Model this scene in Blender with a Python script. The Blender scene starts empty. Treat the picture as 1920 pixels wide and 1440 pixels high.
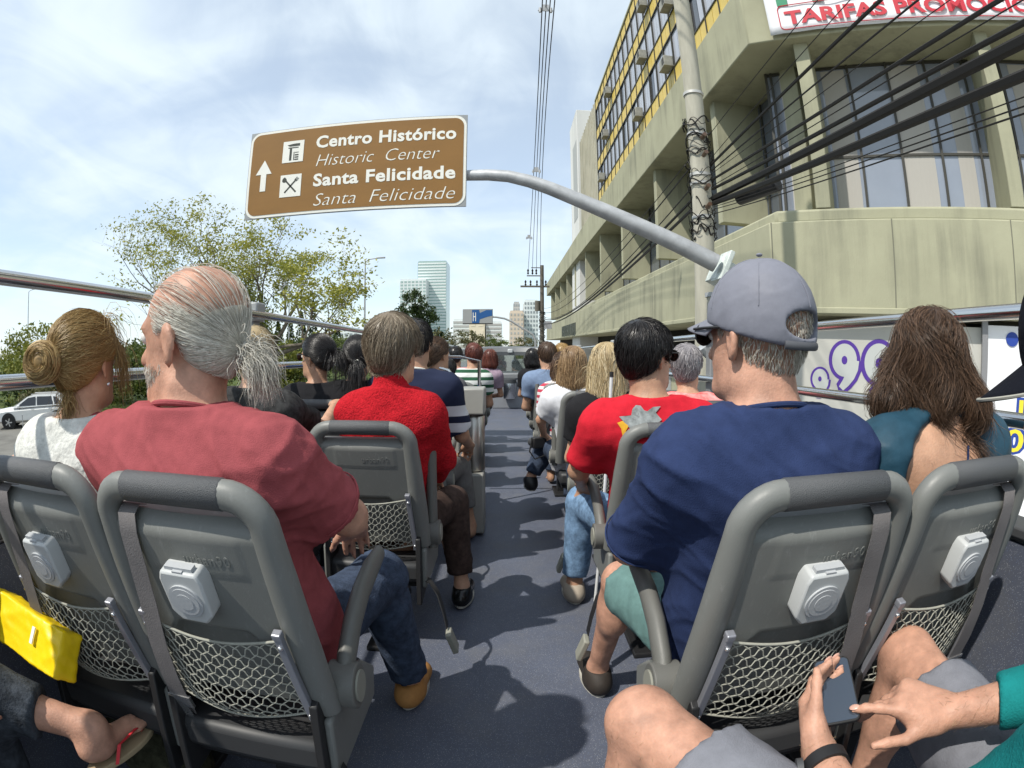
import bpy, math, random
import numpy as np
from mathutils import Vector, Matrix, Euler
# ------------------------------------------------------------------ camera, sky, sun, exposure
sc = bpy.context.scene
PI = math.pi
CAMZ = 1.26                       # camera height over the upper deck floor
cam_data = bpy.data.cameras.new('camera')
cam = bpy.data.objects.new('camera', cam_data)
sc.collection.objects.link(cam)
cam.location = (0, 0, CAMZ)
cam.rotation_euler = (PI/2 - 0.073, 0, -0.007)
cam_data.type = 'PANO'            # a wide action-camera lens, equidistant fisheye
cam_data.panorama_type = 'FISHEYE_LENS_POLYNOMIAL'
cam_data.sensor_fit = 'HORIZONTAL'
cam_data.sensor_width = 36.0
cam_data.fisheye_fov = math.radians(178)
cam_data.fisheye_polynomial_k0 = 0.0
cam_data.fisheye_polynomial_k1 = -1.0/18.75
cam_data.fisheye_polynomial_k2 = 0.0
cam_data.fisheye_polynomial_k3 = 0.0
cam_data.fisheye_polynomial_k4 = 0.0
cam_data.clip_start = 0.02
cam_data.clip_end = 3000
sc.camera = cam
sc.view_settings.view_transform = 'Standard'
sc.view_settings.look = 'None'
sc.view_settings.gamma = 1.0
sc.view_settings.use_curve_mapping = False
sc.view_settings.exposure = 0.55
sc.cycles.max_bounces = 6
sc.cycles.diffuse_bounces = 3
sc.cycles.glossy_bounces = 3
sc.cycles.transmission_bounces = 4
sc.cycles.transparent_max_bounces = 8
sc.cycles.use_denoising = True
sc.cycles.sample_clamp_indirect = 6.0

SUN_TO = Vector((-0.58, -0.42, 1.0)).normalized()       # direction towards the sun: behind left, high
sun_el = math.asin(SUN_TO.z)
sun_az = math.atan2(SUN_TO.x, SUN_TO.y)
world = bpy.data.worlds.new('World'); sc.world = world; world.use_nodes = True
wn, wl = world.node_tree.nodes, world.node_tree.links
wn.clear()
w_out = wn.new('ShaderNodeOutputWorld'); w_bg = wn.new('ShaderNodeBackground')
sky = wn.new('ShaderNodeTexSky'); sky.sky_type = 'NISHITA'; sky.sun_disc = False
sky.sun_elevation = sun_el; sky.sun_rotation = sun_az
sky.altitude = 900; sky.air_density = 1.0; sky.dust_density = 1.0; sky.ozone_density = 1.2
w_bg.inputs['Strength'].default_value = 0.094
# thin high cloud: noise laid on a flat cloud sheet overhead
tc = wn.new('ShaderNodeTexCoord'); sep = wn.new('ShaderNodeSeparateXYZ')
wl.new(tc.outputs['Generated'], sep.inputs[0])
def wmath(op, a, b=None, clamp=False):
    n = wn.new('ShaderNodeMath'); n.operation = op; n.use_clamp = clamp
    for i, v in enumerate((a, b)):
        if v is None: continue
        if isinstance(v, (int, float)): n.inputs[i].default_value = v
        else: wl.new(v, n.inputs[i])
    return n.outputs[0]
zz = wmath('MAXIMUM', sep.outputs[2], 0.0); zq = wmath('ADD', zz, 0.22)
cx = wmath('DIVIDE', sep.outputs[0], zq); cy = wmath('DIVIDE', sep.outputs[1], zq)
comb = wn.new('ShaderNodeCombineXYZ'); wl.new(cx, comb.inputs[0]); wl.new(cy, comb.inputs[1])
def wnoise(scale, detail, rough, dist, loc, rot, scl):
    mp = wn.new('ShaderNodeMapping'); mp.inputs['Location'].default_value = loc
    mp.inputs['Rotation'].default_value = (0, 0, rot); mp.inputs['Scale'].default_value = scl
    wl.new(comb.outputs[0], mp.inputs[0])
    n = wn.new('ShaderNodeTexNoise'); n.inputs['Scale'].default_value = scale
    n.inputs['Detail'].default_value = detail; n.inputs['Roughness'].default_value = rough
    n.inputs['Distortion'].default_value = dist; wl.new(mp.outputs[0], n.inputs['Vector'])
    return n.outputs[0]
nA = wnoise(1.25, 5, 0.48, 0.4, (3.1, 0.7, 0), 0.5, (1, 1.5, 1))
nB = wnoise(3.4, 8, 0.56, 0.9, (7.3, 2.2, 0), -0.7, (1, 0.45, 1))
nsum = wmath('ADD', wmath('MULTIPLY', nA, 0.66), wmath('MULTIPLY', nB, 0.34))
ramp = wn.new('ShaderNodeMapRange'); ramp.interpolation_type = 'SMOOTHSTEP'
ramp.inputs['From Min'].default_value = 0.36; ramp.inputs['From Max'].default_value = 0.66
ramp.inputs['To Min'].default_value = 0.46; ramp.inputs['To Max'].default_value = 0.94
wl.new(nsum, ramp.inputs['Value'])
mixc = wn.new('ShaderNodeMix'); mixc.data_type = 'RGBA'
wl.new(ramp.outputs[0], mixc.inputs['Factor'])
vm = wn.new('ShaderNodeVectorMath'); vm.operation = 'MULTIPLY'; vm.inputs[1].default_value = (1.32, 1.36, 1.36); wl.new(sky.outputs[0], vm.inputs[0]); wl.new(vm.outputs[0], mixc.inputs[6]); mixc.inputs[7].default_value = (6.8, 7.7, 8.3, 1)
wl.new(mixc.outputs[2], w_bg.inputs['Color']); wl.new(w_bg.outputs[0], w_out.inputs[0])
sun_d = bpy.data.lights.new('sun', 'SUN'); sun = bpy.data.objects.new('sun', sun_d)
sc.collection.objects.link(sun); sun_d.energy = 3.3; sun_d.angle = math.radians(0.9)
sun_d.color = (1.0, 0.95, 0.86)
sun.rotation_euler = SUN_TO.to_track_quat('Z', 'Y').to_euler(); sun.location = (-20, -15, 40)

# ------------------------------------------------------------------ helpers
C = sc.collection
rnd = random.Random(7)
BUS = []                           # top-level things that ride on the bus (it stands nose-down by a degree)
BUS_M = (Matrix.Translation((0, 0, CAMZ)) @ Matrix.Rotation(-0.020, 4, 'X') @ Matrix.Translation((0, 0, -CAMZ)))
MATS = {}
def mat(name, col, rough=0.6, spec=0.4, metal=0.0, noise=0.0, nscale=8.0, bump=0.0, bscale=40.0, col2=None,
        streak=None, coat=0.0, sss=0.0, emit=None, alpha=None, trans=0.0, bdist=0.01, detail=5.0):
    if name in MATS: return MATS[name]
    m = bpy.data.materials.new(name); m.use_nodes = True; MATS[name] = m
    nt = m.node_tree; N, L = nt.nodes, nt.links
    b = N['Principled BSDF']
    b.inputs['Base Color'].default_value = (*col, 1); b.inputs['Roughness'].default_value = rough
    b.inputs['Specular IOR Level'].default_value = spec; b.inputs['Metallic'].default_value = metal
    if coat: b.inputs['Coat Weight'].default_value = coat
    if sss:
        b.inputs['Subsurface Weight'].default_value = sss
        b.inputs['Subsurface Radius'].default_value = (0.012, 0.005, 0.003); b.inputs['Subsurface Scale'].default_value = 1.0
    if trans: b.inputs['Transmission Weight'].default_value = trans
    if emit: b.inputs['Emission Color'].default_value = (*emit[:3], 1); b.inputs['Emission Strength'].default_value = emit[3]
    t = N.new('ShaderNodeTexCoord')
    if noise or col2:
        n = N.new('ShaderNodeTexNoise'); n.inputs['Scale'].default_value = nscale; n.inputs['Detail'].default_value = detail
        n.inputs['Roughness'].default_value = 0.6
        if streak:
            mp = N.new('ShaderNodeMapping'); mp.inputs['Scale'].default_value = streak
            L.new(t.outputs['Object'], mp.inputs[0]); L.new(mp.outputs[0], n.inputs['Vector'])
        else: L.new(t.outputs['Object'], n.inputs['Vector'])
        r = N.new('ShaderNodeMapRange'); r.inputs['From Min'].default_value = 0.3; r.inputs['From Max'].default_value = 0.7
        L.new(n.outputs[0], r.inputs['Value'])
        mx = N.new('ShaderNodeMix'); mx.data_type = 'RGBA'
        L.new(r.outputs[0], mx.inputs['Factor'])
        c2 = col2 if col2 else tuple(c*(1-noise) for c in col)
        mx.inputs[6].default_value = (*c2, 1)
        mx.inputs[7].default_value = (*(tuple(min(1, c*(1+noise*0.6)) for c in col)), 1)
        L.new(mx.outputs[2], b.inputs['Base Color'])
    if bump:
        n2 = N.new('ShaderNodeTexNoise'); n2.inputs['Scale'].default_value = bscale; n2.inputs['Detail'].default_value = 4
        L.new(t.outputs['Object'], n2.inputs['Vector'])
        bp = N.new('ShaderNodeBump'); bp.inputs['Strength'].default_value = bump; bp.inputs['Distance'].default_value = bdist
        L.new(n2.outputs[0], bp.inputs['Height']); L.new(bp.outputs[0], b.inputs['Normal'])
    return m

def tag(o, label=None, cat=None, group=None, kind=None, bus=False):
    if label: o['label'] = label
    if cat: o['category'] = cat
    if group: o['group'] = group
    if kind: o['kind'] = kind
    if bus: BUS.append(o)
    return o
def thing(name, label, cat, loc=(0,0,0), rz=0.0, group=None, bus=False):
    o = bpy.data.objects.new(name, None); C.objects.link(o)
    o.empty_display_size = 0.1; o.location = loc; o.rotation_euler = (0, 0, rz)
    return tag(o, label, cat, group, None, bus)
def link_mesh(name, me, m, parent=None):
    o = bpy.data.objects.new(name, me); C.objects.link(o)
    if m is not None and not me.materials: me.materials.append(m)
    if parent is not None: o.parent = parent
    return o
def raw_mesh(name, V, F, smooth=False, sharp=None):
    me = bpy.data.meshes.new(name)
    me.from_pydata([tuple(v) for v in V], [], F)
    me.update()
    if smooth:
        me.shade_smooth()
        if sharp: me.set_sharp_from_angle(angle=math.radians(sharp))
    return me
def np_mesh(name, V, F, smooth=True):
    """V (n,3) float, F (m,k) int with k = 3 or 4"""
    me = bpy.data.meshes.new(name)
    V = np.asarray(V, np.float32); F = np.asarray(F, np.int32); k = F.shape[1]
    me.vertices.add(len(V)); me.vertices.foreach_set('co', V.ravel())
    me.loops.add(F.size); me.loops.foreach_set('vertex_index', F.ravel())
    me.polygons.add(len(F)); me.polygons.foreach_set('loop_start', np.arange(0, F.size, k, dtype=np.int32))
    me.update(calc_edges=True)
    if smooth: me.shade_smooth()
    return me
class MB:
    """collects boxes, bars, tubes ... of ONE part"""
    def __init__(s): s.v = []; s.f = []
    def add(s, V, F, M=None):
        o = len(s.v)
        for p in V:
            p = Vector(p)
            s.v.append(M @ p if M is not None else p)
        for f in F: s.f.append([i+o for i in f])
        return s
    def box(s, c, d, rot=None, M=None):
        x, y, z = d[0]/2, d[1]/2, d[2]/2
        V = [Vector(p) for p in ((-x,-y,-z),(x,-y,-z),(x,y,-z),(-x,y,-z),(-x,-y,z),(x,-y,z),(x,y,z),(-x,y,z))]
        if rot is not None: R = Euler(rot).to_matrix(); V = [R @ p for p in V]
        V = [p + Vector(c) for p in V]
        return s.add(V, [(0,3,2,1),(4,5,6,7),(0,1,5,4),(1,2,6,5),(2,3,7,6),(3,0,4,7)], M)
    def bounds(s, a, b): return s.box([(a[i]+b[i])/2 for i in range(3)], [abs(b[i]-a[i]) for i in range(3)])
    def cyl(s, a, b, r, n=12, r2=None, caps=True):
        a, b = Vector(a), Vector(b); r2 = r if r2 is None else r2
        t = (b-a).normalized(); u = t.orthogonal().normalized(); w = t.cross(u)
        V = []; F = []
        for i in range(n):
            an = 2*PI*i/n; d = u*math.cos(an)+w*math.sin(an); V += [a+d*r, b+d*r2]
        for i in range(n):
            j = (i+1) % n; F.append((2*i, 2*j, 2*j+1, 2*i+1))
        if caps: F.append([2*i for i in range(n)][::-1]); F.append([2*i+1 for i in range(n)])
        return s.add(V, F)
    def tube(s, pts, r, n=8, closed=False, sx=1.0, ref=None):
        pts = [Vector(p) for p in pts]; m = len(pts); V = []; F = []
        rr = r if isinstance(r, (list, tuple)) else [r]*m
        pu = None
        for i, p in enumerate(pts):
            if closed: t = pts[(i+1) % m]-pts[i-1]
            else: t = pts[min(i+1, m-1)]-pts[max(i-1, 0)]
            t = t.normalized() if t.length > 1e-9 else Vector((0,0,1))
            if ref is not None: u = (Vector(ref)-t*Vector(ref).dot(t)).normalized()
            elif pu is None: u = t.orthogonal().normalized()
            else:
                u = pu-t*pu.dot(t); u = u.normalized() if u.length > 1e-6 else t.orthogonal().normalized()
            pu = u; w = t.cross(u)
            for k in range(n):
                an = 2*PI*k/n; V.append(p+u*math.cos(an)*rr[i]*sx+w*math.sin(an)*rr[i])
        for i in range(m if closed else m-1):
            j = (i+1) % m
            for k in range(n):
                l = (k+1) % n; F.append((i*n+k, i*n+l, j*n+l, j*n+k))
        if not closed: F.append(list(range(n))[::-1]); F.append([(m-1)*n+k for k in range(n)])
        return s.add(V, F)
    def prism(s, poly, a0, a1, axis='z'):
        """poly: 2-D outline; axis z: (x,y)  y: (x,z)  x: (y,z)"""
        n = len(poly)
        def P(p, h):
            return {'z': (p[0], p[1], h), 'y': (p[0], h, p[1]), 'x': (h, p[0], p[1])}[axis]
        V = [P(p, a0) for p in poly]+[P(p, a1) for p in poly]
        F = [list(range(n))[::-1], list(range(n, 2*n))]+[(i, (i+1) % n, n+(i+1) % n, n+i) for i in range(n)]
        return s.add(V, F)
    def lathe(s, prof, n=24, c=(0,0,0), M=None):
        V = []; F = []
        for r, z in prof:
            for k in range(n):
                an = 2*PI*k/n; V.append((c[0]+r*math.cos(an), c[1]+r*math.sin(an), c[2]+z))
        for i in range(len(prof)-1):
            for k in range(n):
                l = (k+1) % n; F.append((i*n+k, i*n+l, (i+1)*n+l, (i+1)*n+k))
        if prof[0][0] > 1e-6: F.append(list(range(n))[::-1])
        if prof[-1][0] > 1e-6: F.append([(len(prof)-1)*n+k for k in range(n)])
        return s.add(V, F, M)
    def ball(s, c, r, n=10, m=7, M=None):
        r = (r, r, r) if isinstance(r, (int, float)) else r
        V = []; F = []
        for i in range(m+1):
            th = PI*i/m
            for k in range(n):
                an = 2*PI*k/n
                V.append((c[0]+r[0]*math.sin(th)*math.cos(an), c[1]+r[1]*math.sin(th)*math.sin(an), c[2]+r[2]*math.cos(th)))
        for i in range(m):
            for k in range(n):
                l = (k+1) % n; F.append((i*n+k, (i+1)*n+k, (i+1)*n+l, i*n+l))
        return s.add(V, F, M)
    def mesh(s, name='part', smooth=False, sharp=None):
        import bmesh
        me = raw_mesh(name, s.v, s.f)
        bm = bmesh.new(); bm.from_mesh(me); bmesh.ops.recalc_face_normals(bm, faces=bm.faces); bm.to_mesh(me); bm.free()
        if smooth:
            me.shade_smooth(); me.set_sharp_from_angle(angle=math.radians(sharp or 40))
        return me
    def build(s, name, m, parent=None, smooth=False, sharp=None, bevel=0.0, seg=2):
        o = link_mesh(name, s.mesh(name, smooth or bevel > 0, sharp), m, parent)
        if bevel: bev(o, bevel, seg)
        return o
def bev(o, w, seg=2):
    b = o.modifiers.new('bevel', 'BEVEL'); b.width = w; b.segments = seg; b.limit_method = 'ANGLE'
    b.angle_limit = math.radians(35); b.harden_normals = False
    return o
def copy_tree(o, parent=None):
    c = o.copy(); C.objects.link(c); c.parent = parent
    for ch in list(o.children): copy_tree(ch, c)
    return c
def rrect(w, h, r, n=5, cx=0.0, cy=0.0):
    P = []
    for sx, sy, a0 in ((1,1,0),(-1,1,90),(-1,-1,180),(1,-1,270)):
        for i in range(n+1):
            a = math.radians(a0+90*i/n); P.append((cx+sx*(w/2-r)+r*math.cos(a), cy+sy*(h/2-r)+r*math.sin(a)))
    return P
def text_mesh(s, size, depth=0.002, bold=0.0, shear=0.0, space=1.0, align='LEFT', res=3):
    cu = bpy.data.curves.new('lettering', 'FONT'); cu.body = s; cu.size = size; cu.extrude = depth; cu.offset = bold
    cu.shear = shear; cu.space_character = space; cu.align_x = align; cu.resolution_u = res
    o = bpy.data.objects.new('lettering', cu); C.objects.link(o)
    dg = bpy.context.evaluated_depsgraph_get(); me = bpy.data.meshes.new_from_object(o.evaluated_get(dg))
    bpy.data.objects.remove(o); bpy.data.curves.remove(cu)
    me.materials.clear()
    return me
def struct(name, bm, m, bus=False, **k):
    o = bm.build(name, m, **k); o['kind'] = 'structure'
    if bus: BUS.append(o)
    return o
# ------------------------------------------------------------------ the street
GZ = -2.49
M_asph = mat('asphalt', (0.10, 0.10, 0.10), 0.9, 0.2, noise=0.35, nscale=3.0, bump=0.4, bscale=60)
M_pave = mat('pavement_concrete', (0.42, 0.40, 0.35), 0.85, 0.2, noise=0.25, nscale=1.6, bump=0.2, bscale=20)
M_grass_ground = mat('grass_ground', (0.075, 0.10, 0.03), 0.95, 0.1, noise=0.45, nscale=0.8, bump=0.6, bscale=14)
M_kerb = mat('kerb_stone', (0.36, 0.35, 0.32), 0.85, 0.2, noise=0.2, nscale=3)
M_paint = mat('road_paint', (0.72, 0.71, 0.66), 0.7, 0.3, noise=0.25, nscale=6)
m = MB(); m.add([(-900,-200,GZ-0.06),(900,-200,GZ-0.06),(900,1500,GZ-0.06),(-900,1500,GZ-0.06)], [(0,1,2,3)])
struct('ground', m, M_grass_ground)
m = MB(); m.add([(-10,-60,GZ),(2.35,-60,GZ),(2.35,420,GZ),(-10,420,GZ)], [(0,1,2,3)])
struct('road', m, M_asph)
m = MB(); m.add([(-60,-30,GZ-0.004),(-10.3,-30,GZ-0.004),(-10.3,23,GZ-0.004),(-60,30,GZ-0.004)], [(0,1,2,3)])
struct('side_road', m, mat('worn_asphalt', (0.17, 0.165, 0.15), 0.92, 0.15, noise=0.3, nscale=0.7, bump=0.3, bscale=40))
m = MB(); m.bounds((2.5,-60,GZ-0.3), (7.6,140,GZ+0.14)); struct('pavement', m, M_pave)
m = MB(); m.bounds((7.604,-60,GZ-0.3), (26,11,GZ+0.135)); struct('pavement.001', m, M_pave)
m = MB(); m.bounds((2.35,-60,GZ-0.3), (2.498,140,GZ+0.15)); struct('kerb', m, M_kerb, bevel=0.02)
m = MB(); m.bounds((-10.3,-60,GZ-0.3), (-10.0,200,GZ+0.13)); struct('kerb.001', m, M_kerb, bevel=0.02)
m = MB()
for y in np.arange(-20, 200, 9.0): m.bounds((-3.95, y, GZ-0.002), (-3.8, y+4, GZ+0.005))
struct('lane_markings', m, M_paint)

# ------------------------------------------------------------------ concrete hotel on the right
M_conc = mat('hotel_concrete', (0.355, 0.35, 0.248), 0.9, 0.2, noise=0.14, nscale=0.55, bump=0.25, bscale=25, detail=9)
def stained(m, dirt=(0.20, 0.20, 0.15), amt=0.55):
    """vertical run-off stains: dirt with its own shape"""
    nt = m.node_tree; N, L = nt.nodes, nt.links; b = N['Principled BSDF']
    src = b.inputs['Base Color'].links[0].from_socket
    g = N.new('ShaderNodeNewGeometry'); mp = N.new('ShaderNodeMapping'); mp.inputs['Scale'].default_value = (1.6, 1.6, 0.10)
    L.new(g.outputs['Position'], mp.inputs[0])
    n = N.new('ShaderNodeTexNoise'); n.inputs['Scale'].default_value = 1.5; n.inputs['Detail'].default_value = 8; n.inputs['Roughness'].default_value = 0.65
    L.new(mp.outputs[0], n.inputs['Vector'])
    n2 = N.new('ShaderNodeTexNoise'); n2.inputs['Scale'].default_value = 0.5; n2.inputs['Detail'].default_value = 6
    L.new(g.outputs['Position'], n2.inputs['Vector'])
    mu = N.new('ShaderNodeMath'); mu.operation = 'MULTIPLY'; L.new(n.outputs[0], mu.inputs[0]); L.new(n2.outputs[0], mu.inputs[1])
    r = N.new('ShaderNodeMapRange'); r.inputs['From Min'].default_value = 0.24; r.inputs['From Max'].default_value = 0.46
    r.inputs['To Max'].default_value = amt; L.new(mu.outputs[0], r.inputs['Value'])
    mx = N.new('ShaderNodeMix'); mx.data_type = 'RGBA'; L.new(r.outputs[0], mx.inputs['Factor'])
    L.new(src, mx.inputs[6]); mx.inputs[7].default_value = (*dirt, 1); L.new(mx.outputs[2], b.inputs['Base Color'])
    return m
stained(M_conc, (0.15, 0.15, 0.115), 0.75)
M_concrib = stained(mat('tower_end_concrete', (0.44, 0.42, 0.34), 0.9, 0.2, noise=0.12, nscale=0.6), amt=0.7)
M_yellow = mat('yellow_spandrel', (0.62, 0.46, 0.11), 0.45, 0.4, noise=0.16, nscale=1.5)
M_glass = mat('window_glass', (0.10, 0.115, 0.14), 0.06, 0.9, noise=0.2, nscale=0.7)
M_glass2 = mat('tower_blind_glass', (0.42, 0.44, 0.49), 0.15, 0.7, noise=0.16, nscale=0.5)
M_glassd = mat('tower_dark_glass', (0.05, 0.055, 0.065), 0.08, 0.8)
M_mull = mat('dark_mullion', (0.045, 0.043, 0.035), 0.5, 0.4)
M_curt = mat('white_curtain', (0.40, 0.385, 0.36), 0.9, 0.1)
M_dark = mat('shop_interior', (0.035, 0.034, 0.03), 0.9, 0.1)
X0, CY = 5.4, 10.0
D = Vector((0.781, -0.625, 0)).normalized(); NI = Vector((-D.y, D.x, 0))      # along / into the corner face
def FP(t, dep, z): p = Vector((X0, CY, 0))+D*t+NI*dep; return Vector((p.x, p.y, z))
YE, TE = 75.0, 11.0
ZB0, ZB1, ZU0, ZU1, ZT = 1.95, 4.18, 8.2, 9.95, 16.9
hotel = thing('hotel_building', 'pale concrete hotel with yellow window bands on the right of the street', 'building', (X0, CY, GZ))
HM = Matrix.Translation((-X0, -CY, -GZ))
def hpart(mb, name, m, parent=None, **k):
    mb.v = [HM @ v for v in mb.v]
    o = mb.build(name, m, hotel if parent is None else parent, **k); return o
def slab(z0, z1, inset, depth):
    """band that follows the street side and turns the corner"""
    m = MB(); k = NI*inset
    # mitre points
    c0 = Vector((X0+inset, YE, 0)); a = Vector((X0+inset, CY, 0))
    tm = (X0+inset-(X0+k.x))/D.x; mi = Vector((X0, CY, 0))+k+D*tm; e = Vector((X0, CY, 0))+D*TE+k
    i2 = inset+depth; k2 = NI*i2
    tm2 = (i2-k2.x)/D.x; mi2 = Vector((X0, CY, 0))+k2+D*tm2; e2 = Vector((X0, CY, 0))+D*TE+k2
    P = [(c0.x, YE), (mi.x, mi.y), (e.x, e.y), (e2.x, e2.y), (mi2.x, mi2.y), (X0+i2, YE)]
    m.prism(P, z0, z1); return m
hpart(slab(ZB0, ZB1-0.30, 0.0, 2.2), 'lower_band', M_conc, bevel=0.03)
hpart(slab(ZB1-0.298, ZB1, 0.22, 2.4), 'window_ledge', M_conc, bevel=0.06)
hpart(slab(ZU0, ZU1, 0.0, 3.4), 'upper_band', M_conc, bevel=0.03)
hpart(slab(ZB0+0.02, ZB0+0.15, -0.05, 0.3), 'drip_moulding', M_conc, bevel=0.02)
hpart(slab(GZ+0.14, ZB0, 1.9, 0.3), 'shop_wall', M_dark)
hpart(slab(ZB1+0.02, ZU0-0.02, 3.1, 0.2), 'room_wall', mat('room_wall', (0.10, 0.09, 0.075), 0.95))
for t_ in (0.02, 2.6, 5.2, 7.8):
    m = MB(); a = FP(t_, -0.004, 0); b_ = FP(t_+0.025, -0.004, 0); n = NI*0.01
    m.prism([(a.x,a.y),(b_.x,b_.y),(b_.x+n.x,b_.y+n.y),(a.x+n.x,a.y+n.y)], ZB0+0.16, ZB1-0.31); hpart(m, 'joint', mat('joint_dark_line', (0.16, 0.16, 0.12), 0.95))  # vertical joints: thin strips of darker colour on the band
for y_ in np.arange(14.0, 70, 5.2):
    m = MB(); m.bounds((X0-0.004, y_, ZB0+0.16), (X0+0.006, y_+0.025, ZB1-0.31)); hpart(m, 'joint', mat('joint_dark_line', (0.16, 0.16, 0.12), 0.95))
# fins: corner face and street face
def fin(t0, dep0, dep1, w, z0, z1):
    m = MB(); a = FP(t0, dep0, 0); b = FP(t0+w, dep0, 0); c = FP(t0+w, dep1, 0); d = FP(t0, dep1, 0)
    m.prism([(a.x,a.y),(b.x,b.y),(c.x,c.y),(d.x,d.y)], z0, z1); return m
for t in (1.0, 5.35, 9.7): hpart(fin(t, 0.28, 1.75, 0.34, ZB1+0.02, ZU0+0.02), 'fin', M_conc, bevel=0.02)
for y in (13.2, 19.6, 26.0, 32.4, 38.8, 45.2, 51.6, 58.0, 64.4, 70.8):
    m = MB(); m.bounds((X0+0.30, y, ZB1+0.42), (X0+2.1, y+0.34, ZU0+0.02)); hpart(m, 'fin', M_conc, bevel=0.02)
# ribbon windows on the corner face: panes, mullions, curtains
pane_w, trz = 1.0, 5.75
for i in range(-1, 10):
    t = 0.15+i*pane_w
    if t < 0: t = 0.02
    for z0, z1 in ((ZB1+0.03, trz-0.03), (trz+0.03, ZU0-0.03)):
        a = FP(t+0.03, 1.62, 0); b = FP(t+pane_w-0.03, 1.62, 0); n = NI*0.02
        m = MB(); m.prism([(a.x,a.y),(b.x,b.y),(b.x+n.x,b.y+n.y),(a.x+n.x,a.y+n.y)], z0, z1)
        hpart(m, 'pane', mat('ribbon_glass', (0.25, 0.28, 0.34), 0.05, 0.9, trans=0.0, noise=0.12, nscale=0.5))
    m = MB(); a = FP(t-0.03, 1.56, 0); b = FP(t+0.03, 1.56, 0); n = NI*0.12
    m.prism([(a.x,a.y),(b.x,b.y),(b.x+n.x,b.y+n.y),(a.x+n.x,a.y+n.y)], ZB1+0.01, ZU0-0.01); hpart(m, 'mullion', M_mull)
a = FP(0.0, 1.575, 0); b = FP(TE-1, 1.575, 0); n = NI*0.1
for z in (ZB1+0.0, trz-0.03, ZU0-0.09):
    m = MB(); m.prism([(a.x,a.y),(b.x,b.y),(b.x+n.x,b.y+n.y),(a.x+n.x,a.y+n.y)], z, z+0.06); hpart(m, 'transom', M_mull)
# curtains stand just in front of the glass reflections as pale folded cloth seen through the panes
for t0, t1 in ((0.35, 0.95), (1.45, 2.05), (3.15, 3.95), (4.55, 4.95), (6.4, 7.1)):
    V = []; F = []; k = int((t1-t0)/0.035)
    for j in range(k+1):
        t = t0+(t1-t0)*j/k; dep = 1.612-0.004*abs(math.sin(j*1.05))
        for z in (ZB1+0.08, ZU0-0.12): V.append(FP(t, dep, z))
    for j in range(k): F.append((2*j, 2*j+2, 2*j+3, 2*j+1))
    m = MB(); m.add(V, F); hpart(m, 'curtain', M_curt, smooth=True, sharp=80)
# street-side glazing behind the fins
ys = np.arange(CY+1.4, YE-1, 1.6)
pm = None
for y in ys:
    m = MB(); m.bounds((X0+1.7, y+0.04, ZB1+0.02), (X0+1.73, y+1.56, ZU0-0.02)); hpart(m, 'pane', M_glass)
m = MB()
for y in ys: m.bounds((X0+1.66, y-0.04, ZB1+0.01), (X0+1.76, y+0.04, ZU0-0.01))
hpart(m, 'mullion_row', M_mull)['kind'] = 'stuff'
# corner column and the tower above
m = MB(); a = FP(0.0, 0.9, 0); m.prism([(X0+1.3, CY+0.9), (X0+1.5, CY+0.55), (X0+2.1, CY+0.9), (X0+2.0, CY+1.5), (X0+1.3, CY+1.5)], ZB1-0.1, ZU0+0.02); hpart(m, 'corner_column', M_conc, bevel=0.02)
XT = X0+0.12; TY0, TY1 = 10.4, 31.6
m = MB(); m.bounds((XT+0.1, TY0, ZU1+0.004), (XT+7, TY1, ZT)); hpart(m, 'tower_core', mat('tower_core', (0.12, 0.11, 0.09), 0.9))
m = MB(); m.bounds((XT-0.02, TY1+0.004, ZU1+0.004), (XT+7, 39.2, ZT+0.1)); hpart(m, 'tower_end_wall', M_concrib, bevel=0.03)
for y in np.arange(TY1+0.5, 39, 0.62):
    m = MB(); m.bounds((XT-0.075, y, ZU1+0.05), (XT-0.022, y+0.12, ZT+0.08)); hpart(m, 'rib', M_concrib)
m = MB(); m.bounds((XT-0.06, TY0, ZT+0.004), (XT+7, TY1, ZT+0.16)); hpart(m, 'roof_edge', M_conc, bevel=0.03)
rows = []; z = ZU1+0.02
for k in range(3): rows += [('y', z, z+0.72), ('w', z+0.72, z+2.08)]; z += 2.08
rows.append(('y', z, ZT))
bayw = 0.53; nb = int((TY1-TY0)/bayw)
pr = random.Random(3); me_cache = {}
for kind, z0, z1 in rows:
    b = 0
    while b < nb:
        wdt = 1; y0 = TY0+b*bayw
        if kind == 'y': mm = M_yellow; off = 0.0
        else:
            q = pr.random(); mm = M_glassd if q < 0.16 else M_glass2; off = 0.03
        key = (kind, round(z1-z0, 3), mm.name)
        if key not in me_cache:
            q = MB(); q.bounds((0, 0.018, 0.018), (0.08, bayw*wdt-0.018, z1-z0-0.018)); me_cache[key] = q.mesh('panel')
        o = link_mesh('spandrel_panel' if kind == 'y' else 'pane', me_cache[key], mm, hotel)
        o.location = HM @ Vector((XT+off, y0, z0)); b += wdt
m = MB()
for b in range(nb+1):
    if b % 2 == 0: m.bounds((XT-0.035, TY0+b*bayw-0.02, ZU1+0.01), (XT+0.09, TY0+b*bayw+0.02, ZT))
hpart(m, 'mullion_row', M_mull)['kind'] = 'stuff'
for kind, z0, z1 in rows:
    m = MB(); m.bounds((XT-0.03, TY0, z0-0.025), (XT+0.085, TY1, z0+0.025)); hpart(m, 'transom', M_mull)
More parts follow.
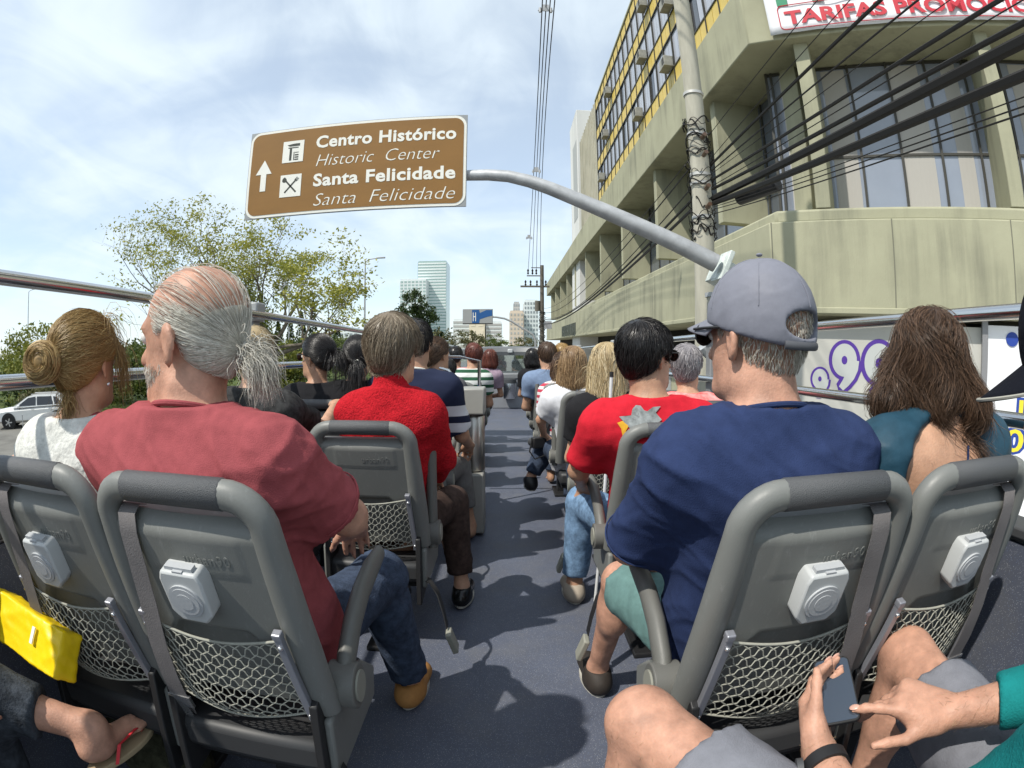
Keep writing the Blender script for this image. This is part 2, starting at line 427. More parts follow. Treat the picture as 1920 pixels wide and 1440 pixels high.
# window air conditioners
M_ac = mat('air_conditioner_case', (0.30, 0.295, 0.255), 0.6, 0.4, noise=0.3, nscale=4)
M_acg = mat('air_conditioner_grille', (0.06, 0.06, 0.055), 0.7)
for i, (y, z) in enumerate(((16.0, 10.75), (20.4, 10.75), (29.5, 10.8), (19.1, 12.85), (27.8, 12.85), (15.2, 12.85), (18.2, 14.95), (26.5, 14.9))):
    a = thing('air_conditioner', ['air conditioner box low on the yellow facade nearest the utility pole', 'air conditioner box on the lowest window row of the yellow facade, mid-way', 'air conditioner box at the far lower end of the yellow facade',
        'air conditioner box on the second window row of the yellow facade, mid-way', 'air conditioner box at the far end of the second window row', 'air conditioner box beside the utility pole on the second window row', 'air conditioner box on the top window row of the yellow facade', 'air conditioner box at the far end of the top window row'][i],
        'air conditioner', (XT-0.0, y, z), group='air conditioners on the hotel windows')
    q = MB(); q.bounds((-0.36, -0.30, 0), (-0.036, 0.30, 0.38)); q.build('case', M_ac, a, bevel=0.015)
    q = MB()
    for k in range(5): q.bounds((-0.366, -0.27+k*0.055, 0.06), (-0.359, -0.235+k*0.055, 0.33))
    q.build('grille', M_acg, a)
    q = MB(); q.bounds((-0.38, -0.32, -0.035), (-0.036, 0.32, -0.002)); q.build('bracket', M_ac, a)
# white slab block behind the tower
m = MB(); o = thing('white_slab_building', 'narrow pale stair block rising behind the hotel tower', 'building', (X0+0.4, 43, GZ))
q = MB(); q.bounds((0, 0, 0), (6, 5, 24.2)); q.build('wall', mat('pale_render', (0.62, 0.62, 0.60), 0.85, noise=0.15, nscale=0.4, streak=(1,1,0.15)), o, bevel=0.03)
q = MB()
q.bounds((-0.02, 0.5, 14.5), (-0.004, 3.0, 21.5)); q.build('louvre_panel', mat('grey_louvre', (0.36, 0.37, 0.36), 0.7), o)
# dark lettering on the lower band, too far to read
m = MB(); lx = X0-0.02
for i, y in enumerate(np.linspace(42.5, 52.5, 9)):
    for dy, z0, z1 in ((0, 2.0, 3.1), (0.55, 2.0, 3.1)):
        m.bounds((lx-0.03, y+dy, z0), (lx+0.018, y+dy+0.22, z1))
    zz0 = (2.0, 2.45, 2.9)[i % 3]; m.bounds((lx-0.032, y+0.22, zz0), (lx+0.017, y+0.55, zz0+0.2))
hpart(m, 'wall_lettering', mat('letter_dark', (0.06, 0.07, 0.06), 0.6))

# banner on the corner face
M_ban = mat('banner_vinyl', (0.74, 0.75, 0.78), 0.6, 0.3, noise=0.06, nscale=1.2)
ban = thing('hotel_banner', 'white vinyl banner with green and red lettering on the hotel corner', 'banner', FP(0.58, -0.06, ZU0+0.08), math.atan2(D.y, D.x))
V = []; F = []; nx, nz, bw, bh = 60, 10, 9.0, 2.3
for j in range(nz+1):
    for i in range(nx+1):
        u, v = i/nx, j/nz
        V.append((u*bw, -0.03-0.022*math.sin(u*23+v*2)*math.sin(v*3+0.7)-0.012*math.sin(u*61+3*v), v*bh))
for j in range(nz):
    for i in range(nx): a = j*(nx+1)+i; F.append((a, a+1, a+nx+2, a+nx+1))
q = MB(); q.add(V, F); sh = q.build('sheet', M_ban, ban, smooth=True)
so = sh.modifiers.new('thick', 'SOLIDIFY'); so.thickness = 0.006
M_red = mat('banner_red', (0.50, 0.02, 0.04), 0.6); M_green = mat('banner_green', (0.015, 0.22, 0.11), 0.6)
def bantext(s, size, x, z, m, bold, name, target_w=None, sz=1.0):
    me = text_mesh(s, size, 0.004, bold)
    w = max(v.co.x for v in me.vertices); k = (target_w/w) if target_w else 1
    for v in me.vertices: v.co = (v.co.x*k, v.co.y*sz, v.co.z)
    o = link_mesh(name, me, m, ban); o.location = (x, -0.075, z); o.rotation_euler = (PI/2, 0, 0); return o
bantext('TARIFAS PROMOCIONAIS', 0.55, 0.42, 0.22, M_red, 0.018, 'lettering', 7.35, 0.92)
bantext('HOTEL', 1.3, 0.2, 0.80, M_green, 0.03, 'lettering', 5.6)
m = MB(); P = rrect(8.15, 0.68, 0.12, 4, 4.35, 0.42)
for i in range(len(P)):
    p, q2 = P[i], P[(i+1) % len(P)]; m.cyl((p[0], -0.072, p[1]), (q2[0], -0.072, q2[1]), 0.012, 5)
m.build('frame_line', M_red, ban)

# shopfront hoarding under the corner face, with painted prices
M_hoard = mat('hoarding_white', (0.46, 0.455, 0.42), 0.6, 0.35, noise=0.10, nscale=0.8, bump=0.05)
M_hoardb = mat('hoarding_bright', (0.78, 0.79, 0.82), 0.5, 0.4, noise=0.05, nscale=0.8)
M_purple = mat('purple_paint', (0.075, 0.03, 0.26), 0.5); M_whitep = mat('white_paint', (0.44, 0.46, 0.45), 0.5)
M_blue = mat('blue_paint', (0.02, 0.055, 0.30), 0.5); M_yel = mat('yellow_paint', (0.75, 0.62, 0.04), 0.5)
ang = math.atan2(D.y, D.x)
ho = thing('price_hoarding', 'off-white shopfront hoarding with purple outlined numerals under the hotel corner', 'hoarding', FP(-0.1, 0.30, 0), ang)
q = MB(); q.bounds((0, 0, GZ+0.14), (4.60, 0.06, ZB0-0.15)); q.build('board', M_hoard, ho)
h2 = thing('price_hoarding', 'bright white hoarding panel with blue and yellow numerals at the right edge', 'hoarding', FP(4.62, 0.22, 0), ang)
q = MB(); q.bounds((0, 0, GZ+0.14), (5.5, 0.06, ZB0-0.10)); q.build('board', M_hoardb, h2)
q = MB(); q.bounds((-0.13, -0.05, GZ+0.14), (-0.004, 0.07, ZB0-0.02)); q.build('post', mat('grey_steel', (0.25, 0.25, 0.26), 0.5, metal=0.3), h2)
def numeral(s, size, x, z, par, mo, mi, yo=-0.002, w=1.0, out=0.055):
    for b, mm, dy, nm in ((out, mo, 0.0, 'numeral_outline'), (0.012, mi, -0.006, 'numeral')):
        me = text_mesh(s, size, 0.003, b*size, space=1.12)
        for v in me.vertices: v.co.x *= w
        o = link_mesh(nm, me, mm, par); o.location = (x, yo+dy, z); o.rotation_euler = (PI/2, 0, 0)
def bubble9(cx_, cz_, R, par, mo, mi):
    """fat outlined nine: round head, tapering tail, small dark eye"""
    for g_, mm, y0, nm in ((0.24*R, mo, -0.004, 'numeral_outline'), (0.0, mi, -0.010, 'numeral')):
        tail = [(0.60*R, 0.0, 0.42*R), (0.56*R, -0.55*R, 0.40*R), (0.40*R, -1.05*R, 0.34*R), (0.12*R, -1.5*R, 0.27*R), (-0.18*R, -1.85*R, 0.20*R)]
        P = [(cx_+(R*0.86+g_)*math.cos(a), cz_+(R*1.08+g_)*math.sin(a)) for a in np.linspace(0, 2*PI, 33)[:-1]]
        q = MB(); q.prism(P, y0, y0-0.004, 'y')
        L_ = []; R_ = []
        for k, (x, z, w) in enumerate(tail):
            x2, z2, _ = tail[min(k+1, 4)]; x1, z1, _ = tail[max(k-1, 0)]; dx, dz = x2-x1, z2-z1; n_ = math.hypot(dx, dz); nx_, nz_ = -dz/n_, dx/n_; w += g_; L_.append((cx_+x+nx_*w, cz_+z+nz_*w)); R_.append((cx_+x-nx_*w, cz_+z-nz_*w))
        e = tail[-1]; L_.append((cx_+e[0]-g_*0.6, cz_+e[1]-g_))
        q.prism(L_+R_[::-1], y0-0.0005, y0-0.0045, 'y'); q.build(nm, mm, par)
    q = MB(); q.prism([(cx_+0.20*R*math.cos(a), cz_+0.28*R*math.sin(a)) for a in np.linspace(0, 2*PI, 17)[:-1]], -0.0148, -0.017, 'y'); q.build('numeral_eye', mo, par)
bubble9(1.62, 1.06, 0.31, ho, M_purple, M_whitep); bubble9(2.36, 1.03, 0.36, ho, M_purple, M_whitep); bubble9(1.10, 0.66, 0.19, ho, M_purple, M_whitep)
numeral('1', 0.62, 0.62, 0.02, h2, M_blue, M_yel, w=1.3, out=0.09)
numeral('0', 0.62, 0.50, -0.55, h2, M_blue, M_yel, w=1.5, out=0.09)
q = MB(); q.cyl((0.55, -0.004, 1.6), (0.55, -0.02, 1.6), 0.14, 20); q.build('round_mark', M_blue, h2)
wl_ = thing('shopfront_wall', 'plain pale shop wall below the hotel band, beside the utility pole', 'wall', (X0+1.2, CY+0.35, GZ+0.14))
q = MB(); q.bounds((0, 0, 0), (0.2, 22, 3.35)); q.build('wall', M_conc, wl_)
for k in range(5):
    q = MB(); q.bounds((-0.03, 2.5+k*4, 0.1), (-0.004, 5.2+k*4, 2.8)); q.build('shutter', mat('shutter_grey', (0.30, 0.31, 0.31), 0.6, noise=0.15, nscale=3), wl_)

# ------------------------------------------------------------------ utility poles, sign gantry, wires
M_pole = mat('pole_concrete', (0.40, 0.385, 0.32), 0.9, 0.2, noise=0.2, nscale=2.5, streak=(3,3,0.5), bump=0.2, bscale=30)
M_galv = mat('galvanised_steel', (0.40, 0.41, 0.42), 0.5, 0.5, metal=0.25, noise=0.22, nscale=6)
M_wire = mat('black_cable', (0.012, 0.011, 0.010), 0.6, 0.3)
M_band = mat('steel_band', (0.52, 0.51, 0.48), 0.45, metal=0.4)
PX, PY = 3.02, 7.8
p = thing('utility_pole', 'thick concrete utility pole wound with black cables in front of the hotel', 'utility pole', (PX, PY, GZ+0.14))
q = MB(); q.cyl((0,0,0), (0,0,13.5), 0.185, 20, 0.125); q.build('shaft', M_pole, p, smooth=True, sharp=60)
for z in (6.15, 6.3, 7.0, 7.75, 5.6):
    q = MB(); q.cyl((0,0,z), (0,0,z+0.05), 0.172, 16); q.build('clamp', M_band, p, smooth=True, sharp=50)
pr = random.Random(11); q = MB()
for k in range(46):         # tangle of cable loops round the shaft
    z = pr.uniform(5.3, 7.3); r = pr.uniform(0.165, 0.215); a0 = pr.uniform(0, 6.3); n = 14; sp = pr.uniform(1.2, 4.5); dz = pr.uniform(-0.35, 0.35)
    q.tube([(r*math.cos(a0+sp*i/n)*(1+0.12*math.sin(i)), r*math.sin(a0+sp*i/n), z+dz*i/n+0.05*math.sin(i*0.9)) for i in range(n+1)], pr.choice((0.006, 0.009, 0.013)), 5)
q.build('cable_tangle', M_wire, p)
for k, z in enumerate((6.9, 6.6, 6.05, 5.75)):
    q = MB(); q.cyl((0.0, -0.2, z), (0.0, -0.34, z+0.02), 0.035, 8); q.build('insulator', mat('insulator_brown', (0.10, 0.06, 0.04), 0.3), p)
q = MB(); q.cyl((0.22, -0.9, 5.72), (0.55, -1.55, 5.80), 0.10, 14); q.build('splice_box', mat('splice_black', (0.02, 0.02, 0.022), 0.45), p, smooth=True, sharp=50, bevel=0.02)

def zabs(zrel): return zrel+CAMZ
def wire(a, b, c, r, name='overhead_cable', label=None, n=28):
    """cable hanging through three points"""
    a, b, c = Vector(a), Vector(b), Vector(c)
    s1 = (b-a).length/((b-a).length+(c-b).length)
    pts = []
    for i in range(n+1):
        s = i/n
        l0 = (s-s1)*(s-1)/((0-s1)*(0-1)); l1 = s*(s-1)/(s1*(s1-1)); l2 = s*(s-s1)/(1*(1-s1))
        pts.append(a*l0+b*l1+c*l2)
    q = MB(); q.tube(pts, r, 6)
    o = q.build(name, M_wire, None, smooth=True); tag(o, label, 'cable', 'overhead cables along the hotel')
    return o
# (height on the pole, point where it leaves the picture (y, z over the camera at x = 3.1), radius)
wires = [(2.30, 1.87, 1.92, 0.048, 'thickest black cable bundle sagging from the pole past the hotel windows'),
         (2.22, 1.87, 1.70, 0.040, 'thick black cable just under the thickest bundle at right'),
         (2.45, 1.87, 2.05, 0.024, 'medium black cable close above the thickest bundle'),
         (2.05, 1.87, 1.45, 0.007, 'lowest of the thin cables crossing the hotel windows'),
         (2.12, 1.87, 1.50, 0.006, 'second lowest thin cable crossing the hotel windows'),
         (2.16, 1.87, 1.56, 0.005, 'third lowest thin cable crossing the hotel windows'),
         (2.60, 1.87, 2.30, 0.020, 'black cable crossing the banner lower right corner'),
         (2.75, 2.05, 2.75, 0.011, 'cable rising across the middle of the banner lettering'),
         (2.85, 2.30, 3.05, 0.022, 'dark cable rising steeply past the left half of the banner'),
         (2.95, 2.75, 3.35, 0.006, 'thin cable rising past the first letters of the banner'),
         (3.35, 3.40, 3.75, 0.006, 'thin topmost cable leaving the pole beside the banner edge'),
         (2.70, 2.00, 2.55, 0.005, 'hair-thin cable between the two cables over the banner'),
         (2.50, 1.90, 2.20, 0.006, 'thin cable just below the cable over the banner corner')]
for h, y1, z1, r, lab in wires:
    x1 = 3.1+(h-2.6)*0.15
    wire((PX+0.12, PY-0.18, zabs(h)), (x1, y1, zabs(z1)), (x1+0.1, -14, zabs(h+0.2)), r, label=lab)
# cables on to the next pole down the street
P2X, P2Y = 2.66, 42.0
for h0, h1, sag, r, lab in ((2.35, 2.1, 0.75, 0.026, 'thick cable running from the near pole to the far pole'),
                            (2.2, 1.7, 0.6, 0.03, 'lowest heavy cable between the near and the far pole'),
                            (2.9, 2.6, 0.8, 0.014, 'upper cable between the near and the far pole'),
                            (3.05, 2.9, 0.7, 0.009, 'topmost thin cable between the near and far pole'),
                            (2.55, 2.3, 0.9, 0.012, 'middle cable between the near and the far pole')):
    wire((PX-0.1, PY+0.18, zabs(h0)), ((PX+P2X)/2-0.05, (PY+P2Y)/2, zabs((h0+h1)/2-sag)), (P2X, P2Y-0.1, zabs(h1)), r, label=lab)
p2 = thing('utility_pole', 'distant wooden-looking utility pole with cross arms beyond the bus front', 'utility pole', (P2X, P2Y, GZ+0.14))
M_pole2 = mat('pole_dark', (0.13, 0.12, 0.10), 0.9, noise=0.3, nscale=4)
q = MB(); q.cyl((0,0,0), (0,0,9.95), 0.2, 12, 0.15); q.build('shaft', M_pole2, p2, smooth=True, sharp=60)
q = MB(); q.box((-0.55, 0, 8.25), (2.3, 0.12, 0.14)); q.build('cross_arm', M_pole2, p2)
q = MB(); q.box((-0.55, 0, 9.1), (1.3, 0.1, 0.08)); q.build('cross_arm', M_pole2, p2)
q = MB(); q.box((-0.4, 0, 9.75), (0.9, 0.08, 0.06)); q.build('cross_arm', M_pole2, p2)
for dx, z in ((-1.1, 9.2), (-0.75, 9.2), (-0.45, 9.2), (-1.3, 8.3), (-0.9, 8.3), (-0.4, 8.3), (0.3, 8.3)):
    q = MB(); q.lathe([(0.03, 0), (0.09, 0.1), (0.04, 0.2), (0.09, 0.32), (0.03, 0.45)], 8, (dx, 0, z)); q.build('insulator', M_wire, p2, smooth=True)
q = MB(); q.cyl((-0.35, 0, 6.3), (-0.35, 0, 7.1), 0.22, 12); q.build('transformer', M_pole2, p2, smooth=True, sharp=50)
q = MB(); q.bounds((0.2, -0.2, 4.9), (0.75, 0.2, 5.5)); q.build('meter_box', mat('meter_box_grey', (0.35, 0.36, 0.38), 0.6), p2)
q = MB(); pr = random.Random(5)
for k in range(26):
    z = pr.uniform(3.2, 6.2); q.tube([(0.25*math.cos(i*0.6+k), 0.25*math.sin(i*0.6+k), z+0.1*math.sin(i)+pr.uniform(-.1, .1)) for i in range(9)], 0.02, 4)
q.build('cable_tangle', M_wire, p2)
# high power line over the street
for i, (dx, dz, lab) in enumerate(((-0.10, 0.0, 'leftmost of the power lines high over the street'), (0.02, 0.16, 'second power line from the left high over the street'), (0.12, 0.0, 'third power line from the left high over the street'), (0.25, 0.1, 'rightmost of the power lines high over the street'))):
    o = wire((P2X-1.1+i*0.33, P2Y, zabs(5.65)), (1.22+dx, 20, zabs(9.2+dz)*1.0), (0.75+dx*1.3, 4, zabs(9.0+dz)), 0.016, 'power_line', lab)
    o['group'] = 'power lines over the street'
for y, z in ((13.0, 9.7), (24.0, 8.7), (33.0, 7.3)):
    q = MB(); q.box((0, 0, 0), (0.42, 0.03, 0.03)); q.box((0, 0, 0.12), (0.2, 0.03, 0.2)); q.cyl((-0.15, 0, -0.06), (-0.15, 0, 0.1), 0.04, 6); q.cyl((0.15, 0, -0.06), (0.15, 0, 0.1), 0.04, 6)
    o = q.build('line_spacer', M_galv); o.location = (1.02 if y < 20 else 1.3, y, zabs(z-1.26+1.0) if y < 20 else zabs(z-0.6))
    tag(o, {13.0: 'nearest spacer clamp on the power lines', 24.0: 'middle spacer clamp on the power lines', 33.0: 'farthest spacer clamp on the power lines'}[y], 'spacer')

# sign gantry
SY = 7.0
sg = thing('sign_gantry', 'grey steel gantry with curved arm reaching over the bus', 'gantry', (2.88, SY, GZ+0.14))
q = MB(); q.cyl((0,0,0), (0,0,4.33), 0.15, 20, 0.14); q.build('post', M_pole, sg, smooth=True, sharp=60)
q = MB(); q.cyl((0,0,4.30), (0,0,4.36), 0.165, 20); q.build('post_cap', M_galv, sg, smooth=True, sharp=60)
q = MB(); q.cyl((0,0,3.85), (0,0,3.89), 0.16, 16); q.build('clamp', M_band, sg)
gz0 = GZ+0.14
arm = []
for u, v, yy in ((2.70, 1.09, 6.55), (2.2, 1.33, 6.62), (1.62, 1.59, 6.70), (1.05, 1.85, 6.78), (0.55, 2.08, 6.86), (0.28, 2.19, 6.9), (0.0, 2.275, 6.95), (-0.28, 2.32, 7.02), (-0.55, 2.33, 7.06), (-1.4, 2.33, 7.09), (-3.2, 2.33, 7.12)):
    arm.append((u-2.88, yy-SY, v+CAMZ-gz0))
q = MB(); q.tube(arm, [0.125, 0.118, 0.11, 0.10, 0.092, 0.088, 0.083, 0.08, 0.075, 0.07, 0.06], 16); q.build('arm', M_galv, sg, smooth=True, sharp=60)
q = MB(); q.box((-0.06, -0.40, 1.06+CAMZ-gz0), (0.07, 0.36, 0.42), rot=(0, 0.42, 0)); q.build('flange', mat('flange_paint', (0.55, 0.60, 0.57), 0.55, noise=0.3, nscale=9), sg, bevel=0.01)
q = MB(); q.box((0.02, -0.22, 0.98+CAMZ-gz0), (0.30, 0.42, 0.30), rot=(0, 0.42, 0)); q.build('bracket_box', mat('flange_paint', (0.5,0.5,0.5)), sg, bevel=0.01)
q = MB(); q.cyl((-0.10, -0.1, 3.45), (-0.26, -0.12, 3.62), 0.06, 10, 0.10); q.build('lamp_bracket', M_galv, sg)
# road sign
sx0, sx1, sz0, sz1 = -3.80, -0.565, 1.86, 3.205
sw, sh = sx1-sx0, sz1-sz0
rs = thing('road_sign', 'brown tourist direction sign with white lettering hung over the bus', 'sign', (sx0, SY-0.05, zabs(sz0)))
M_brown = mat('sign_brown', (0.255, 0.128, 0.030), 0.45, 0.4, noise=0.10, nscale=1.2, streak=(1,1,3))
M_swhite = mat('sign_white', (0.80, 0.79, 0.72), 0.5, 0.4, noise=0.05, nscale=4)
M_salu = mat('sign_aluminium', (0.30, 0.31, 0.31), 0.5, metal=0.3)
q = MB(); q.bounds((-0.004, 0.0, -0.004), (sw+0.004, 0.03, sh+0.004)); q.build('back_plate', M_salu, rs)
q = MB(); q.prism(rrect(sw-0.01, sh-0.01, 0.16, 8, sw/2, sh/2), -0.004, -0.001, 'y'); q.build('border', M_swhite, rs)
q = MB(); q.prism(rrect(sw-0.085, sh-0.085, 0.125, 8, sw/2, sh/2), -0.008, -0.0045, 'y'); q.build('face', M_brown, rs)
for x in (0.8, 1.7, 2.6):
    q = MB(); q.bounds((x-0.05, 0.035, 0.1), (x+0.05, 0.075, sh-0.1)); q.build('stiffener', M_salu, rs)
def stext(s, size, x, z, w, bold=0.0, shear=0.0, space=1.0):
    """one object per word"""
    def wid(q): me = text_mesh(q, size, 0.0012, bold, shear, space); xs = [v.co.x for v in me.vertices]; return me, min(xs), max(xs)
    full = wid(s)[2]; k = w/full; words = s.split()
    for i_, wd in enumerate(words):
        me, a_, b_ = wid(wd); off = 0.0 if i_ == 0 else full-b_
        for v in me.vertices: v.co.x = (v.co.x+off)*k
        o = link_mesh('lettering', me, M_swhite, rs); o.location = (x, -0.0105, z); o.rotation_euler = (PI/2, 0, 0)
ux = sw/411.0      # picture-width units of the sign
stext('Centro Histórico', 0.255, 1.07, 0.985, 2.02, 0.0075, 0.0, 1.06)
stext('Historic  Center', 0.262, 1.07, 0.695, 1.80, -0.004, 0.28)
stext('Santa Felicidade', 0.255, 1.07, 0.400, 2.02, 0.0075, 0.0, 1.06)
stext('Santa  Felicidade', 0.262, 1.07, 0.105, 2.02, -0.004, 0.28)
q = MB(); q.prism([(0.27-0.045, 0.40), (0.27+0.045, 0.40), (0.27+0.045, 0.66), (0.27+0.13, 0.66), (0.27, 0.88), (0.27-0.13, 0.66), (0.27-0.045, 0.66)], -0.0125, -0.0095, 'y'); q.build('arrow', M_swhite, rs)
M_ink = mat('pictogram_ink', (0.045, 0.05, 0.04), 0.6)
for z, nm in ((0.80, 0), (0.275, 1)):
    q = MB(); q.bounds((0.555, -0.0125, z), (0.885, -0.0095, z+0.335)); q.build('pictogram_panel', M_swhite, rs)
    q = MB()
    if nm == 0:
        q.prism([(0.62, 1.075), (0.66, 1.05), (0.82, 1.05), (0.82, 1.09), (0.72, 1.09)], -0.0145, -0.0128, 'y'); q.bounds((0.64, -0.0145, 1.02), (0.80, -0.0128, 1.035))
        q.bounds((0.665, -0.0145, 0.83), (0.70, -0.0128, 1.02)); q.bounds((0.73, -0.0145, 0.83), (0.742, -0.0128, 0.96)); q.bounds((0.75, -0.0145, 0.945), (0.81, -0.0128, 0.955))
        for k in range(3): q.bounds((0.75, -0.0145, 0.83+k*0.035), (0.81, -0.0128, 0.85+k*0.035))
    else:
        for sgn in (-1, 1): q.box((0.72, -0.0136, 0.435), (0.024, 0.0016, 0.26), rot=(0, sgn*0.75, 0))
        q.prism([(0.62+0.035*math.cos(a)*(1-0.3*math.sin(a)), 0.535+0.04*math.sin(a)) for a in np.linspace(0, 2*PI, 14)[:-1]], -0.0148, -0.0125, 'y')
        for k in range(3): q.box((0.80+k*0.014, -0.0136, 0.545-k*0.012), (0.008, 0.0018, 0.06), rot=(0, 0.75, 0))
    q.build('pictogram', M_ink, rs)

# message board further along
LB = thing('message_board', 'grey traffic board with blue route map on a curved arm over the far street', 'sign', (2.3, 45, GZ+0.14))
q = MB(); q.tube([(0, 0, 0), (0, 0, 4.0), (-0.25, 0, 4.5), (-2.0, 0, 5.6), (-2.6, 0, 5.85), (-3.3, 0, 5.98), (-3.7, 0, 6.0)], 0.09, 8); q.build('arm', M_galv, LB, smooth=True)
bz = zabs(1.76)-GZ-0.14
q = MB(); q.bounds((-6.15, -0.1, bz), (-3.6, 0.1, bz+1.3)); q.build('panel', mat('board_grey', (0.33, 0.34, 0.34), 0.5), LB, bevel=0.03)
M_bb = mat('board_blue', (0.02, 0.10, 0.30), 0.4)
q = MB(); q.prism([(-5.35, bz+0.1), (-4.75, bz+0.1), (-4.70, bz+0.42), (-4.1, bz+0.62), (-3.65, bz+0.72), (-3.65, bz+1.2), (-4.15, bz+1.2), (-4.7, bz+0.95), (-4.75, bz+1.22), (-5.35, bz+1.22)], -0.112, -0.103, 'y'); q.build('route_map', M_bb, LB)
q = MB(); q.bounds((-5.28, -0.118, bz+0.25), (-5.22, -0.114, bz+1.0)); q.bounds((-5.08, -0.118, bz+0.25), (-5.02, -0.114, bz+1.0)); q.bounds((-5.22, -0.118, bz+0.6), (-5.08, -0.114, bz+0.68)); q.build('route_lines', M_swhite, LB)
q = MB(); q.bounds((-6.14, -0.108, bz), (-3.61, -0.102, bz+0.09)); q.build('lower_edge', M_mull, LB)
# ------------------------------------------------------------------ trees, far town, lamp posts, car
def leafmat(name, c1, c2):
    if name in MATS: return MATS[name]
    m = mat(name, c1, 0.55, 0.3)
    nt = m.node_tree; N, L = nt.nodes, nt.links; b = N['Principled BSDF']
    at = N.new('ShaderNodeAttribute'); at.attribute_name = 'tint'
    mx = N.new('ShaderNodeMix'); mx.data_type = 'RGBA'; L.new(at.outputs['Fac'], mx.inputs['Factor'])
    mx.inputs[6].default_value = (*c1, 1); mx.inputs[7].default_value = (*c2, 1)
    L.new(mx.outputs[2], b.inputs['Base Color'])
    tr = N.new('ShaderNodeBsdfTranslucent'); L.new(mx.outputs[2], tr.inputs[0])
    ms = N.new('ShaderNodeMixShader'); ms.inputs[0].default_value = 0.35
    L.new(b.outputs[0], ms.inputs[1]); L.new(tr.outputs[0], ms.inputs[2]); L.new(ms.outputs[0], N['Material Output'].inputs[0])
    return m
def leaf_mesh(name, P, size, rng, drop=0.0, asp=0.55):
    """one folded leaf-sized quad per point"""
    n = len(P); s = size*rng.uniform(0.6, 1.3, (n, 1))
    a = rng.normal(size=(n, 3)); a[:, 2] -= drop; a /= np.linalg.norm(a, axis=1, keepdims=True)
    b = rng.normal(size=(n, 3)); b -= a*(a*b).sum(1, keepdims=True); b /= np.linalg.norm(b, axis=1, keepdims=True)
    V = np.stack([P-a*s*0.5, P+b*s*asp*0.5, P+a*s*0.5, P-b*s*asp*0.5], 1).reshape(-1, 3)
    F = np.arange(4*n).reshape(n, 4)
    me = np_mesh(name, V, F, smooth=False)
    at = me.attributes.new('tint', 'FLOAT', 'POINT')
    t = np.repeat(rng.uniform(0, 1, n), 4).astype(np.float32); at.data.foreach_set('value', t)
    return me
M_bark = mat('bark', (0.085, 0.07, 0.05), 0.95, 0.1, noise=0.4, nscale=6, bump=0.5, bscale=30)
M_bark2 = mat('bark_pale', (0.16, 0.14, 0.11), 0.95, 0.1, noise=0.35, nscale=5)
def crown_pts(rng, n, lobes, fill=0.55):
    P = []
    w = np.array([l[1][0]*l[1][1]*l[1][2] for l in lobes]) ** 0.7; w = w/w.sum()
    for (c, r), k in zip(lobes, w):
        q = rng.normal(size=(int(n*k), 3)); q /= np.linalg.norm(q, axis=1, keepdims=True)
        # clumps: push leaves together so that gaps stay open
        cl = rng.normal(size=(max(6, int(n*k/45)), 3)); cl /= np.linalg.norm(cl, axis=1, keepdims=True)
        cl *= rng.uniform(fill, 1.02, (len(cl), 1))
        idx = rng.integers(0, len(cl), len(q))
        q = cl[idx]+rng.normal(size=q.shape)*0.15
        P.append(q*np.array(r)+np.array(c))
    return np.concatenate(P)
def dense_tree(name, label, x, y, ztop, w, trunk_h, n, mt, seed, group, leaf=0.16, base=None, lobes=None, cat='tree'):
    rng = np.random.default_rng(seed); base = GZ if base is None else base
    t = thing(name, label, cat, (x, y, base), group=group)
    H = ztop-base
    if lobes is None:
        lobes = []
        for k in range(6):
            a = k*1.05+rng.uniform(0, 0.6); rr = w*0.27
            lobes.append(((rr*math.cos(a), rr*math.sin(a)*0.8, trunk_h+(H-trunk_h)*rng.uniform(0.25, 0.72)), (w*0.30, w*0.30, (H-trunk_h)*0.30)))
        lobes.append(((0, 0, trunk_h+(H-trunk_h)*0.68), (w*0.27, w*0.27, (H-trunk_h)*0.34)))
    P = crown_pts(rng, n, lobes)
    P = P[P[:, 2] > 0.05]
    link_mesh('crown', leaf_mesh('crown', P, leaf, rng), mt, t)
    q = MB(); q.cyl((0, 0, 0), (0.05, 0, max(trunk_h, 0.3)+(H-trunk_h)*0.4), 0.03*H*0.6+0.03, 8, 0.05)
    for k in range(5):
        a = k*1.3; z = trunk_h+(H-trunk_h)*(0.1+0.08*k); q.cyl((0.03, 0, z), (0.3*w*math.cos(a), 0.3*w*math.sin(a), z+(H-trunk_h)*0.3), 0.05, 6, 0.02)
    q.build('trunk', M_bark, t)
    return t
L_mid = leafmat('leaf_mid', (0.055, 0.085, 0.018), (0.13, 0.16, 0.035))
L_dark = leafmat('leaf_dark', (0.022, 0.042, 0.012), (0.065, 0.095, 0.025))
L_yel = leafmat('leaf_yellow_green', (0.10, 0.13, 0.02), (0.25, 0.25, 0.05))
L_olive = leafmat('leaf_olive', (0.08, 0.085, 0.035), (0.17, 0.16, 0.07))
L_cyp = leafmat('leaf_cypress', (0.018, 0.035, 0.014), (0.04, 0.065, 0.025))
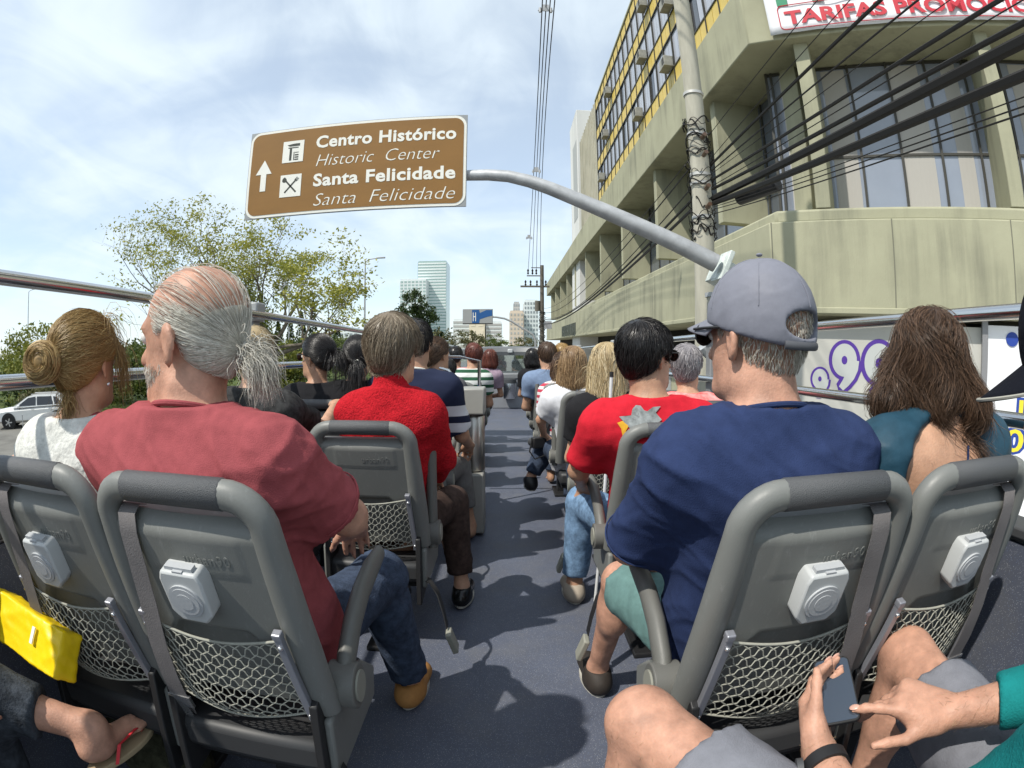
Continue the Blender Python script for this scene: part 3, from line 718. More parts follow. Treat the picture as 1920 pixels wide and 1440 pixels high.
# wide sparse tree with hanging vines
def sparse_tree():
    rng = np.random.default_rng(21); r_ = random.Random(21)
    bx, by = -10.9, 23.0
    t = thing('spreading_tree', 'wide sparse yellow-green tree with hanging vines behind the brown sign', 'tree', (bx, by, GZ)); t.scale = (1.10, 1.0, 0.90)
    q = MB(); tips = []
    def grow(p, d, L, r, lev):
        pts = [p]; rr = [r]
        n = 5 if lev < 3 else 3
        for i in range(n):
            d = (d+Vector((r_.uniform(-.22, .22), r_.uniform(-.22, .22), r_.uniform(-.10, .16)))).normalized()
            p = p+d*(L/n); pts.append(p); rr.append(r*(1-0.42*(i+1)/n))
        q.tube(pts, rr, 7 if lev < 2 else 4)
        if lev >= 2:
            for k, pp in enumerate(pts[1:]): tips.append((pp, lev))
        if lev < 5:
            for k in range(3 if lev else 6):
                i = r_.randint(2 if lev else 3, n); ax = Vector((r_.uniform(-1, 1), r_.uniform(-1, 1), r_.uniform(-0.3, 0.8)))
                grow(pts[i], (d*0.85+ax*0.8).normalized(), L*r_.uniform(0.55, 0.78), rr[i]*0.62, lev+1)
    p0 = Vector((0.0, 0, 0)); top = Vector((0.15, 0, 4.6))
    q.tube([p0, Vector((-.1, 0, 1.5)), Vector((0.0, 0, 3.0)), top], [0.30, 0.24, 0.2, 0.17], 9)
    for d, L, r in (((-0.85, 0.1, 0.36), 5.6, 0.14), ((0.85, 0.1, 0.33), 3.4, 0.12), ((-0.4, -0.4, 0.75), 4.0, 0.12), ((0.35, 0.5, 0.75), 3.2, 0.11), ((-0.95, -0.2, 0.10), 5.4, 0.11), ((-0.15, 0.2, 0.95), 3.6, 0.10), ((0.9, -0.3, 0.15), 3.0, 0.09), ((-0.6, 0.5, 0.6), 4.0, 0.1)):
        grow(top+Vector((r_.uniform(-.1, .1), 0, r_.uniform(-1.2, 0.1))), Vector(d).normalized(), L, r, 1)
    q.build('trunk', M_bark2, t)
    P = []
    for pp, lev in tips:
        if r_.random() < 0.45: continue
        k = 11 if lev >= 4 else 5
        c = np.array(pp)[None]+rng.normal(size=(k, 3))*np.array([0.26, 0.26, 0.09]); P.append(c)
    P = np.concatenate(P)
    link_mesh('crown', leaf_mesh('crown', P, 0.17, rng, 0.2, 0.45), leafmat('leaf_tree_fresh', (0.19, 0.22, 0.03), (0.42, 0.40, 0.08)), t)
    V = []
    for k in range(300):      # vines hang in the middle of the crown
        x = -2.0+1.1*rng.normal(); y = rng.normal()*0.9; z1 = 6.8+rng.normal()*0.7-0.12*abs(x+2.6)**2*0.5; L = abs(rng.normal())*1.5+0.9
        m_ = int(L*14); zz_ = z1-np.linspace(0, L, m_)
        V.append(np.stack([x+0.06*rng.normal(size=m_)+0.1*np.sin(zz_*2+k), y+0.06*rng.normal(size=m_), zz_], 1))
    link_mesh('vines', leaf_mesh('vines', np.concatenate(V), 0.15, rng, 1.2, 0.5), leafmat('vine_leaf', (0.09, 0.125, 0.015), (0.24, 0.26, 0.045)), t)
    return t
sparse_tree()
G1 = 'park trees and bushes on the left'
dense_tree('park_tree', 'bright green leafy tree at the far left edge above the rail', -41, 33, 3.9, 11.875, 0.1, 6400, L_yel, 1, G1, 0.34)
dense_tree('park_tree', 'mid green leafy tree left of the woman with the bun', -35.0, 34, 3.4, 10.0, 0.1, 5200, L_mid, 2, G1, 0.34)
dense_tree('park_tree', 'darker tree behind the woman with the bun', -29.5, 33, 2.9, 10.0, 0.1, 5200, L_dark, 3, G1, 0.32)
dense_tree('park_tree', 'low green tree between the bun and the bald head', -24.0, 32, 3.0, 10.0, 0.1, 5200, L_mid, 4, G1, 0.3)
dense_tree('bush', 'dark bush beside the white car', -33.5, 26.5, 0.4, 5.75, 0.05, 3000, L_dark, 5, G1, 0.24, cat='bush')
dense_tree('bush', 'grey-brown scrub just behind the white car', -28.5, 25.5, 0.2, 5.75, 0.05, 3000, L_olive, 6, G1, 0.24, cat='bush')
dense_tree('bush', 'dark hedge clump right of the ponytail', -17.5, 36, 2.1, 8.049999999999999, 0.05, 4400, L_dark, 7, G1, 0.26, cat='bush')
dense_tree('bush', 'spiky yellow-green bush beside the woman with the hair clip', -15.0, 33, 1.9, 4.83, 0.05, 3400, L_yel, 8, G1, 0.26, cat='bush')
dense_tree('bush', 'green shrub row left of the red sweater', -17.5, 52, 2.4, 10.35, 0.05, 4000, L_mid, 9, G1, 0.3, cat='bush')
dense_tree('bush', 'far green shrub between the two black-haired women', -21.5, 58, 2.6, 10.35, 0.05, 3600, L_dark, 19, G1, 0.3, cat='bush')
dense_tree('round_tree', 'tall dark green tree in front of the glass tower', -15.4, 90, zabs(9.2), 6.6, 6.6, 3800, L_dark, 10, G1, 0.42)
dense_tree('round_tree', 'small dark tree at the foot of the glass tower', -12.2, 92, zabs(3.6), 2.6, 2.2, 900, L_dark, 11, G1, 0.36)
dense_tree('street_tree', 'hazy olive tree behind the dark ponytail', -10.6, 80, zabs(2.6), 8, 1.0, 1800, L_olive, 12, G1, 0.36)
dense_tree('street_tree', 'pale olive tree under the traffic board', -6.0, 85, zabs(2.3), 6, 1.0, 1500, L_olive, 13, G1, 0.36)
dense_tree('street_tree', 'grey-green tree crown above the bus windscreen', -2.2, 110, zabs(2.2), 9, 1.5, 1600, L_mid, 14, G1, 0.4)
dense_tree('street_tree', 'grey-green tree left of the far utility pole', 3.5, 120, zabs(1.9), 7, 1.5, 1200, L_olive, 15, G1, 0.4)
for i, (x, h, lab) in enumerate(((-39.5, 6.4, 'leftmost dark cypress on the skyline by the rail post'), (-36.8, 4.6, 'short cypress, second from the rail post'), (-34.6, 5.0, 'narrow cypress, third from the rail post'), (-32.6, 5.6, 'broad cypress, fourth from the rail post'), (-30.6, 7.3, 'tallest cypress on the skyline by the rail post'), (-26.5, 3.8, 'small cypress near the black hair ponytail'))):
    rng = np.random.default_rng(50+i); t = thing('cypress', lab, 'cypress', (x, 80, GZ), group='cypresses on the skyline')
    H = zabs(h)-GZ; n = 900; z = rng.uniform(0.05, 1, n); r = (0.95 if i != 3 else 1.3)*np.minimum(1, (1-z)*1.6)**0.7*np.sqrt(rng.uniform(0.3, 1, n)); a = rng.uniform(0, 2*PI, n)
    link_mesh('crown', leaf_mesh('crown', np.stack([r*np.cos(a), r*np.sin(a), z*H], 1), 0.42, rng), L_cyp, t)
    q = MB(); q.cyl((0, 0, 0), (0, 0, H*0.7), 0.18, 6, 0.05); q.build('trunk', M_bark, t)
# lamp posts
def lamp(label, x, y, h, side):
    t = thing('street_lamp', label, 'street lamp', (x, y, GZ), group='street lamps')
    q = MB(); q.cyl((0, 0, 0), (0, 0, h), 0.11, 8, 0.06); q.build('pole', M_galv, t, smooth=True)
    q = MB(); q.tube([(0, 0, h-0.05), (side*0.4, 0, h+0.15), (side*1.1, 0, h+0.22)], 0.045, 6); q.build('arm', M_galv, t)
    q = MB(); q.box((side*1.4, 0, h+0.25), (0.75, 0.25, 0.12)); q.build('lamp_head', M_galv, t, bevel=0.03)
lamp('tall street lamp left of the glass tower', -12.4, 45, zabs(7.4)-GZ, 1)
lamp('small distant street lamp at the far left edge', -75.5, 60, zabs(10.2)-GZ, 1)
lamp('street lamp behind the bald head', -27.0, 62, zabs(7.4)-GZ, 1)
# wire fence posts beside the parked car
for i, (x, y) in enumerate(((-22.3, 17.1), (-20.9, 17.9), (-19.6, 18.8), (-24.0, 16.4))):
    q = MB(); q.cyl((0, 0, 0), (0, 0, 1.05), 0.022, 6); q.ball((0, 0, 1.06), 0.032, 6, 4); o = q.build('fence_post', M_galv); o.location = (x, y, GZ)
    tag(o, ('thin metal post in front of the white car front wheel', 'thin metal post in front of the white car door', 'thin metal post at the tail of the white car', 'thin metal post at the white car bumper')[i], 'post', 'thin posts by the white car')
# ------------------------------------------------------------------ white car
def car():
    M_w = mat('car_white', (0.78, 0.78, 0.76), 0.25, 0.5, coat=0.6); M_g = mat('car_glass', (0.02, 0.024, 0.03), 0.05, 0.8)
    M_t = mat('tyre', (0.02, 0.02, 0.02), 0.8); M_r = mat('rim', (0.5, 0.5, 0.5), 0.3, metal=0.7); M_b = mat('car_trim', (0.02, 0.02, 0.02), 0.6)
    c = thing('parked_car', 'white sport utility car parked at the left beyond the rail', 'car', (-25.6, 20.6, GZ), math.radians(39.5))
    # local: x forward is -x (nose to the left), y across
    prof = [(-2.35, 0.32, 0.78, 0.80), (-2.30, 0.28, 0.98, 0.86), (-1.6, 0.26, 1.08, 0.92), (-1.05, 0.26, 1.10, 0.93), (-0.3, 0.26, 1.12, 0.93), (0.9, 0.26, 1.14, 0.93), (1.9, 0.27, 1.13, 0.92), (2.3, 0.30, 1.08, 0.88), (2.4, 0.36, 0.95, 0.82)]
    V = []; F = []; n = 10
    for x, z0, z1, w in prof:
        for k in range(n):
            a = 2*PI*k/n+PI/n; ca, sa = math.cos(a), math.sin(a); e = 0.45
            V.append((x, w*math.copysign(abs(ca)**e, ca), (z0+z1)/2+(z1-z0)/2*math.copysign(abs(sa)**e, sa)))
    for i in range(len(prof)-1):
        for k in range(n): l = (k+1) % n; F.append((i*n+k, i*n+l, (i+1)*n+l, (i+1)*n+k))
    F.append(list(range(n))); F.append([(len(prof)-1)*n+k for k in range(n)])
    q = MB(); q.add(V, F); b = q.build('body', M_w, c, smooth=True, sharp=35)
    q = MB(); cab = [(-1.15, 1.08), (-0.25, 1.62), (0.2, 1.70), (1.6, 1.68), (2.2, 1.14)]
    V = [(x, s*(0.86 if z < 1.2 else 0.66), z) for s in (-1, 1) for x, z in cab]; k = len(cab)
    q.add(V, [list(range(k)), list(range(k, 2*k))]+[(i, i+1, k+i+1, k+i) for i in range(k-1)]); q.build('cabin', M_w, c, smooth=True, sharp=25)
    for s in (-1, 1):
        def sp(x, z): return (x, s*((0.86-(z-1.10)*0.345)+0.012), z)
        for nm, P in (('side_window', [(-0.85, 1.17), (-0.18, 1.57), (0.28, 1.62), (0.28, 1.17)]), ('side_window', [(0.36, 1.17), (0.36, 1.62), (1.25, 1.60), (1.35, 1.17)]), ('side_window', [(1.43, 1.17), (1.35, 1.59), (1.55, 1.56), (1.95, 1.17)])):
            q = MB(); q.add([sp(x, z) for x, z in P], [list(range(4))]); q.build(nm, M_g, c)
        q = MB(); q.box((-0.75, s*1.02, 1.16), (0.16, 0.2, 0.15)); q.build('mirror', M_w, c, bevel=0.04)
        q = MB(); q.box((-2.2, s*0.62, 0.80), (0.22, 0.42, 0.17)); q.build('headlight', mat('car_lamp', (0.35, 0.37, 0.4), 0.1), c, bevel=0.04)
        q = MB(); q.ball((-2.3, s*0.6, 0.48), (0.08, 0.1, 0.08), 8, 6); q.build('fog_lamp', M_b, c)
        for x in (-0.02, 1.05):
            q = MB(); q.box((x+0.12, s*0.945, 0.98), (0.2, 0.03, 0.035)); q.build('door_handle', M_w, c)
        for x in (-1.45, 1.5):
            q = MB(); q.cyl((x, s*0.78, 0.42), (x, s*0.945, 0.42), 0.44, 20); q.build('wheel_arch', M_b, c)
            w = MB(); w.cyl((x, s*0.72, 0.36), (x, s*0.955, 0.36), 0.36, 22); wo = w.build('wheel', M_t, c, smooth=True, sharp=40)
            w = MB(); w.cyl((x, s*0.95, 0.36), (x, s*0.962, 0.36), 0.22, 18)
            w.build('hub', M_b, wo)
            w = MB()
            for kk in range(5):
                a = kk*2*PI/5; w.box((x+0.11*math.cos(a), s*0.966, 0.36+0.11*math.sin(a)), (0.22, 0.012, 0.06), rot=(0, -a, 0))
            w.cyl((x, s*0.955, 0.36), (x, s*0.975, 0.36), 0.06, 10); w.build('rim', M_r, wo)
    q = MB(); q.add([(-1.10, -0.74, 1.12), (-1.10, 0.74, 1.12), (-0.32, 0.60, 1.60), (-0.32, -0.60, 1.60)], [(0,1,2,3)]); 
    for v in q.v: v.x -= 0.03; v.z += 0.03
    q.build('windscreen', M_g, c)
    q = MB(); q.box((-2.36, 0, 0.72), (0.05, 1.0, 0.16)); q.build('grille', M_b, c, bevel=0.02)
    for s in (-1, 1):
        q = MB(); q.cyl((0.0, s*0.6, 1.74), (1.7, s*0.6, 1.72), 0.025, 6); q.build('roof_rail', M_r, c)
car()
# ------------------------------------------------------------------ far town
def block(name, label, x0, x1, y, ztop, m_wall, rows, cols, m_win, dep=18.0, wf=0.6, hf=0.5, band=False, side=0):
    t = thing(name, label, 'building', ((x0+x1)/2, y, GZ), group='far town buildings')
    w = x1-x0; H = zabs(ztop)-GZ
    q = MB(); q.bounds((-w/2, 0, 0), (w/2, dep, H)); q.build('wall', m_wall, t)
    q = MB(); q.bounds((-w/2+0.3, 0.3, H+0.01), (w/2-0.3, dep-0.3, H+0.8)); q.build('roof', m_wall, t)
    fh = H/rows
    if band:
        for r in range(rows):
            q = MB(); q.bounds((-w/2+0.25, -0.12, r*fh+fh*0.35), (w/2-0.25, -0.02, r*fh+fh*(0.35+hf))); q.build('window_band', m_win, t)
    else:
        cw = w/cols; me = None
        for r in range(rows):
            for c_ in range(cols):
                if me is None:
                    q = MB(); q.bounds((-cw*wf/2, -0.1, 0), (cw*wf/2, -0.02, fh*hf)); me = q.mesh('window')
                o = link_mesh('window', me, m_win, t); o.location = (-w/2+cw*(c_+0.5), 0, r*fh+fh*0.3)
    return t
W_white = mat('far_white', (0.66, 0.70, 0.70), 0.6, noise=0.06, nscale=0.1); W_glass = mat('far_green_glass', (0.34, 0.45, 0.43), 0.2, 0.6)
W_beige = mat('far_beige', (0.62, 0.52, 0.42), 0.8, noise=0.06, nscale=0.1); W_grey = mat('far_grey', (0.40, 0.40, 0.39), 0.8)
W_win = mat('far_window', (0.26, 0.29, 0.31), 0.3); W_cream = mat('far_cream', (0.72, 0.64, 0.50), 0.8)
block('glass_tower', 'tall pale green glass office tower on the skyline', -51.6, -35.0, 300, 47.5, W_glass, 30, 1, mat('far_slab_white', (0.72, 0.76, 0.75), 0.5), band=True, hf=0.45)
block('glass_tower', 'shorter white office tower left of the tall glass tower', -59.8, -45.0, 290, 36.0, W_white, 22, 7, W_glass, wf=0.62, hf=0.5)
block('apartment_block', 'low grey and white block left of the traffic board', -27.0, -18.6, 260, 12.0, W_white, 8, 1, W_grey, band=True, hf=0.5)
block('apartment_block', 'plain cream building under the traffic board', -17.6, -10.6, 240, 11.0, W_cream, 4, 2, W_cream)
block('apartment_block', 'white banded building right of the cream one', -10.2, -3.0, 242, 10.0, W_white, 8, 1, W_grey, band=True, hf=0.5)
block('apartment_block', 'tall beige apartment tower left of the far pole', 0.5, 6.3, 220, 13.5, W_beige, 9, 4, W_grey, wf=0.4, hf=0.45)
block('apartment_block', 'slim grey-topped tower behind the beige apartments', 2.2, 5.0, 230, 18.0, W_grey, 12, 3, W_win)
block('apartment_block', 'pale gridded tower behind the far pole', 6.6, 12.6, 224, 18.4, W_white, 12, 5, W_win, wf=0.55, hf=0.5)
block('apartment_block', 'long low white building on the left skyline', -88, -60, 240, 6.5, W_white, 4, 12, W_win)
block('apartment_block', 'small white houses row beyond the black-haired women', -58, -46, 200, 4.4, W_white, 3, 6, W_win)
# utility shed at far right end of the street
# ------------------------------------------------------------------ the open upper deck
M_floor = mat('deck_vinyl', (0.085, 0.096, 0.130), 0.55, 0.35, noise=0.12, nscale=3)
def specks(m):
    nt = m.node_tree; N, L = nt.nodes, nt.links; b = N['Principled BSDF']; src = b.inputs['Base Color'].links[0].from_socket
    t = N.new('ShaderNodeTexCoord')
    for sc_, lim, col in ((190, 0.19, (0.50, 0.52, 0.55)), (120, 0.15, (0.16, 0.22, 0.38)), (60, 0.085, (0.5, 0.51, 0.52))):
        v = N.new('ShaderNodeTexVoronoi'); v.inputs['Scale'].default_value = sc_; L.new(t.outputs['Object'], v.inputs['Vector'])
        lt = N.new('ShaderNodeMath'); lt.operation = 'LESS_THAN'; lt.inputs[1].default_value = lim; L.new(v.outputs['Distance'], lt.inputs[0])
        mu = N.new('ShaderNodeMath'); mu.operation = 'MULTIPLY'; mu.inputs[1].default_value = 0.55; L.new(lt.outputs[0], mu.inputs[0])
        mx = N.new('ShaderNodeMix'); mx.data_type = 'RGBA'; L.new(mu.outputs[0], mx.inputs['Factor']); L.new(src, mx.inputs[6]); mx.inputs[7].default_value = (*col, 1); src = mx.outputs[2]
    L.new(src, b.inputs['Base Color'])
specks(M_floor)
def dirt(m):
    nt = m.node_tree; N, L = nt.nodes, nt.links; b = N['Principled BSDF']; src = b.inputs['Base Color'].links[0].from_socket
    t = N.new('ShaderNodeTexCoord'); n = N.new('ShaderNodeTexNoise'); n.inputs['Scale'].default_value = 2.3; n.inputs['Detail'].default_value = 10; n.inputs['Roughness'].default_value = 0.7; L.new(t.outputs['Object'], n.inputs['Vector'])
    r = N.new('ShaderNodeMapRange'); r.inputs['From Min'].default_value = 0.48; r.inputs['From Max'].default_value = 0.72; r.inputs['To Max'].default_value = 0.45; L.new(n.outputs[0], r.inputs['Value'])
    mx = N.new('ShaderNodeMix'); mx.data_type = 'RGBA'; L.new(r.outputs[0], mx.inputs['Factor']); L.new(src, mx.inputs[6]); mx.inputs[7].default_value = (0.15, 0.145, 0.135, 1); L.new(mx.outputs[2], b.inputs['Base Color'])
    r2 = N.new('ShaderNodeMapRange'); r2.inputs['To Min'].default_value = 0.42; r2.inputs['To Max'].default_value = 0.75; L.new(n.outputs[0], r2.inputs['Value']); L.new(r2.outputs[0], b.inputs['Roughness'])
dirt(M_floor)
m = MB(); m.bounds((-1.34, -1.6, -0.06), (1.34, 13.6, 0)); struct('deck_floor', m, M_floor, bus=True)
M_shell = mat('seat_shell_grey', (0.165, 0.170, 0.160), 0.42, 0.45, noise=0.08, nscale=2.5, bump=0.12, bscale=260, bdist=0.002)
def scuffs(m, col=(0.26, 0.265, 0.255), amt=0.5, sc=(7, 7, 2.2)):
    nt = m.node_tree; N, L = nt.nodes, nt.links; b = N['Principled BSDF']; src = b.inputs['Base Color'].links[0].from_socket
    t = N.new('ShaderNodeTexCoord'); mp = N.new('ShaderNodeMapping'); mp.inputs['Scale'].default_value = sc; mp.inputs['Rotation'].default_value = (0.5, 0.3, 0.6); L.new(t.outputs['Object'], mp.inputs[0])
    n = N.new('ShaderNodeTexNoise'); n.inputs['Scale'].default_value = 9; n.inputs['Detail'].default_value = 9; n.inputs['Roughness'].default_value = 0.75; L.new(mp.outputs[0], n.inputs['Vector'])
    r = N.new('ShaderNodeMapRange'); r.inputs['From Min'].default_value = 0.56; r.inputs['From Max'].default_value = 0.70; r.inputs['To Max'].default_value = amt; L.new(n.outputs[0], r.inputs['Value'])
    mx = N.new('ShaderNodeMix'); mx.data_type = 'RGBA'; L.new(r.outputs[0], mx.inputs['Factor']); L.new(src, mx.inputs[6]); mx.inputs[7].default_value = (*col, 1); L.new(mx.outputs[2], b.inputs['Base Color'])
    r2 = N.new('ShaderNodeMapRange'); r2.inputs['To Min'].default_value = 0.34; r2.inputs['To Max'].default_value = 0.62; L.new(n.outputs[0], r2.inputs['Value']); L.new(r2.outputs[0], b.inputs['Roughness'])
scuffs(M_shell)
M_grip = mat('grip_dark_grey', (0.075, 0.078, 0.082), 0.45, 0.45, bump=0.6, bscale=700, bdist=0.003)
M_audio = mat('audio_unit_grey', (0.46, 0.475, 0.475), 0.38, 0.45)
M_audiod = mat('audio_disc_grey', (0.40, 0.415, 0.43), 0.45, 0.4, bump=0.2, bscale=120, bdist=0.002)
M_strap = mat('belt_webbing', (0.155, 0.145, 0.145), 0.85, 0.2, bump=0.5, bscale=300, bdist=0.002, noise=0.1, nscale=20)
M_net = mat('net_cord', (0.33, 0.33, 0.285), 0.8, 0.2, noise=0.15, nscale=60)
M_rail = mat('net_rail_alu', (0.32, 0.33, 0.37), 0.4, 0.5, metal=0.5)
M_screw = mat('screw_steel', (0.7, 0.7, 0.7), 0.25, metal=0.9)
M_blackp = mat('black_plastic', (0.015, 0.015, 0.016), 0.5, 0.4)
M_arm = mat('armrest_grey', (0.125, 0.125, 0.115), 0.5, 0.4, bump=0.2, bscale=200, bdist=0.002)
M_cush = mat('seat_moulding', (0.035, 0.036, 0.038), 0.5, 0.4)  # dark plastic; the shade under the seat is also put into this colour
M_buck = mat('buckle_plastic', (0.26, 0.26, 0.22), 0.5, 0.4)
M_steel = mat('chrome_tube', (0.62, 0.62, 0.62), 0.18, 0.5, metal=1.0, noise=0.06, nscale=4)
BK = Matrix.Translation((0, 0.158, 0.515)) @ Matrix.Rotation(math.radians(16.5), 4, 'X') @ Matrix.Diagonal((1, 1, 0.86, 1))      # back frame: x, out of the rear = -y, up = z
SEATME = {}
def seat_mesh(key, fn):
    if key not in SEATME: SEATME[key] = fn()
    return SEATME[key]
def bk(q):
    q.v = [BK @ Vector((v.x*(1+0.13*max(0, 1-v.z/0.5)), v.y, v.z)) for v in q.v]; return q
def m_frame():
    pts = []; w = 0.196
    pts += [(-w+0.012, 0, 0.0), (-w+0.004, 0, 0.2), (-w, 0, 0.40), (-w, 0, 0.50)]
    for i in range(1, 8):
        a = PI-i*PI/2/8; pts.append((-w+0.075+0.075*math.cos(a), 0, 0.515+0.075*math.sin(a)))
    pts.append((-0.118, 0, 0.59))
    full = pts+[(-x, y, z) for x, y, z in pts[::-1]]
    n = len(full); rr = []
    for i, p in enumerate(full): rr.append(0.036-0.006*max(0, (p[2]-0.3)/0.3))
    return bk(MB().tube(full, rr, 14, ref=(0, 1, 0), sx=0.82)).mesh('frame', True, 60)
def m_grip():
    return bk(MB().tube([(-0.124, 0, 0.59), (-0.12, 0, 0.59), (0, 0, 0.591), (0.12, 0, 0.59), (0.124, 0, 0.59)], [0.028, 0.0315, 0.0315, 0.0315, 0.028], 18, ref=(0, 1, 0), sx=0.85)).mesh('grip', True, 60)
def m_panel():
    V = []; F = []; nu, nv = 48, 60
    for j in range(nv+1):
        v = 0.0+0.535*j/nv
        for i in range(nu+1):
            u = -0.186+0.372*i/nu
            w = -0.016-0.008*math.sin(PI*(i/nu))
            # arched recess behind the net pocket
            if v < 0.33:
                top = 0.265-0.9*max(0, abs(u)-0.085)**1.15*3.0
                e = min(1, max(0, (top-v)/0.022)); e = e*e*(3-2*e); w += 0.026*e
            # shallow label plate
            if 0.415 < v < 0.50 and -0.115 < u < 0.135: w -= 0.0016
            if v > 0.50: k = (v-0.50)/0.035; w += 0.030*k*k
            V.append((u, w, v))
    n1 = len(V)
    for j in range(nv):
        for i in range(nu): a = j*(nu+1)+i; F.append((a, a+1, a+nu+2, a+nu+1))
    q = MB(); q.add(V, F)
    q.bounds((-0.184, 0.012, 0.0), (0.184, 0.034, 0.53))
    return bk(q).mesh('panel', True, 50)
def m_net():
    q = MB()
    def S(a, b):
        u = -0.158+0.316*a; bulge = math.sin(PI*a)
        v = 0.262-0.245*b-0.020*bulge*(1-b)-0.012*math.sin(PI*a)*b
        w = -0.034-0.045*bulge*(0.25+0.75*b**0.8)*(1-0.35*max(0, b-0.8)*5)
        return (u, w, v)
    NU, NB = 11, 8
    for fam in (1, -1):
        for k in range(-NB, NU+NB):
            pts = []
            for s in range(0, NB*2+1):
                b = s/(NB*2); c = k+fam*(s/2.0)
                wob = 0.17*(1 if s % 2 else -1)*fam
                a = (c+wob)/NU
                if -0.02 <= a <= 1.02: pts.append(S(min(1, max(0, a)), b))
            if len(pts) > 1: q.tube(pts, 0.0017, 5)
    for b in (0, 1): q.tube([S(i/24, b) for i in range(25)], 0.0032, 6)
    return bk(q).mesh('pocket_net', True, 80)
def m_netrail(s):
    q = MB(); q.box((s*0.166, -0.036, 0.135), (0.017, 0.016, 0.285)); return bk(q).mesh('net_rail')
def m_railcap(s):
    q = MB(); q.box((s*0.166, -0.036, 0.284), (0.020, 0.019, 0.018)); return bk(q).mesh('rail_cap')
def m_screws(s, v):
    q = MB(); q.ball((s*0.166, -0.046, v), (0.006, 0.004, 0.006), 8, 6); return bk(q).mesh('screw', True)
def m_audio():
    q = MB(); q.prism([(-0.030, 0.0), (0.030, 0.0), (0.050, 0.022), (0.052, 0.108), (0.044, 0.128), (-0.044, 0.128), (-0.052, 0.108), (-0.050, 0.022)], -0.062, -0.020, 'y')
    q.v = [Vector((v.x, v.y, v.z+0.315)) for v in q.v]; return bk(q).mesh('audio_unit', True, 30)
def m_adisc():
    q = MB(); c = (0, 0.315+0.060)
    q.cyl((0, -0.066, c[1]), (0, -0.060, c[1]), 0.040, 36); q.cyl((0, -0.0675, c[1]), (0, -0.0655, c[1]), 0.033, 36)
    q.cyl((0, -0.0685, c[1]), (0, -0.0670, c[1]), 0.020, 28)
    return bk(q).mesh('speaker_disc', True, 35)
def m_aclip():
    q = MB(); q.bounds((-0.034, -0.054, 0.441), (0.034, -0.038, 0.451)); q.bounds((-0.012, -0.060, 0.438), (0.012, -0.036, 0.446)); return bk(q).mesh('socket')
def ribbon(path, wdir, width, th=0.0016):
    V = []; F = []; n = len(path); wd = Vector(wdir)*width/2
    for i, p in enumerate(path):
        p = Vector(p); t = (Vector(path[min(i+1, n-1)])-Vector(path[max(i-1, 0)])).normalized(); nn = t.cross(wd).normalized()*th/2
        V += [p-wd-nn, p+wd-nn, p+wd+nn, p-wd+nn]
    for i in range(n-1):
        for k in range(4): l = (k+1) % 4; F.append((i*4+k, i*4+l, i*4+4+l, i*4+4+k))
    F += [(0,1,2,3), tuple(4*(n-1)+k for k in (3,2,1,0))]
    return V, F
def m_strap(s):
    q = MB(); path = [(s*0.125, 0.02, 0.535), (s*0.125, 0.0, 0.548), (s*0.126, -0.020, 0.538), (s*0.128, -0.030, 0.50), (s*0.132, -0.033, 0.42), (s*0.137, -0.040, 0.32), (s*0.145, -0.056, 0.20), (s*0.150, -0.062, 0.10), (s*0.155, -0.060, 0.02)]
    q.add(*ribbon(path, (1, 0, 0), 0.048)); return bk(q).mesh('belt_strap', True, 60)
def m_tongue(s):
    q = MB(); q.bounds((s*0.155-0.03, -0.064, -0.02), (s*0.155+0.03, -0.056, 0.022)); q.bounds((s*0.155-0.012, -0.062, -0.065), (s*0.155+0.012, -0.058, -0.02)); return bk(q).mesh('belt_tongue')
def m_strapend(s):
    q = MB(); q.add(*ribbon([(s*0.157, -0.055, -0.01), (s*0.165, -0.05, -0.07), (s*0.175, -0.06, -0.13)], (1, 0, 0), 0.046)); return bk(q).mesh('belt_end')
def m_pan():
    q = MB(); V = []; n = 14
    q.prism([(-0.215, 0.10), (0.215, 0.10), (0.225, 0.42), (0.19, 0.50), (-0.19, 0.50), (-0.225, 0.42)], 0.36, 0.445)
    return q.mesh('seat_pan', True, 40)
def m_bolster(s):
    q = MB(); q.prism([(0.10, 0.34), (0.12, 0.50), (0.22, 0.52), (0.40, 0.49), (0.49, 0.42), (0.46, 0.34)], s*0.208, s*0.232, 'x'); return q.mesh('side_shield', True, 40)
def m_legs():
    q = MB(); q.box((0, 0.30, 0.20), (0.09, 0.10, 0.36)); q.box((0, 0.28, 0.345), (0.40, 0.30, 0.03)); q.box((0, 0.30, 0.012), (0.16, 0.34, 0.024)); return q.mesh('pedestal')
def m_hinge(s):
    q = MB(); q.prism([(0.06, 0.28), (0.10, 0.55), (0.16, 0.58), (0.20, 0.50), (0.22, 0.30)], s*0.19, s*0.212, 'x'); return q.mesh('hinge_plate', True, 40)
def m_arm(s, up):
    q = MB(); pv = Vector((s*0.250, 0.20, 0.56))
    if up: pts = [pv+Vector((0, 0.02*i*0.2, 0.075*i)) for i in range(-1, 7)]
    else: pts = [pv+Vector((0, -0.03, -0.03)), pv+Vector((0, 0.03, 0.04)), pv+Vector((0, 0.10, 0.09)), pv+Vector((0, 0.19, 0.125)), pv+Vector((0, 0.30, 0.145)), pv+Vector((0, 0.385, 0.15))]
    q.tube(pts, [0.024]+[0.028]*(len(pts)-2)+[0.022], 12, ref=(1, 0, 0), sx=0.85); return q.mesh('armrest', True, 60)
def m_pivot(s):
    q = MB(); q.cyl((s*0.212, 0.20, 0.55), (s*0.285, 0.20, 0.55), 0.052, 24); return q.mesh('armrest_pivot', True, 40)
def m_pivotcap(s):
    q = MB(); q.cyl((s*0.285, 0.20, 0.55), (s*0.290, 0.20, 0.55), 0.036, 20); return q.mesh('pivot_cap', True, 40)
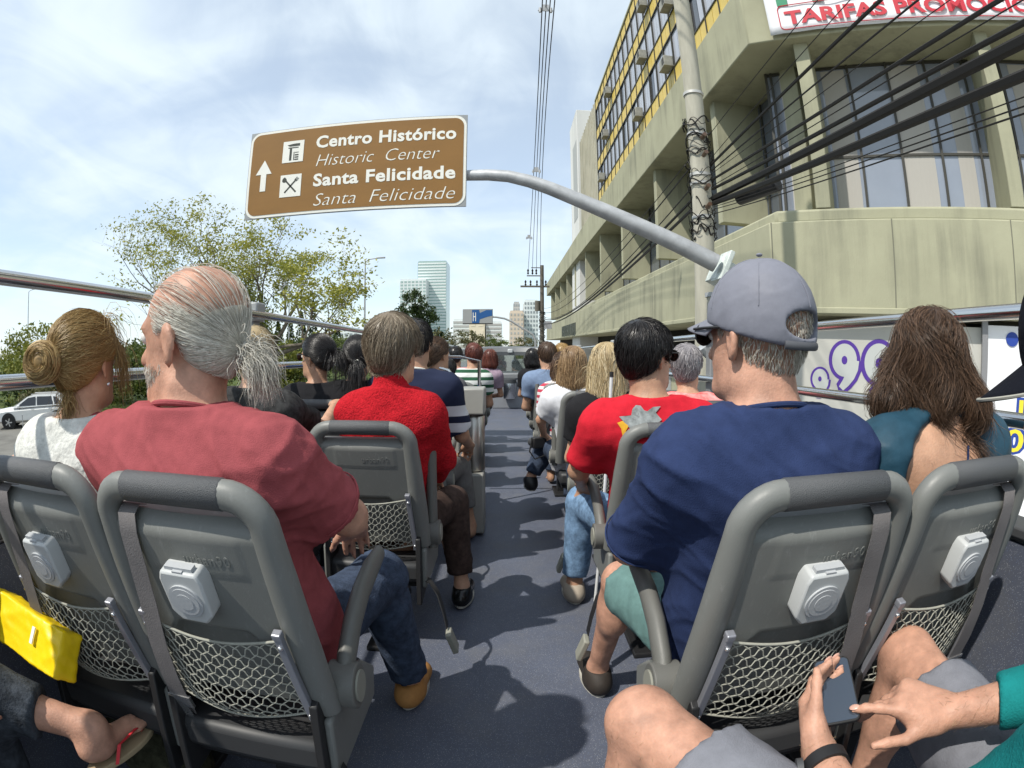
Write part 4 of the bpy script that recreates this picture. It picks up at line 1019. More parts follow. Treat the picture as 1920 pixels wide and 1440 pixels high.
def m_stalk(s):
    q = MB(); q.add(*ribbon([(s*0.20, 0.16, 0.36), (s*0.245, 0.10, 0.375), (s*0.285, 0.05, 0.345), (s*0.31, 0.02, 0.28), (s*0.325, 0.0, 0.22)], (0, 1, 0), 0.045, 0.004)); return q.mesh('buckle_strap', True, 60)
def m_buckle(s):
    q = MB(); q.box((s*0.345, -0.015, 0.165), (0.026, 0.058, 0.10), rot=(0.15, -s*0.3, 0)); return q.mesh('buckle', True, 40)
TXT = None
def m_text():
    me = text_mesh('urban90', 0.030, 0.0007, 0.0003, space=1.12)
    for v in me.vertices:
        u, z = v.co.x-0.002, v.co.y/0.86+0.440
        y = -0.016-0.008*math.sin(PI*(u+0.186)/0.372)-0.0016-0.0004-v.co.z
        v.co = BK @ Vector((u*(1+0.13*max(0, 1-z/0.5)), y, z))
    return me
def place_seat(x, y, side, label, detail=2, arm=None, strap=True, rz=0.0, scl=(0.93, 1, 1)):
    """side -1: window is to the left"""
    t = thing('bus_seat', label, 'seat', (x, y, 0), rz, 'passenger seats on the open deck', bus=True); t.scale = scl
    def P(name, key, fn, m_, parent=t, bvl=0):
        o = link_mesh(name, seat_mesh(key, fn), m_, parent)
        if bvl: bev(o, bvl)
        return o
    P('back_frame', 'frame', m_frame, M_shell); P('grip', 'grip', m_grip, M_grip)
    pn = P('back_panel', 'panel', m_panel, M_shell); P('seat_pan', 'pan', m_pan, M_cush, bvl=0.02); P('pedestal', 'legs', m_legs, M_blackp, bvl=0.006)
    if detail >= 1:
        P('embossed_lettering', 'text', m_text, M_shell, pn)
        for s in (-1, 1): P('side_shield', ('bol', s), lambda s=s: m_bolster(s), M_shell, bvl=0.008); P('hinge_plate', ('hin', s), lambda s=s: m_hinge(s), M_blackp, bvl=0.004)
        P('pocket_net', 'net', m_net, M_net)
        for s in (-1, 1):
            r = P('net_rail', ('rail', s), lambda s=s: m_netrail(s), M_rail, bvl=0.002)
            P('rail_cap', ('cap', s), lambda s=s: m_railcap(s), M_rail, r, 0.003)
            for v in (0.255, 0.02): P('screw', ('scr', s, v), lambda s=s, v=v: m_screws(s, v), M_screw, r)
    if detail >= 2:
        a = P('audio_unit', 'aud', m_audio, M_audio, bvl=0.005); P('speaker_disc', 'adisc', m_adisc, M_audiod, a); P('socket', 'aclip', m_aclip, M_audiod, a)
        if strap:
            P('belt_strap', ('str', side), lambda: m_strap(side), M_strap)
            P('belt_tongue', ('ton', side), lambda: m_tongue(side), M_screw); P('belt_end', ('ste', side), lambda: m_strapend(side), M_strap)
    if arm:
        s = -side
        P('armrest', ('arm', s, arm), lambda: m_arm(s, arm == 'up'), M_arm)
        pv = P('armrest_pivot', ('piv', s), lambda: m_pivot(s), M_arm, bvl=0.004); P('pivot_cap', ('pcap', s), lambda: m_pivotcap(s), M_buck, pv)
        if detail >= 1:
            P('buckle_strap', ('stk', s), lambda: m_stalk(s), M_blackp); P('buckle', ('bck', s), lambda: m_buckle(s), M_buck, bvl=0.006)
    return t
ROW_L = [0.74, 1.86, 2.78, 3.85, 4.75, 5.65, 6.55, 7.45]
ROW_R = [0.74, 1.80, 2.68, 3.52, 4.50, 5.40, 6.30, 7.20]
XA, XW = 0.64, 1.085
S1 = (0.885, 1, 1.04)
place_seat(-0.568, ROW_L[0], -1, 'grey seat right behind the bald man in the dusty red shirt', 2, 'down', scl=S1)
place_seat(-0.975, ROW_L[0], -1, 'grey seat at the left edge behind the woman with the blond bun', 2, scl=S1)
place_seat(0.548, ROW_R[0], 1, 'grey seat right behind the man in the grey cap', 2, 'down', scl=S1)
place_seat(0.955, ROW_R[0], 1, 'shaded grey seat behind the long-haired woman in the open-backed top', 2, scl=S1)
place_seat(-XA+0.10, ROW_L[1], -1, 'grey seat behind the red sweater with its armrest folded up', 1, 'up')
place_seat(-XW, ROW_L[1], -1, 'grey seat hidden in front of the blond bun, behind grey hair', 0)
place_seat(XA-0.04, ROW_R[1], 1, 'grey seat behind the man in the bright red shirt', 1, 'down')
place_seat(XW, ROW_R[1], 1, 'grey seat behind the lady with grey curls', 0)
place_seat(-XA+0.06, ROW_L[2], -1, 'grey seat behind the navy and white striped shirt', 1, 'down')
place_seat(-XW, ROW_L[2], -1, 'grey seat behind the woman with the hair clip', 0)
place_seat(XA-0.04, ROW_R[2], 1, 'grey seat behind the blond woman in black', 1, 'up')
place_seat(XW, ROW_R[2], 1, 'grey window seat beside the blond woman in black', 0)
place_seat(XA-0.08, ROW_R[3], 1, 'grey seat behind the girl in the white shirt', 0, 'up')
place_seat(XW, ROW_R[3], 1, 'grey window seat beside the girl in white', 0)
for i in range(4, 8):
    nm = ('fifth', 'sixth', 'seventh', 'eighth')[i-4]
    place_seat(-0.50, ROW_L[i], -1, nm+' aisle seat on the left, counting from the camera', 0, 'up')
    place_seat(-0.95, ROW_L[i], -1, nm+' window seat on the left, counting from the camera', 0)
    place_seat(0.49, ROW_R[i], 1, nm+' aisle seat on the right, counting from the camera', 0, 'up')
    place_seat(0.94, ROW_R[i], 1, nm+' window seat on the right, counting from the camera', 0)
# ------------------------------------------------------------------ bus body, rails, front
bus = thing('tour_bus', 'open-top tour bus body with chrome side rails and low front windscreen', 'bus', (0, 0, 0), bus=True)
M_body = mat('bus_body_grey', (0.20, 0.205, 0.21), 0.45, 0.4, noise=0.08, nscale=1.5)
M_bodyd = mat('bus_dark_grey', (0.055, 0.058, 0.062), 0.5, 0.4)
for s in (-1, 1):
    q = MB(); q.bounds((s*1.36, -2.4, -2.2), (s*1.42, 13.8, 0.80)); q.build('side_panel', M_body, bus, bevel=0.015)
    q = MB(); q.bounds((s*1.342, -1.6, 0.0), (s*1.358, 13.6, 0.79)); q.build('inner_lining', M_floor, bus)
    q = MB(); q.bounds((s*1.33, -2.4, 0.802), (s*1.44, 13.8, 0.84)); q.build('side_coping', M_bodyd, bus, bevel=0.01)
zl, zr = ((1.26+0.225, 1.26-0.046), (1.26+0.137, 1.26-0.143))
for s, zs in ((-1, zl), (1, zr)):
    for z in zs:
        q = MB(); q.cyl((s*1.3, -2.0, z), (s*1.3, 12.6, z), 0.021, 16); q.build('handrail', M_steel, bus, smooth=True, sharp=60)
for s, y, zt in ((-1, 2.58, 1.53), (-1, 6.2, 1.53), (-1, 9.6, 1.53), (1, 3.35, 1.44), (1, 6.6, 1.44), (1, 10.0, 1.44), (-1, -0.9, 1.53), (1, -0.9, 1.44)):
    q = MB(); q.box((s*1.34, y, (zt+0.5)/2), (0.05, 0.085, zt-0.5)); po = q.build('rail_post', M_body, bus, bevel=0.008)
    q = MB(); q.box((s*1.33, y, zt-0.03), (0.085, 0.11, 0.10)); q.build('post_cap', mat('post_cap_grey', (0.30, 0.31, 0.31), 0.45), po, bevel=0.012)
YF = 13.2
q = MB(); V = []; F = []
prof = [(1.47, 0.0), (1.50, -0.10), (1.47, -0.22), (1.36, -0.30), (1.27, -0.28), (1.27, -0.12), (1.33, 0.05)]
nx = 24
for i in range(nx+1):
    u = i/nx; x = -1.32+2.64*u; bow = 0.55*(1-(2*u-1)**2); drop = 0.10*abs(2*u-1)**3
    for z, dy in prof: V.append((x, YF+bow+dy, z-drop))
n = len(prof)
for i in range(nx):
    for k in range(n): l = (k+1) % n; F.append((i*n+k, i*n+l, (i+1)*n+l, (i+1)*n+k))
F.append(list(range(n))); F.append([nx*n+k for k in range(n)])
q.add(V, F); q.build('front_visor', mat('visor_grey', (0.13, 0.135, 0.14), 0.4, 0.5), bus, smooth=True, sharp=40)
q = MB(); q.box((0.05, YF+0.24, 1.38), (0.13, 0.06, 0.10)); q.build('visor_camera', M_audio, bus, bevel=0.02)
q = MB(); q.bounds((-1.3, YF+0.42, 0.52), (1.3, YF+0.44, 1.30)); 
M_ws = bpy.data.materials.new('windscreen_glass'); M_ws.use_nodes = True
nt = M_ws.node_tree; nt.nodes.clear(); o_ = nt.nodes.new('ShaderNodeOutputMaterial'); tb = nt.nodes.new('ShaderNodeBsdfTransparent'); tb.inputs[0].default_value = (0.62, 0.68, 0.68, 1); gb = nt.nodes.new('ShaderNodeBsdfGlossy'); gb.inputs['Roughness'].default_value = 0.03; mx_ = nt.nodes.new('ShaderNodeMixShader'); mx_.inputs[0].default_value = 0.22
nt.links.new(tb.outputs[0], mx_.inputs[1]); nt.links.new(gb.outputs[0], mx_.inputs[2]); nt.links.new(mx_.outputs[0], o_.inputs[0])
q.build('windscreen', M_ws, bus)
q = MB(); q.bounds((-1.33, YF+0.38, -2.2), (1.33, YF+0.50, 0.518)); q.build('front_wall', M_body, bus)
for x in (-1.28, 1.28):
    q = MB(); q.box((x, YF+0.40, 0.90), (0.07, 0.07, 0.80)); q.build('windscreen_pillar', M_bodyd, bus)
fb = thing('front_console', 'grey console box at the far end of the aisle', 'console', (0.03, 12.7, 0), bus=True)
q = MB(); q.bounds((-0.40, 0, 0), (0.40, 0.55, 0.70)); q.build('cabinet', mat('console_grey', (0.24, 0.25, 0.27), 0.5), fb, bevel=0.02)
q = MB(); q.bounds((-0.42, -0.02, 0.702), (0.42, 0.57, 0.84)); q.build('top', M_body, fb, bevel=0.03)
bn = thing('waste_bin', 'small chrome bin on the console at the aisle end', 'bin', (0.03, 12.58, 0.25), bus=True)
q = MB(); q.lathe([(0.15, 0), (0.155, 0.02), (0.155, 0.42), (0.15, 0.44), (0.0, 0.44)], 24); q.build('drum', M_steel, bn, smooth=True, sharp=40)
q = MB(); q.lathe([(0.162, 0.36), (0.162, 0.46), (0.12, 0.47), (0.0, 0.47)], 24); q.build('lid', M_bodyd, bn, smooth=True, sharp=40)
# stair partition with a steel bin
sp = thing('stair_partition', 'beige-grey partition beside the stairwell on the left of the aisle', 'partition', (-0.22, 3.55, 0), bus=True)
M_part = mat('partition_grey', (0.30, 0.295, 0.27), 0.5, noise=0.1, nscale=3)
q = MB(); q.bounds((-0.16, 0, 0.02), (-0.11, 0.5, 1.04)); q.build('panel', M_part, sp, bevel=0.01)
q = MB(); q.bounds((-0.108, 0.02, 0.86), (0.06, 0.30, 1.04)); q.build('bin_housing', M_part, sp, bevel=0.012)
q = MB(); q.bounds((-0.108, 0.02, 0.02), (0.05, 0.30, 0.45)); q.build('base', M_part, sp, bevel=0.012)
b2 = thing('waste_bin', 'brushed steel bin hanging on the stair partition', 'bin', (-0.245, 3.70, 0.46), bus=True)
q = MB(); q.lathe([(0.075, 0), (0.08, 0.01), (0.08, 0.38), (0.076, 0.385), (0.072, 0.36), (0.0, 0.35)], 28); q.build('drum', mat('brushed_steel', (0.42, 0.41, 0.38), 0.3, metal=0.9, noise=0.1, nscale=8, streak=(8,8,0.5)), b2, smooth=True, sharp=40)
gr = thing('stair_grab_rail', 'pale curved grab rail over the stairwell on the left', 'handrail', (-0.5, 3.9, 0), bus=True)
q = MB(); q.tube([(0.18, 0, 0.1), (0.18, 0, 0.85), (0.15, 0, 1.02), (0.06, 0, 1.15), (-0.10, 0, 1.20), (-0.30, 0, 1.20), (-0.55, 0, 1.20)], 0.016, 10); q.build('rail', M_steel, gr, smooth=True)
q = MB(); q.tube([(0.26, 0.5, 0.1), (0.26, 0.5, 1.22), (0.1, 0.5, 1.25), (-0.4, 0.5, 1.25)], 0.014, 8); q.build('rail', M_steel, gr, smooth=True)
# ------------------------------------------------------------------ people: bodies grown as one smooth-blended surface
BIG = 9.0
def V3(*a): return np.array(a, float)
def rotz(a): c, s = math.cos(a), math.sin(a); return np.array([[c, -s, 0], [s, c, 0], [0, 0, 1.0]])
def rotx(a): c, s = math.cos(a), math.sin(a); return np.array([[1.0, 0, 0], [0, c, -s], [0, s, c]])
def roty(a): c, s = math.cos(a), math.sin(a); return np.array([[c, 0, s], [0, 1.0, 0], [-s, 0, c]])
class Sdf:
    def __init__(s): s.ops = []
    def cone(s, a, b, ra, rb, k=0.03, op='u', cut=None, sx=None):
        """tapered capsule; cut = (point, normal): keep the side against the normal"""
        a, b = np.asarray(a, float), np.asarray(b, float); ba = b-a; L2 = max(ba@ba, 1e-9); r = max(ra, rb)
        def f(P):
            t = np.clip(((P-a)@ba)/L2, 0, 1); q = P-a-t[..., None]*ba
            d = np.sqrt((q*q).sum(-1))-(ra+(rb-ra)*t)
            if cut is not None: d = np.maximum(d, (P-np.asarray(cut[0]))@np.asarray(cut[1]))
            return d
        s.ops.append((op, f, np.minimum(a, b)-r, np.maximum(a, b)+r, k)); return s
    def ell(s, c, r, R=None, k=0.03, op='u'):
        c, r = np.asarray(c, float), np.asarray(r, float)
        def f(P):
            q = P-c
            if R is not None: q = q@R          # into the ellipsoid's own axes
            k0 = np.sqrt(((q/r)**2).sum(-1)); k1 = np.sqrt(((q/(r*r))**2).sum(-1))+1e-9
            return k0*(k0-1)/k1
        m = r if R is None else np.full(3, r.max())
        s.ops.append((op, f, c-m, c+m, k)); return s
    def box(s, c, h, R=None, rad=0.01, k=0.01, op='u'):
        c, h = np.asarray(c, float), np.asarray(h, float)
        def f(P):
            q = P-c
            if R is not None: q = q@R
            q = np.abs(q)-(h-rad)
            return np.sqrt((np.maximum(q, 0)**2).sum(-1))+np.minimum(q.max(-1), 0)-rad
        m = np.full(3, np.linalg.norm(h)); s.ops.append((op, f, c-m, c+m, k)); return s
    def func(s, f, lo, hi, k=0.01, op='i'):
        s.ops.append((op, f, np.asarray(lo, float), np.asarray(hi, float), k)); return s
    @staticmethod
    def mix(D, d, op, k):
        if op == 'u':
            h = np.clip(0.5+0.5*(D-d)/k, 0, 1); return D+(d-D)*h-k*h*(1-h)
        if op == 's': d = -d
        h = np.clip(0.5-0.5*(D-d)/k, 0, 1); return D+(d-D)*h+k*h*(1-h)
    def at(s, P):
        D = np.full(P.shape[:-1], BIG)
        for op, f, lo, hi, k in s.ops: D = s.mix(D, f(P), op, k)
        return D
    def grad(s, P, e=0.002):
        g = np.stack([s.at(P+np.eye(3)[i]*e)-s.at(P-np.eye(3)[i]*e) for i in range(3)], -1)
        return g/(np.linalg.norm(g, axis=-1, keepdims=True)+1e-9)
    def mesh(s, h, lo=None, hi=None):
        us = [o for o in s.ops if o[0] == 'u']
        if lo is None: lo = np.min([o[2] for o in us], 0)-3*h-0.01; hi = np.max([o[3] for o in us], 0)+3*h+0.01
        lo = np.asarray(lo, float); n = np.ceil((np.asarray(hi)-lo)/h).astype(int)+1
        ax = [lo[i]+h*np.arange(n[i]) for i in range(3)]
        D = np.full(n, BIG)
        for op, f, a, b, k in s.ops:
            mg = k+3*h+0.015
            i0 = np.maximum(0, np.floor((a-mg-lo)/h).astype(int)); i1 = np.minimum(n, np.ceil((b+mg-lo)/h).astype(int)+1)
            if np.any(i1 <= i0): continue
            sl = tuple(slice(i0[i], i1[i]) for i in range(3))
            G = np.stack(np.meshgrid(ax[0][sl[0]], ax[1][sl[1]], ax[2][sl[2]], indexing='ij'), -1)
            D[sl] = s.mix(D[sl], f(G), op, k)
        return surf_nets(D, lo, h)
def surf_nets(D, lo, h):
    S = D < 0
    c = np.zeros(tuple(x-1 for x in D.shape), np.int8)
    for dx in (0, 1):
        for dy in (0, 1):
            for dz in (0, 1): c += S[dx:S.shape[0]-1+dx, dy:S.shape[1]-1+dy, dz:S.shape[2]-1+dz]
    act = (c > 0) & (c < 8)
    idx = np.full(act.shape, -1, np.int64); ii = np.argwhere(act); idx[act] = np.arange(len(ii))
    acc = np.zeros((len(ii), 3)); cnt = np.zeros(len(ii))
    off = [(0,0,0),(1,0,0),(0,1,0),(1,1,0),(0,0,1),(1,0,1),(0,1,1),(1,1,1)]
    cv = [D[ii[:, 0]+o[0], ii[:, 1]+o[1], ii[:, 2]+o[2]] for o in off]
    for a, b in ((0,1),(2,3),(4,5),(6,7),(0,2),(1,3),(4,6),(5,7),(0,4),(1,5),(2,6),(3,7)):
        m_ = (cv[a] < 0) != (cv[b] < 0); t = cv[a]/(cv[a]-cv[b]+1e-12)
        p = np.array(off[a])+t[:, None]*(np.array(off[b])-np.array(off[a]))
        acc[m_] += p[m_]; cnt[m_] += 1
    V = lo+h*(ii+acc/np.maximum(cnt, 1)[:, None])
    F = []
    for d in range(3):
        e1, e2 = (d+1) % 3, (d+2) % 3
        s0 = [slice(None)]*3; s1 = [slice(None)]*3; s0[d] = slice(0, -1); s1[d] = slice(1, None)
        ch = S[tuple(s0)] != S[tuple(s1)]; w = np.argwhere(ch)
        if not len(w): continue
        ok = (w[:, e1] > 0) & (w[:, e2] > 0) & (w[:, e1] < S.shape[e1]-1) & (w[:, e2] < S.shape[e2]-1); w = w[ok]
        ins = S[w[:, 0], w[:, 1], w[:, 2]]
        def cell(a, b):
            q = w.copy(); q[:, e1] -= a; q[:, e2] -= b; return idx[q[:, 0], q[:, 1], q[:, 2]]
        Q = np.stack([cell(1, 1), cell(0, 1), cell(0, 0), cell(1, 0)], 1)
        Q[~ins] = Q[~ins][:, ::-1]; F.append(Q)
    return V, np.concatenate(F)
def normals(V, F):
    n = np.cross(V[F[:, 2]]-V[F[:, 0]], V[F[:, 3]]-V[F[:, 1]]); N = np.zeros_like(V)
    for k in range(4): np.add.at(N, F[:, k], n)
    return N/(np.linalg.norm(N, axis=1, keepdims=True)+1e-12)
def relax(V, F, it=2, lam=0.5):
    E = np.concatenate([F[:, [0, 1]], F[:, [1, 2]], F[:, [2, 3]], F[:, [3, 0]]])
    for _ in range(it):
        A = np.zeros_like(V); C_ = np.zeros(len(V))
        np.add.at(A, E[:, 0], V[E[:, 1]]); np.add.at(A, E[:, 1], V[E[:, 0]]); np.add.at(C_, E[:, 0], 1); np.add.at(C_, E[:, 1], 1)
        V = V+lam*(A/np.maximum(C_, 1)[:, None]-V)
    return V
def folds(V, N, seed, amp, freq=22.0, zs=1.0):
    """cloth creases: warped ridges that come and go, drawn mostly across the body"""
    r = np.random.default_rng(seed); h = np.zeros(len(V))
    W = V+0.035*np.sin(V[:, [1, 2, 0]]*11+r.uniform(0, 6, 3))+0.014*np.sin(V[:, [2, 0, 1]]*29+r.uniform(0, 6, 3))
    for k in range(9):
        d = r.normal(size=3)*V3(0.7, 0.5, 0.4); d[2] += (1 if r.random() < 0.75 else -1)*zs; d /= np.linalg.norm(d); f = freq*r.uniform(0.6, 2.2)
        s = np.sin(W@d*f+r.uniform(0, 6)); g = np.clip(np.sin(W@(r.normal(size=3)*V3(1, 1, 0.8))*8+r.uniform(0, 6))*1.4-0.35, 0, 1)
        h += (1-np.abs(s))**2.2*g*r.uniform(0.5, 1)*(22/f)**0.5
    for k in range(5):          # fine short creases
        d = r.normal(size=3)*V3(0.8, 0.6, 0.6); d[2] += 0.7*zs; d /= np.linalg.norm(d); f = freq*r.uniform(2.6, 4.5)
        s = np.sin(W@d*f+2.2*np.sin(W@r.normal(size=3)*13)); g = np.clip(np.sin(W@r.normal(size=3)*14+r.uniform(0, 6))*1.6-0.75, 0, 1); h += 0.30*(1-np.abs(s))**2*g
    lo_ = np.sin(W@r.normal(size=3)*7+1)*np.sin(W@r.normal(size=3)*9)
    return V+N*((h-h.mean()+0.20*lo_)*amp)[:, None]
def skinmat(name, col, blot=0.12):
    return mat(name, col, 0.52, 0.32, noise=blot*1.7, nscale=26, bump=0.35, bscale=170, bdist=0.003, sss=0.10, detail=8)
SK_fair = skinmat('skin_ruddy', (0.48, 0.262, 0.182), 0.17); SK_tan = skinmat('skin_tan', (0.42, 0.24, 0.155)); SK_light = skinmat('skin_light', (0.50, 0.29, 0.19)); SK_brown = skinmat('skin_brown', (0.31, 0.165, 0.095))
M_nail = mat('fingernail', (0.56, 0.33, 0.26), 0.3, 0.5)
M_eye = mat('eye_white', (0.7, 0.68, 0.64), 0.2); M_iris = mat('iris_dark', (0.03, 0.02, 0.015), 0.15); M_lens = mat('dark_lens', (0.012, 0.012, 0.014), 0.08, 0.7)
def hairmat(name, c1, c2, c3=None, rough=0.42):
    if name in MATS: return MATS[name]
    m = mat(name, c1, rough, 0.45); nt = m.node_tree; N, L = nt.nodes, nt.links; b = N['Principled BSDF']
    at = N.new('ShaderNodeAttribute'); at.attribute_name = 'tint'
    cr = N.new('ShaderNodeValToRGB'); L.new(at.outputs['Fac'], cr.inputs[0])
    cr.color_ramp.elements[0].color = (*c1, 1); cr.color_ramp.elements[1].color = (*(c3 or c2), 1)
    if c3: e = cr.color_ramp.elements.new(0.5); e.color = (*c2, 1)
    L.new(cr.outputs[0], b.inputs['Base Color']); return m
def cloth(name, col, noise=0.08, bump=0.25, bscale=500, rough=0.9, **k):
    return mat(name, col, rough, 0.15, noise=noise*1.8, nscale=34, bump=bump*1.6, bscale=bscale*0.55, bdist=0.003, detail=10, **k)

# ---- head in its own frame: y forward, z up, origin in mid-head; chin -0.118, vertex 0.118
CR_C, CR_R = V3(0, -0.014, 0.032), V3(0.076, 0.098, 0.086)
def head_ops(S, H):
    """H maps head frame -> scene: (R, t, s)"""
    R, t, s = H
    def p(*a): return R@(np.array(a)*s)+t
    S.ell(p(*CR_C), CR_R*s, R, 0.02); S.ell(p(0, 0.030, -0.045), V3(0.059, 0.064, 0.072)*s, R, 0.035*s)
    S.cone(p(0, 0.085, 0.0), p(0, 0.108, -0.036), 0.009*s, 0.015*s, 0.018); S.ell(p(0, 0.070, 0.018), V3(0.05, 0.03, 0.018)*s, R, 0.02)
    S.ell(p(0, 0.072, -0.098), V3(0.026, 0.022, 0.018)*s, R, 0.02); S.ell(p(0, 0.089, -0.068), V3(0.024, 0.012, 0.012)*s, R, 0.01)
    S.cone(p(-0.02, 0.102, -0.068), p(0.02, 0.102, -0.068), 0.003*s, 0.003*s, 0.006, 's')
    for q in (-1, 1):
        S.ell(p(q*0.031, 0.102, 0.002), V3(0.018, 0.016, 0.012)*s, R, 0.012, 's')
        S.cone(p(q*0.045, -0.005, -0.085), p(q*0.02, 0.065, -0.10), 0.022*s, 0.018*s, 0.03)
        E = R@rotz(q*0.42)@rotx(-0.18); c = p(q*0.079, -0.010, -0.012)
        S.ell(c, V3(0.0085, 0.021, 0.033)*s, E, 0.006); S.ell(c+E@V3(0, 0.004, -0.030)*s, V3(0.007, 0.010, 0.012)*s, E, 0.006)
        S.ell(c+E@V3(q*0.009, 0.004, 0.002)*s, V3(0.007, 0.011, 0.019)*s, E, 0.004, 's')
TIPS = []
def hand_ops(S, w, d, up, side, s=1.0, curl=0.5, thumb=0.6, spread=0.14, fcurl=None):
    """hand from wrist w along d, back of hand towards up; side +1 thumb on d x up"""
    w, d, up = (np.asarray(a, float) for a in (w, d, up)); d = d/np.linalg.norm(d); up = up-d*(up@d); up /= np.linalg.norm(up); lat = np.cross(d, up)*side
    R = np.stack([lat, d, up], 1)
    S.box(w+d*0.048*s, V3(0.040, 0.048, 0.0145)*s, R, 0.013*s, 0.02); S.ell(w+d*0.035*s+lat*0.026*s-up*0.008*s, V3(0.020, 0.036, 0.016)*s, R, 0.02)
    for i, (x, L) in enumerate(((0.030, 0.072), (0.010, 0.082), (-0.011, 0.076), (-0.031, 0.060))):
        b = w+d*(0.090-0.006*abs(i-1))*s+lat*x*s; f = d+lat*(1.5-i)*spread*0.5; f /= np.linalg.norm(f); cu = curl if fcurl is None else fcurl[i]
        p = b; r = (0.0092, 0.0095, 0.009, 0.0078)[i]*s
        for j, l in enumerate((0.46, 0.30, 0.24)):
            f = f*math.cos(cu)-up*math.sin(cu)*1.0; f /= np.linalg.norm(f); up2 = up
            n = p+f*l*L*s; S.cone(p, n, r*(1-0.06*j), r*(0.94-0.08*j), 0.006); p = n
            if j < 2: S.ell(n+up*0.0012*s, V3(1, 1, 1)*r*1.06, None, 0.004)
        nu = np.cross(f, np.cross(up, f)); nu /= np.linalg.norm(nu)+1e-9; TIPS.append((p, f, nu, r))
    b = w+d*0.022*s+lat*0.030*s-up*0.006*s; f = d*0.75+lat*thumb-up*0.30; f /= np.linalg.norm(f)
    p1 = b+f*0.045*s; S.cone(b, p1, 0.0135*s, 0.0108*s, 0.012); g = f*0.9+d*0.35-lat*0.15; g /= np.linalg.norm(g); p2 = p1+g*0.032*s; S.cone(p1, p2, 0.0105*s, 0.0098*s, 0.006); S.cone(p2, p2+g*0.022*s, 0.0098*s, 0.008*s, 0.006)
def foot_ops(S, ank, d, s=1.0, down=None):
    d = np.asarray(d, float); d[2] = 0; d /= np.linalg.norm(d); a = np.asarray(ank, float)
    S.cone(a, a+V3(0, 0, -0.05)*s, 0.036*s, 0.034*s, 0.03); S.cone(a-d*0.035*s+V3(0, 0, -0.045*s), a+d*0.12*s+V3(0, 0, -0.062*s), 0.032*s, 0.025*s, 0.03)
    lat = np.cross(d, [0, 0, 1.0])
    for k in range(5):
        b = a+d*(0.115-0.008*k)*s+lat*(0.026-0.0135*k)*s*1+V3(0, 0, -0.066*s); S.cone(b, b+d*(0.055-0.006*k)*s, 0.012*s if k == 0 else 0.009*s, 0.010*s if k == 0 else 0.007*s, 0.006)
def make_mesh(name, V, F, m, parent, sm=1):
    o = link_mesh(name, np_mesh(name, V, F), m, parent); return o

# ---- hair strands
def strand_mesh(name, P, rad, tint, taper=0.25):
    """P (n, k, 3) polylines -> thin 3-sided tubes"""
    if P.shape[1] > 6: P = np.concatenate([P[:, :-1:2], P[:, -1:]], 1)
    n, k, _ = P.shape
    T = np.gradient(P, axis=1); T /= np.linalg.norm(T, axis=2, keepdims=True)+1e-9
    ref = np.array([0.31, 0.47, 0.83]); U = np.cross(T, ref); U /= np.linalg.norm(U, axis=2, keepdims=True)+1e-9; W = np.cross(T, U)
    prof = np.interp(np.linspace(0, 1, k), [0, 0.15, 0.7, 1], [0.7, 1, 0.9, taper])
    r = np.asarray(rad).reshape(-1, 1)*prof[None]
    V = np.stack([P+r[..., None]*(U*math.cos(a)+W*math.sin(a)) for a in (0, 2.0944, 4.1888)], 2).reshape(-1, 3)
    b = (np.arange(n)[:, None]*k+np.arange(k-1)[None]).reshape(-1)*3
    F = np.concatenate([np.stack([b+i, b+(i+1) % 3, b+3+(i+1) % 3, b+3+i], 1) for i in range(3)])
    me = np_mesh(name, V, F); at = me.attributes.new('tint', 'FLOAT', 'POINT'); at.data.foreach_set('value', np.repeat(tint, k*3).astype(np.float32)); return me
def sample(V, F, n, rng, keep=None):
    T = np.concatenate([F[:, [0, 1, 2]], F[:, [0, 2, 3]]]); a = np.linalg.norm(np.cross(V[T[:, 1]]-V[T[:, 0]], V[T[:, 2]]-V[T[:, 0]]), axis=1)
    if keep is not None: a = a*keep(V[T].mean(1))
    i = rng.choice(len(T), n, p=a/a.sum()); u = rng.uniform(0, 1, (n, 2)); f = u.sum(1) > 1; u[f] = 1-u[f]
    return V[T[i, 0]]+u[:, :1]*(V[T[i, 1]]-V[T[i, 0]])+u[:, 1:]*(V[T[i, 2]]-V[T[i, 0]])
def comb(S, P0, field, steps, dl, rng, lift=0.0015, lift_end=0.004, jit=0.12, freeend=0.0, stop=None):
    P = P0.copy(); out = [P.copy()]; n = len(P); jv = rng.normal(size=(n, 3))*jit; L = dl*rng.uniform(0.7, 1.15, (n, 1)); lf = rng.uniform(0.2, 1, n)
    for k in range(steps):
        g = S.grad(P); v = field(P)+jv+rng.normal(size=(n, 3))*jit*0.5
        v /= np.linalg.norm(v, axis=1, keepdims=True)+1e-9
        v = v-g*(v*g).sum(1, keepdims=True)*(1-freeend); v /= np.linalg.norm(v, axis=1, keepdims=True)+1e-9
        Pn = P+v*L
        if stop is not None: near = np.linalg.norm(P-stop[0], axis=1) < stop[1]; Pn[near] = P[near]+(stop[0]-P[near])*0.5; P = Pn
        else: P = Pn
        d = S.at(P); tgt = (lift+(lift_end-lift)*(k+1)/steps)*lf
        P = P+S.grad(P)*np.clip(tgt-d, -0.004, 0.02)[:, None]*0.8
        out.append(P.copy())
    return np.stack(out, 1)
def hairline(P, pts):
    """cut below the hairline z(y), head frame"""
    ys, zs = zip(*pts); return np.interp(P[..., 1], ys, zs)-P[..., 2]
HL_MAN = ((-0.13, -0.082), (-0.085, -0.080), (-0.055, -0.062), (-0.030, -0.045), (-0.012, 0.005), (0.012, 0.012), (0.03, -0.01), (0.045, 0.03), (0.07, 0.062), (0.10, 0.075))
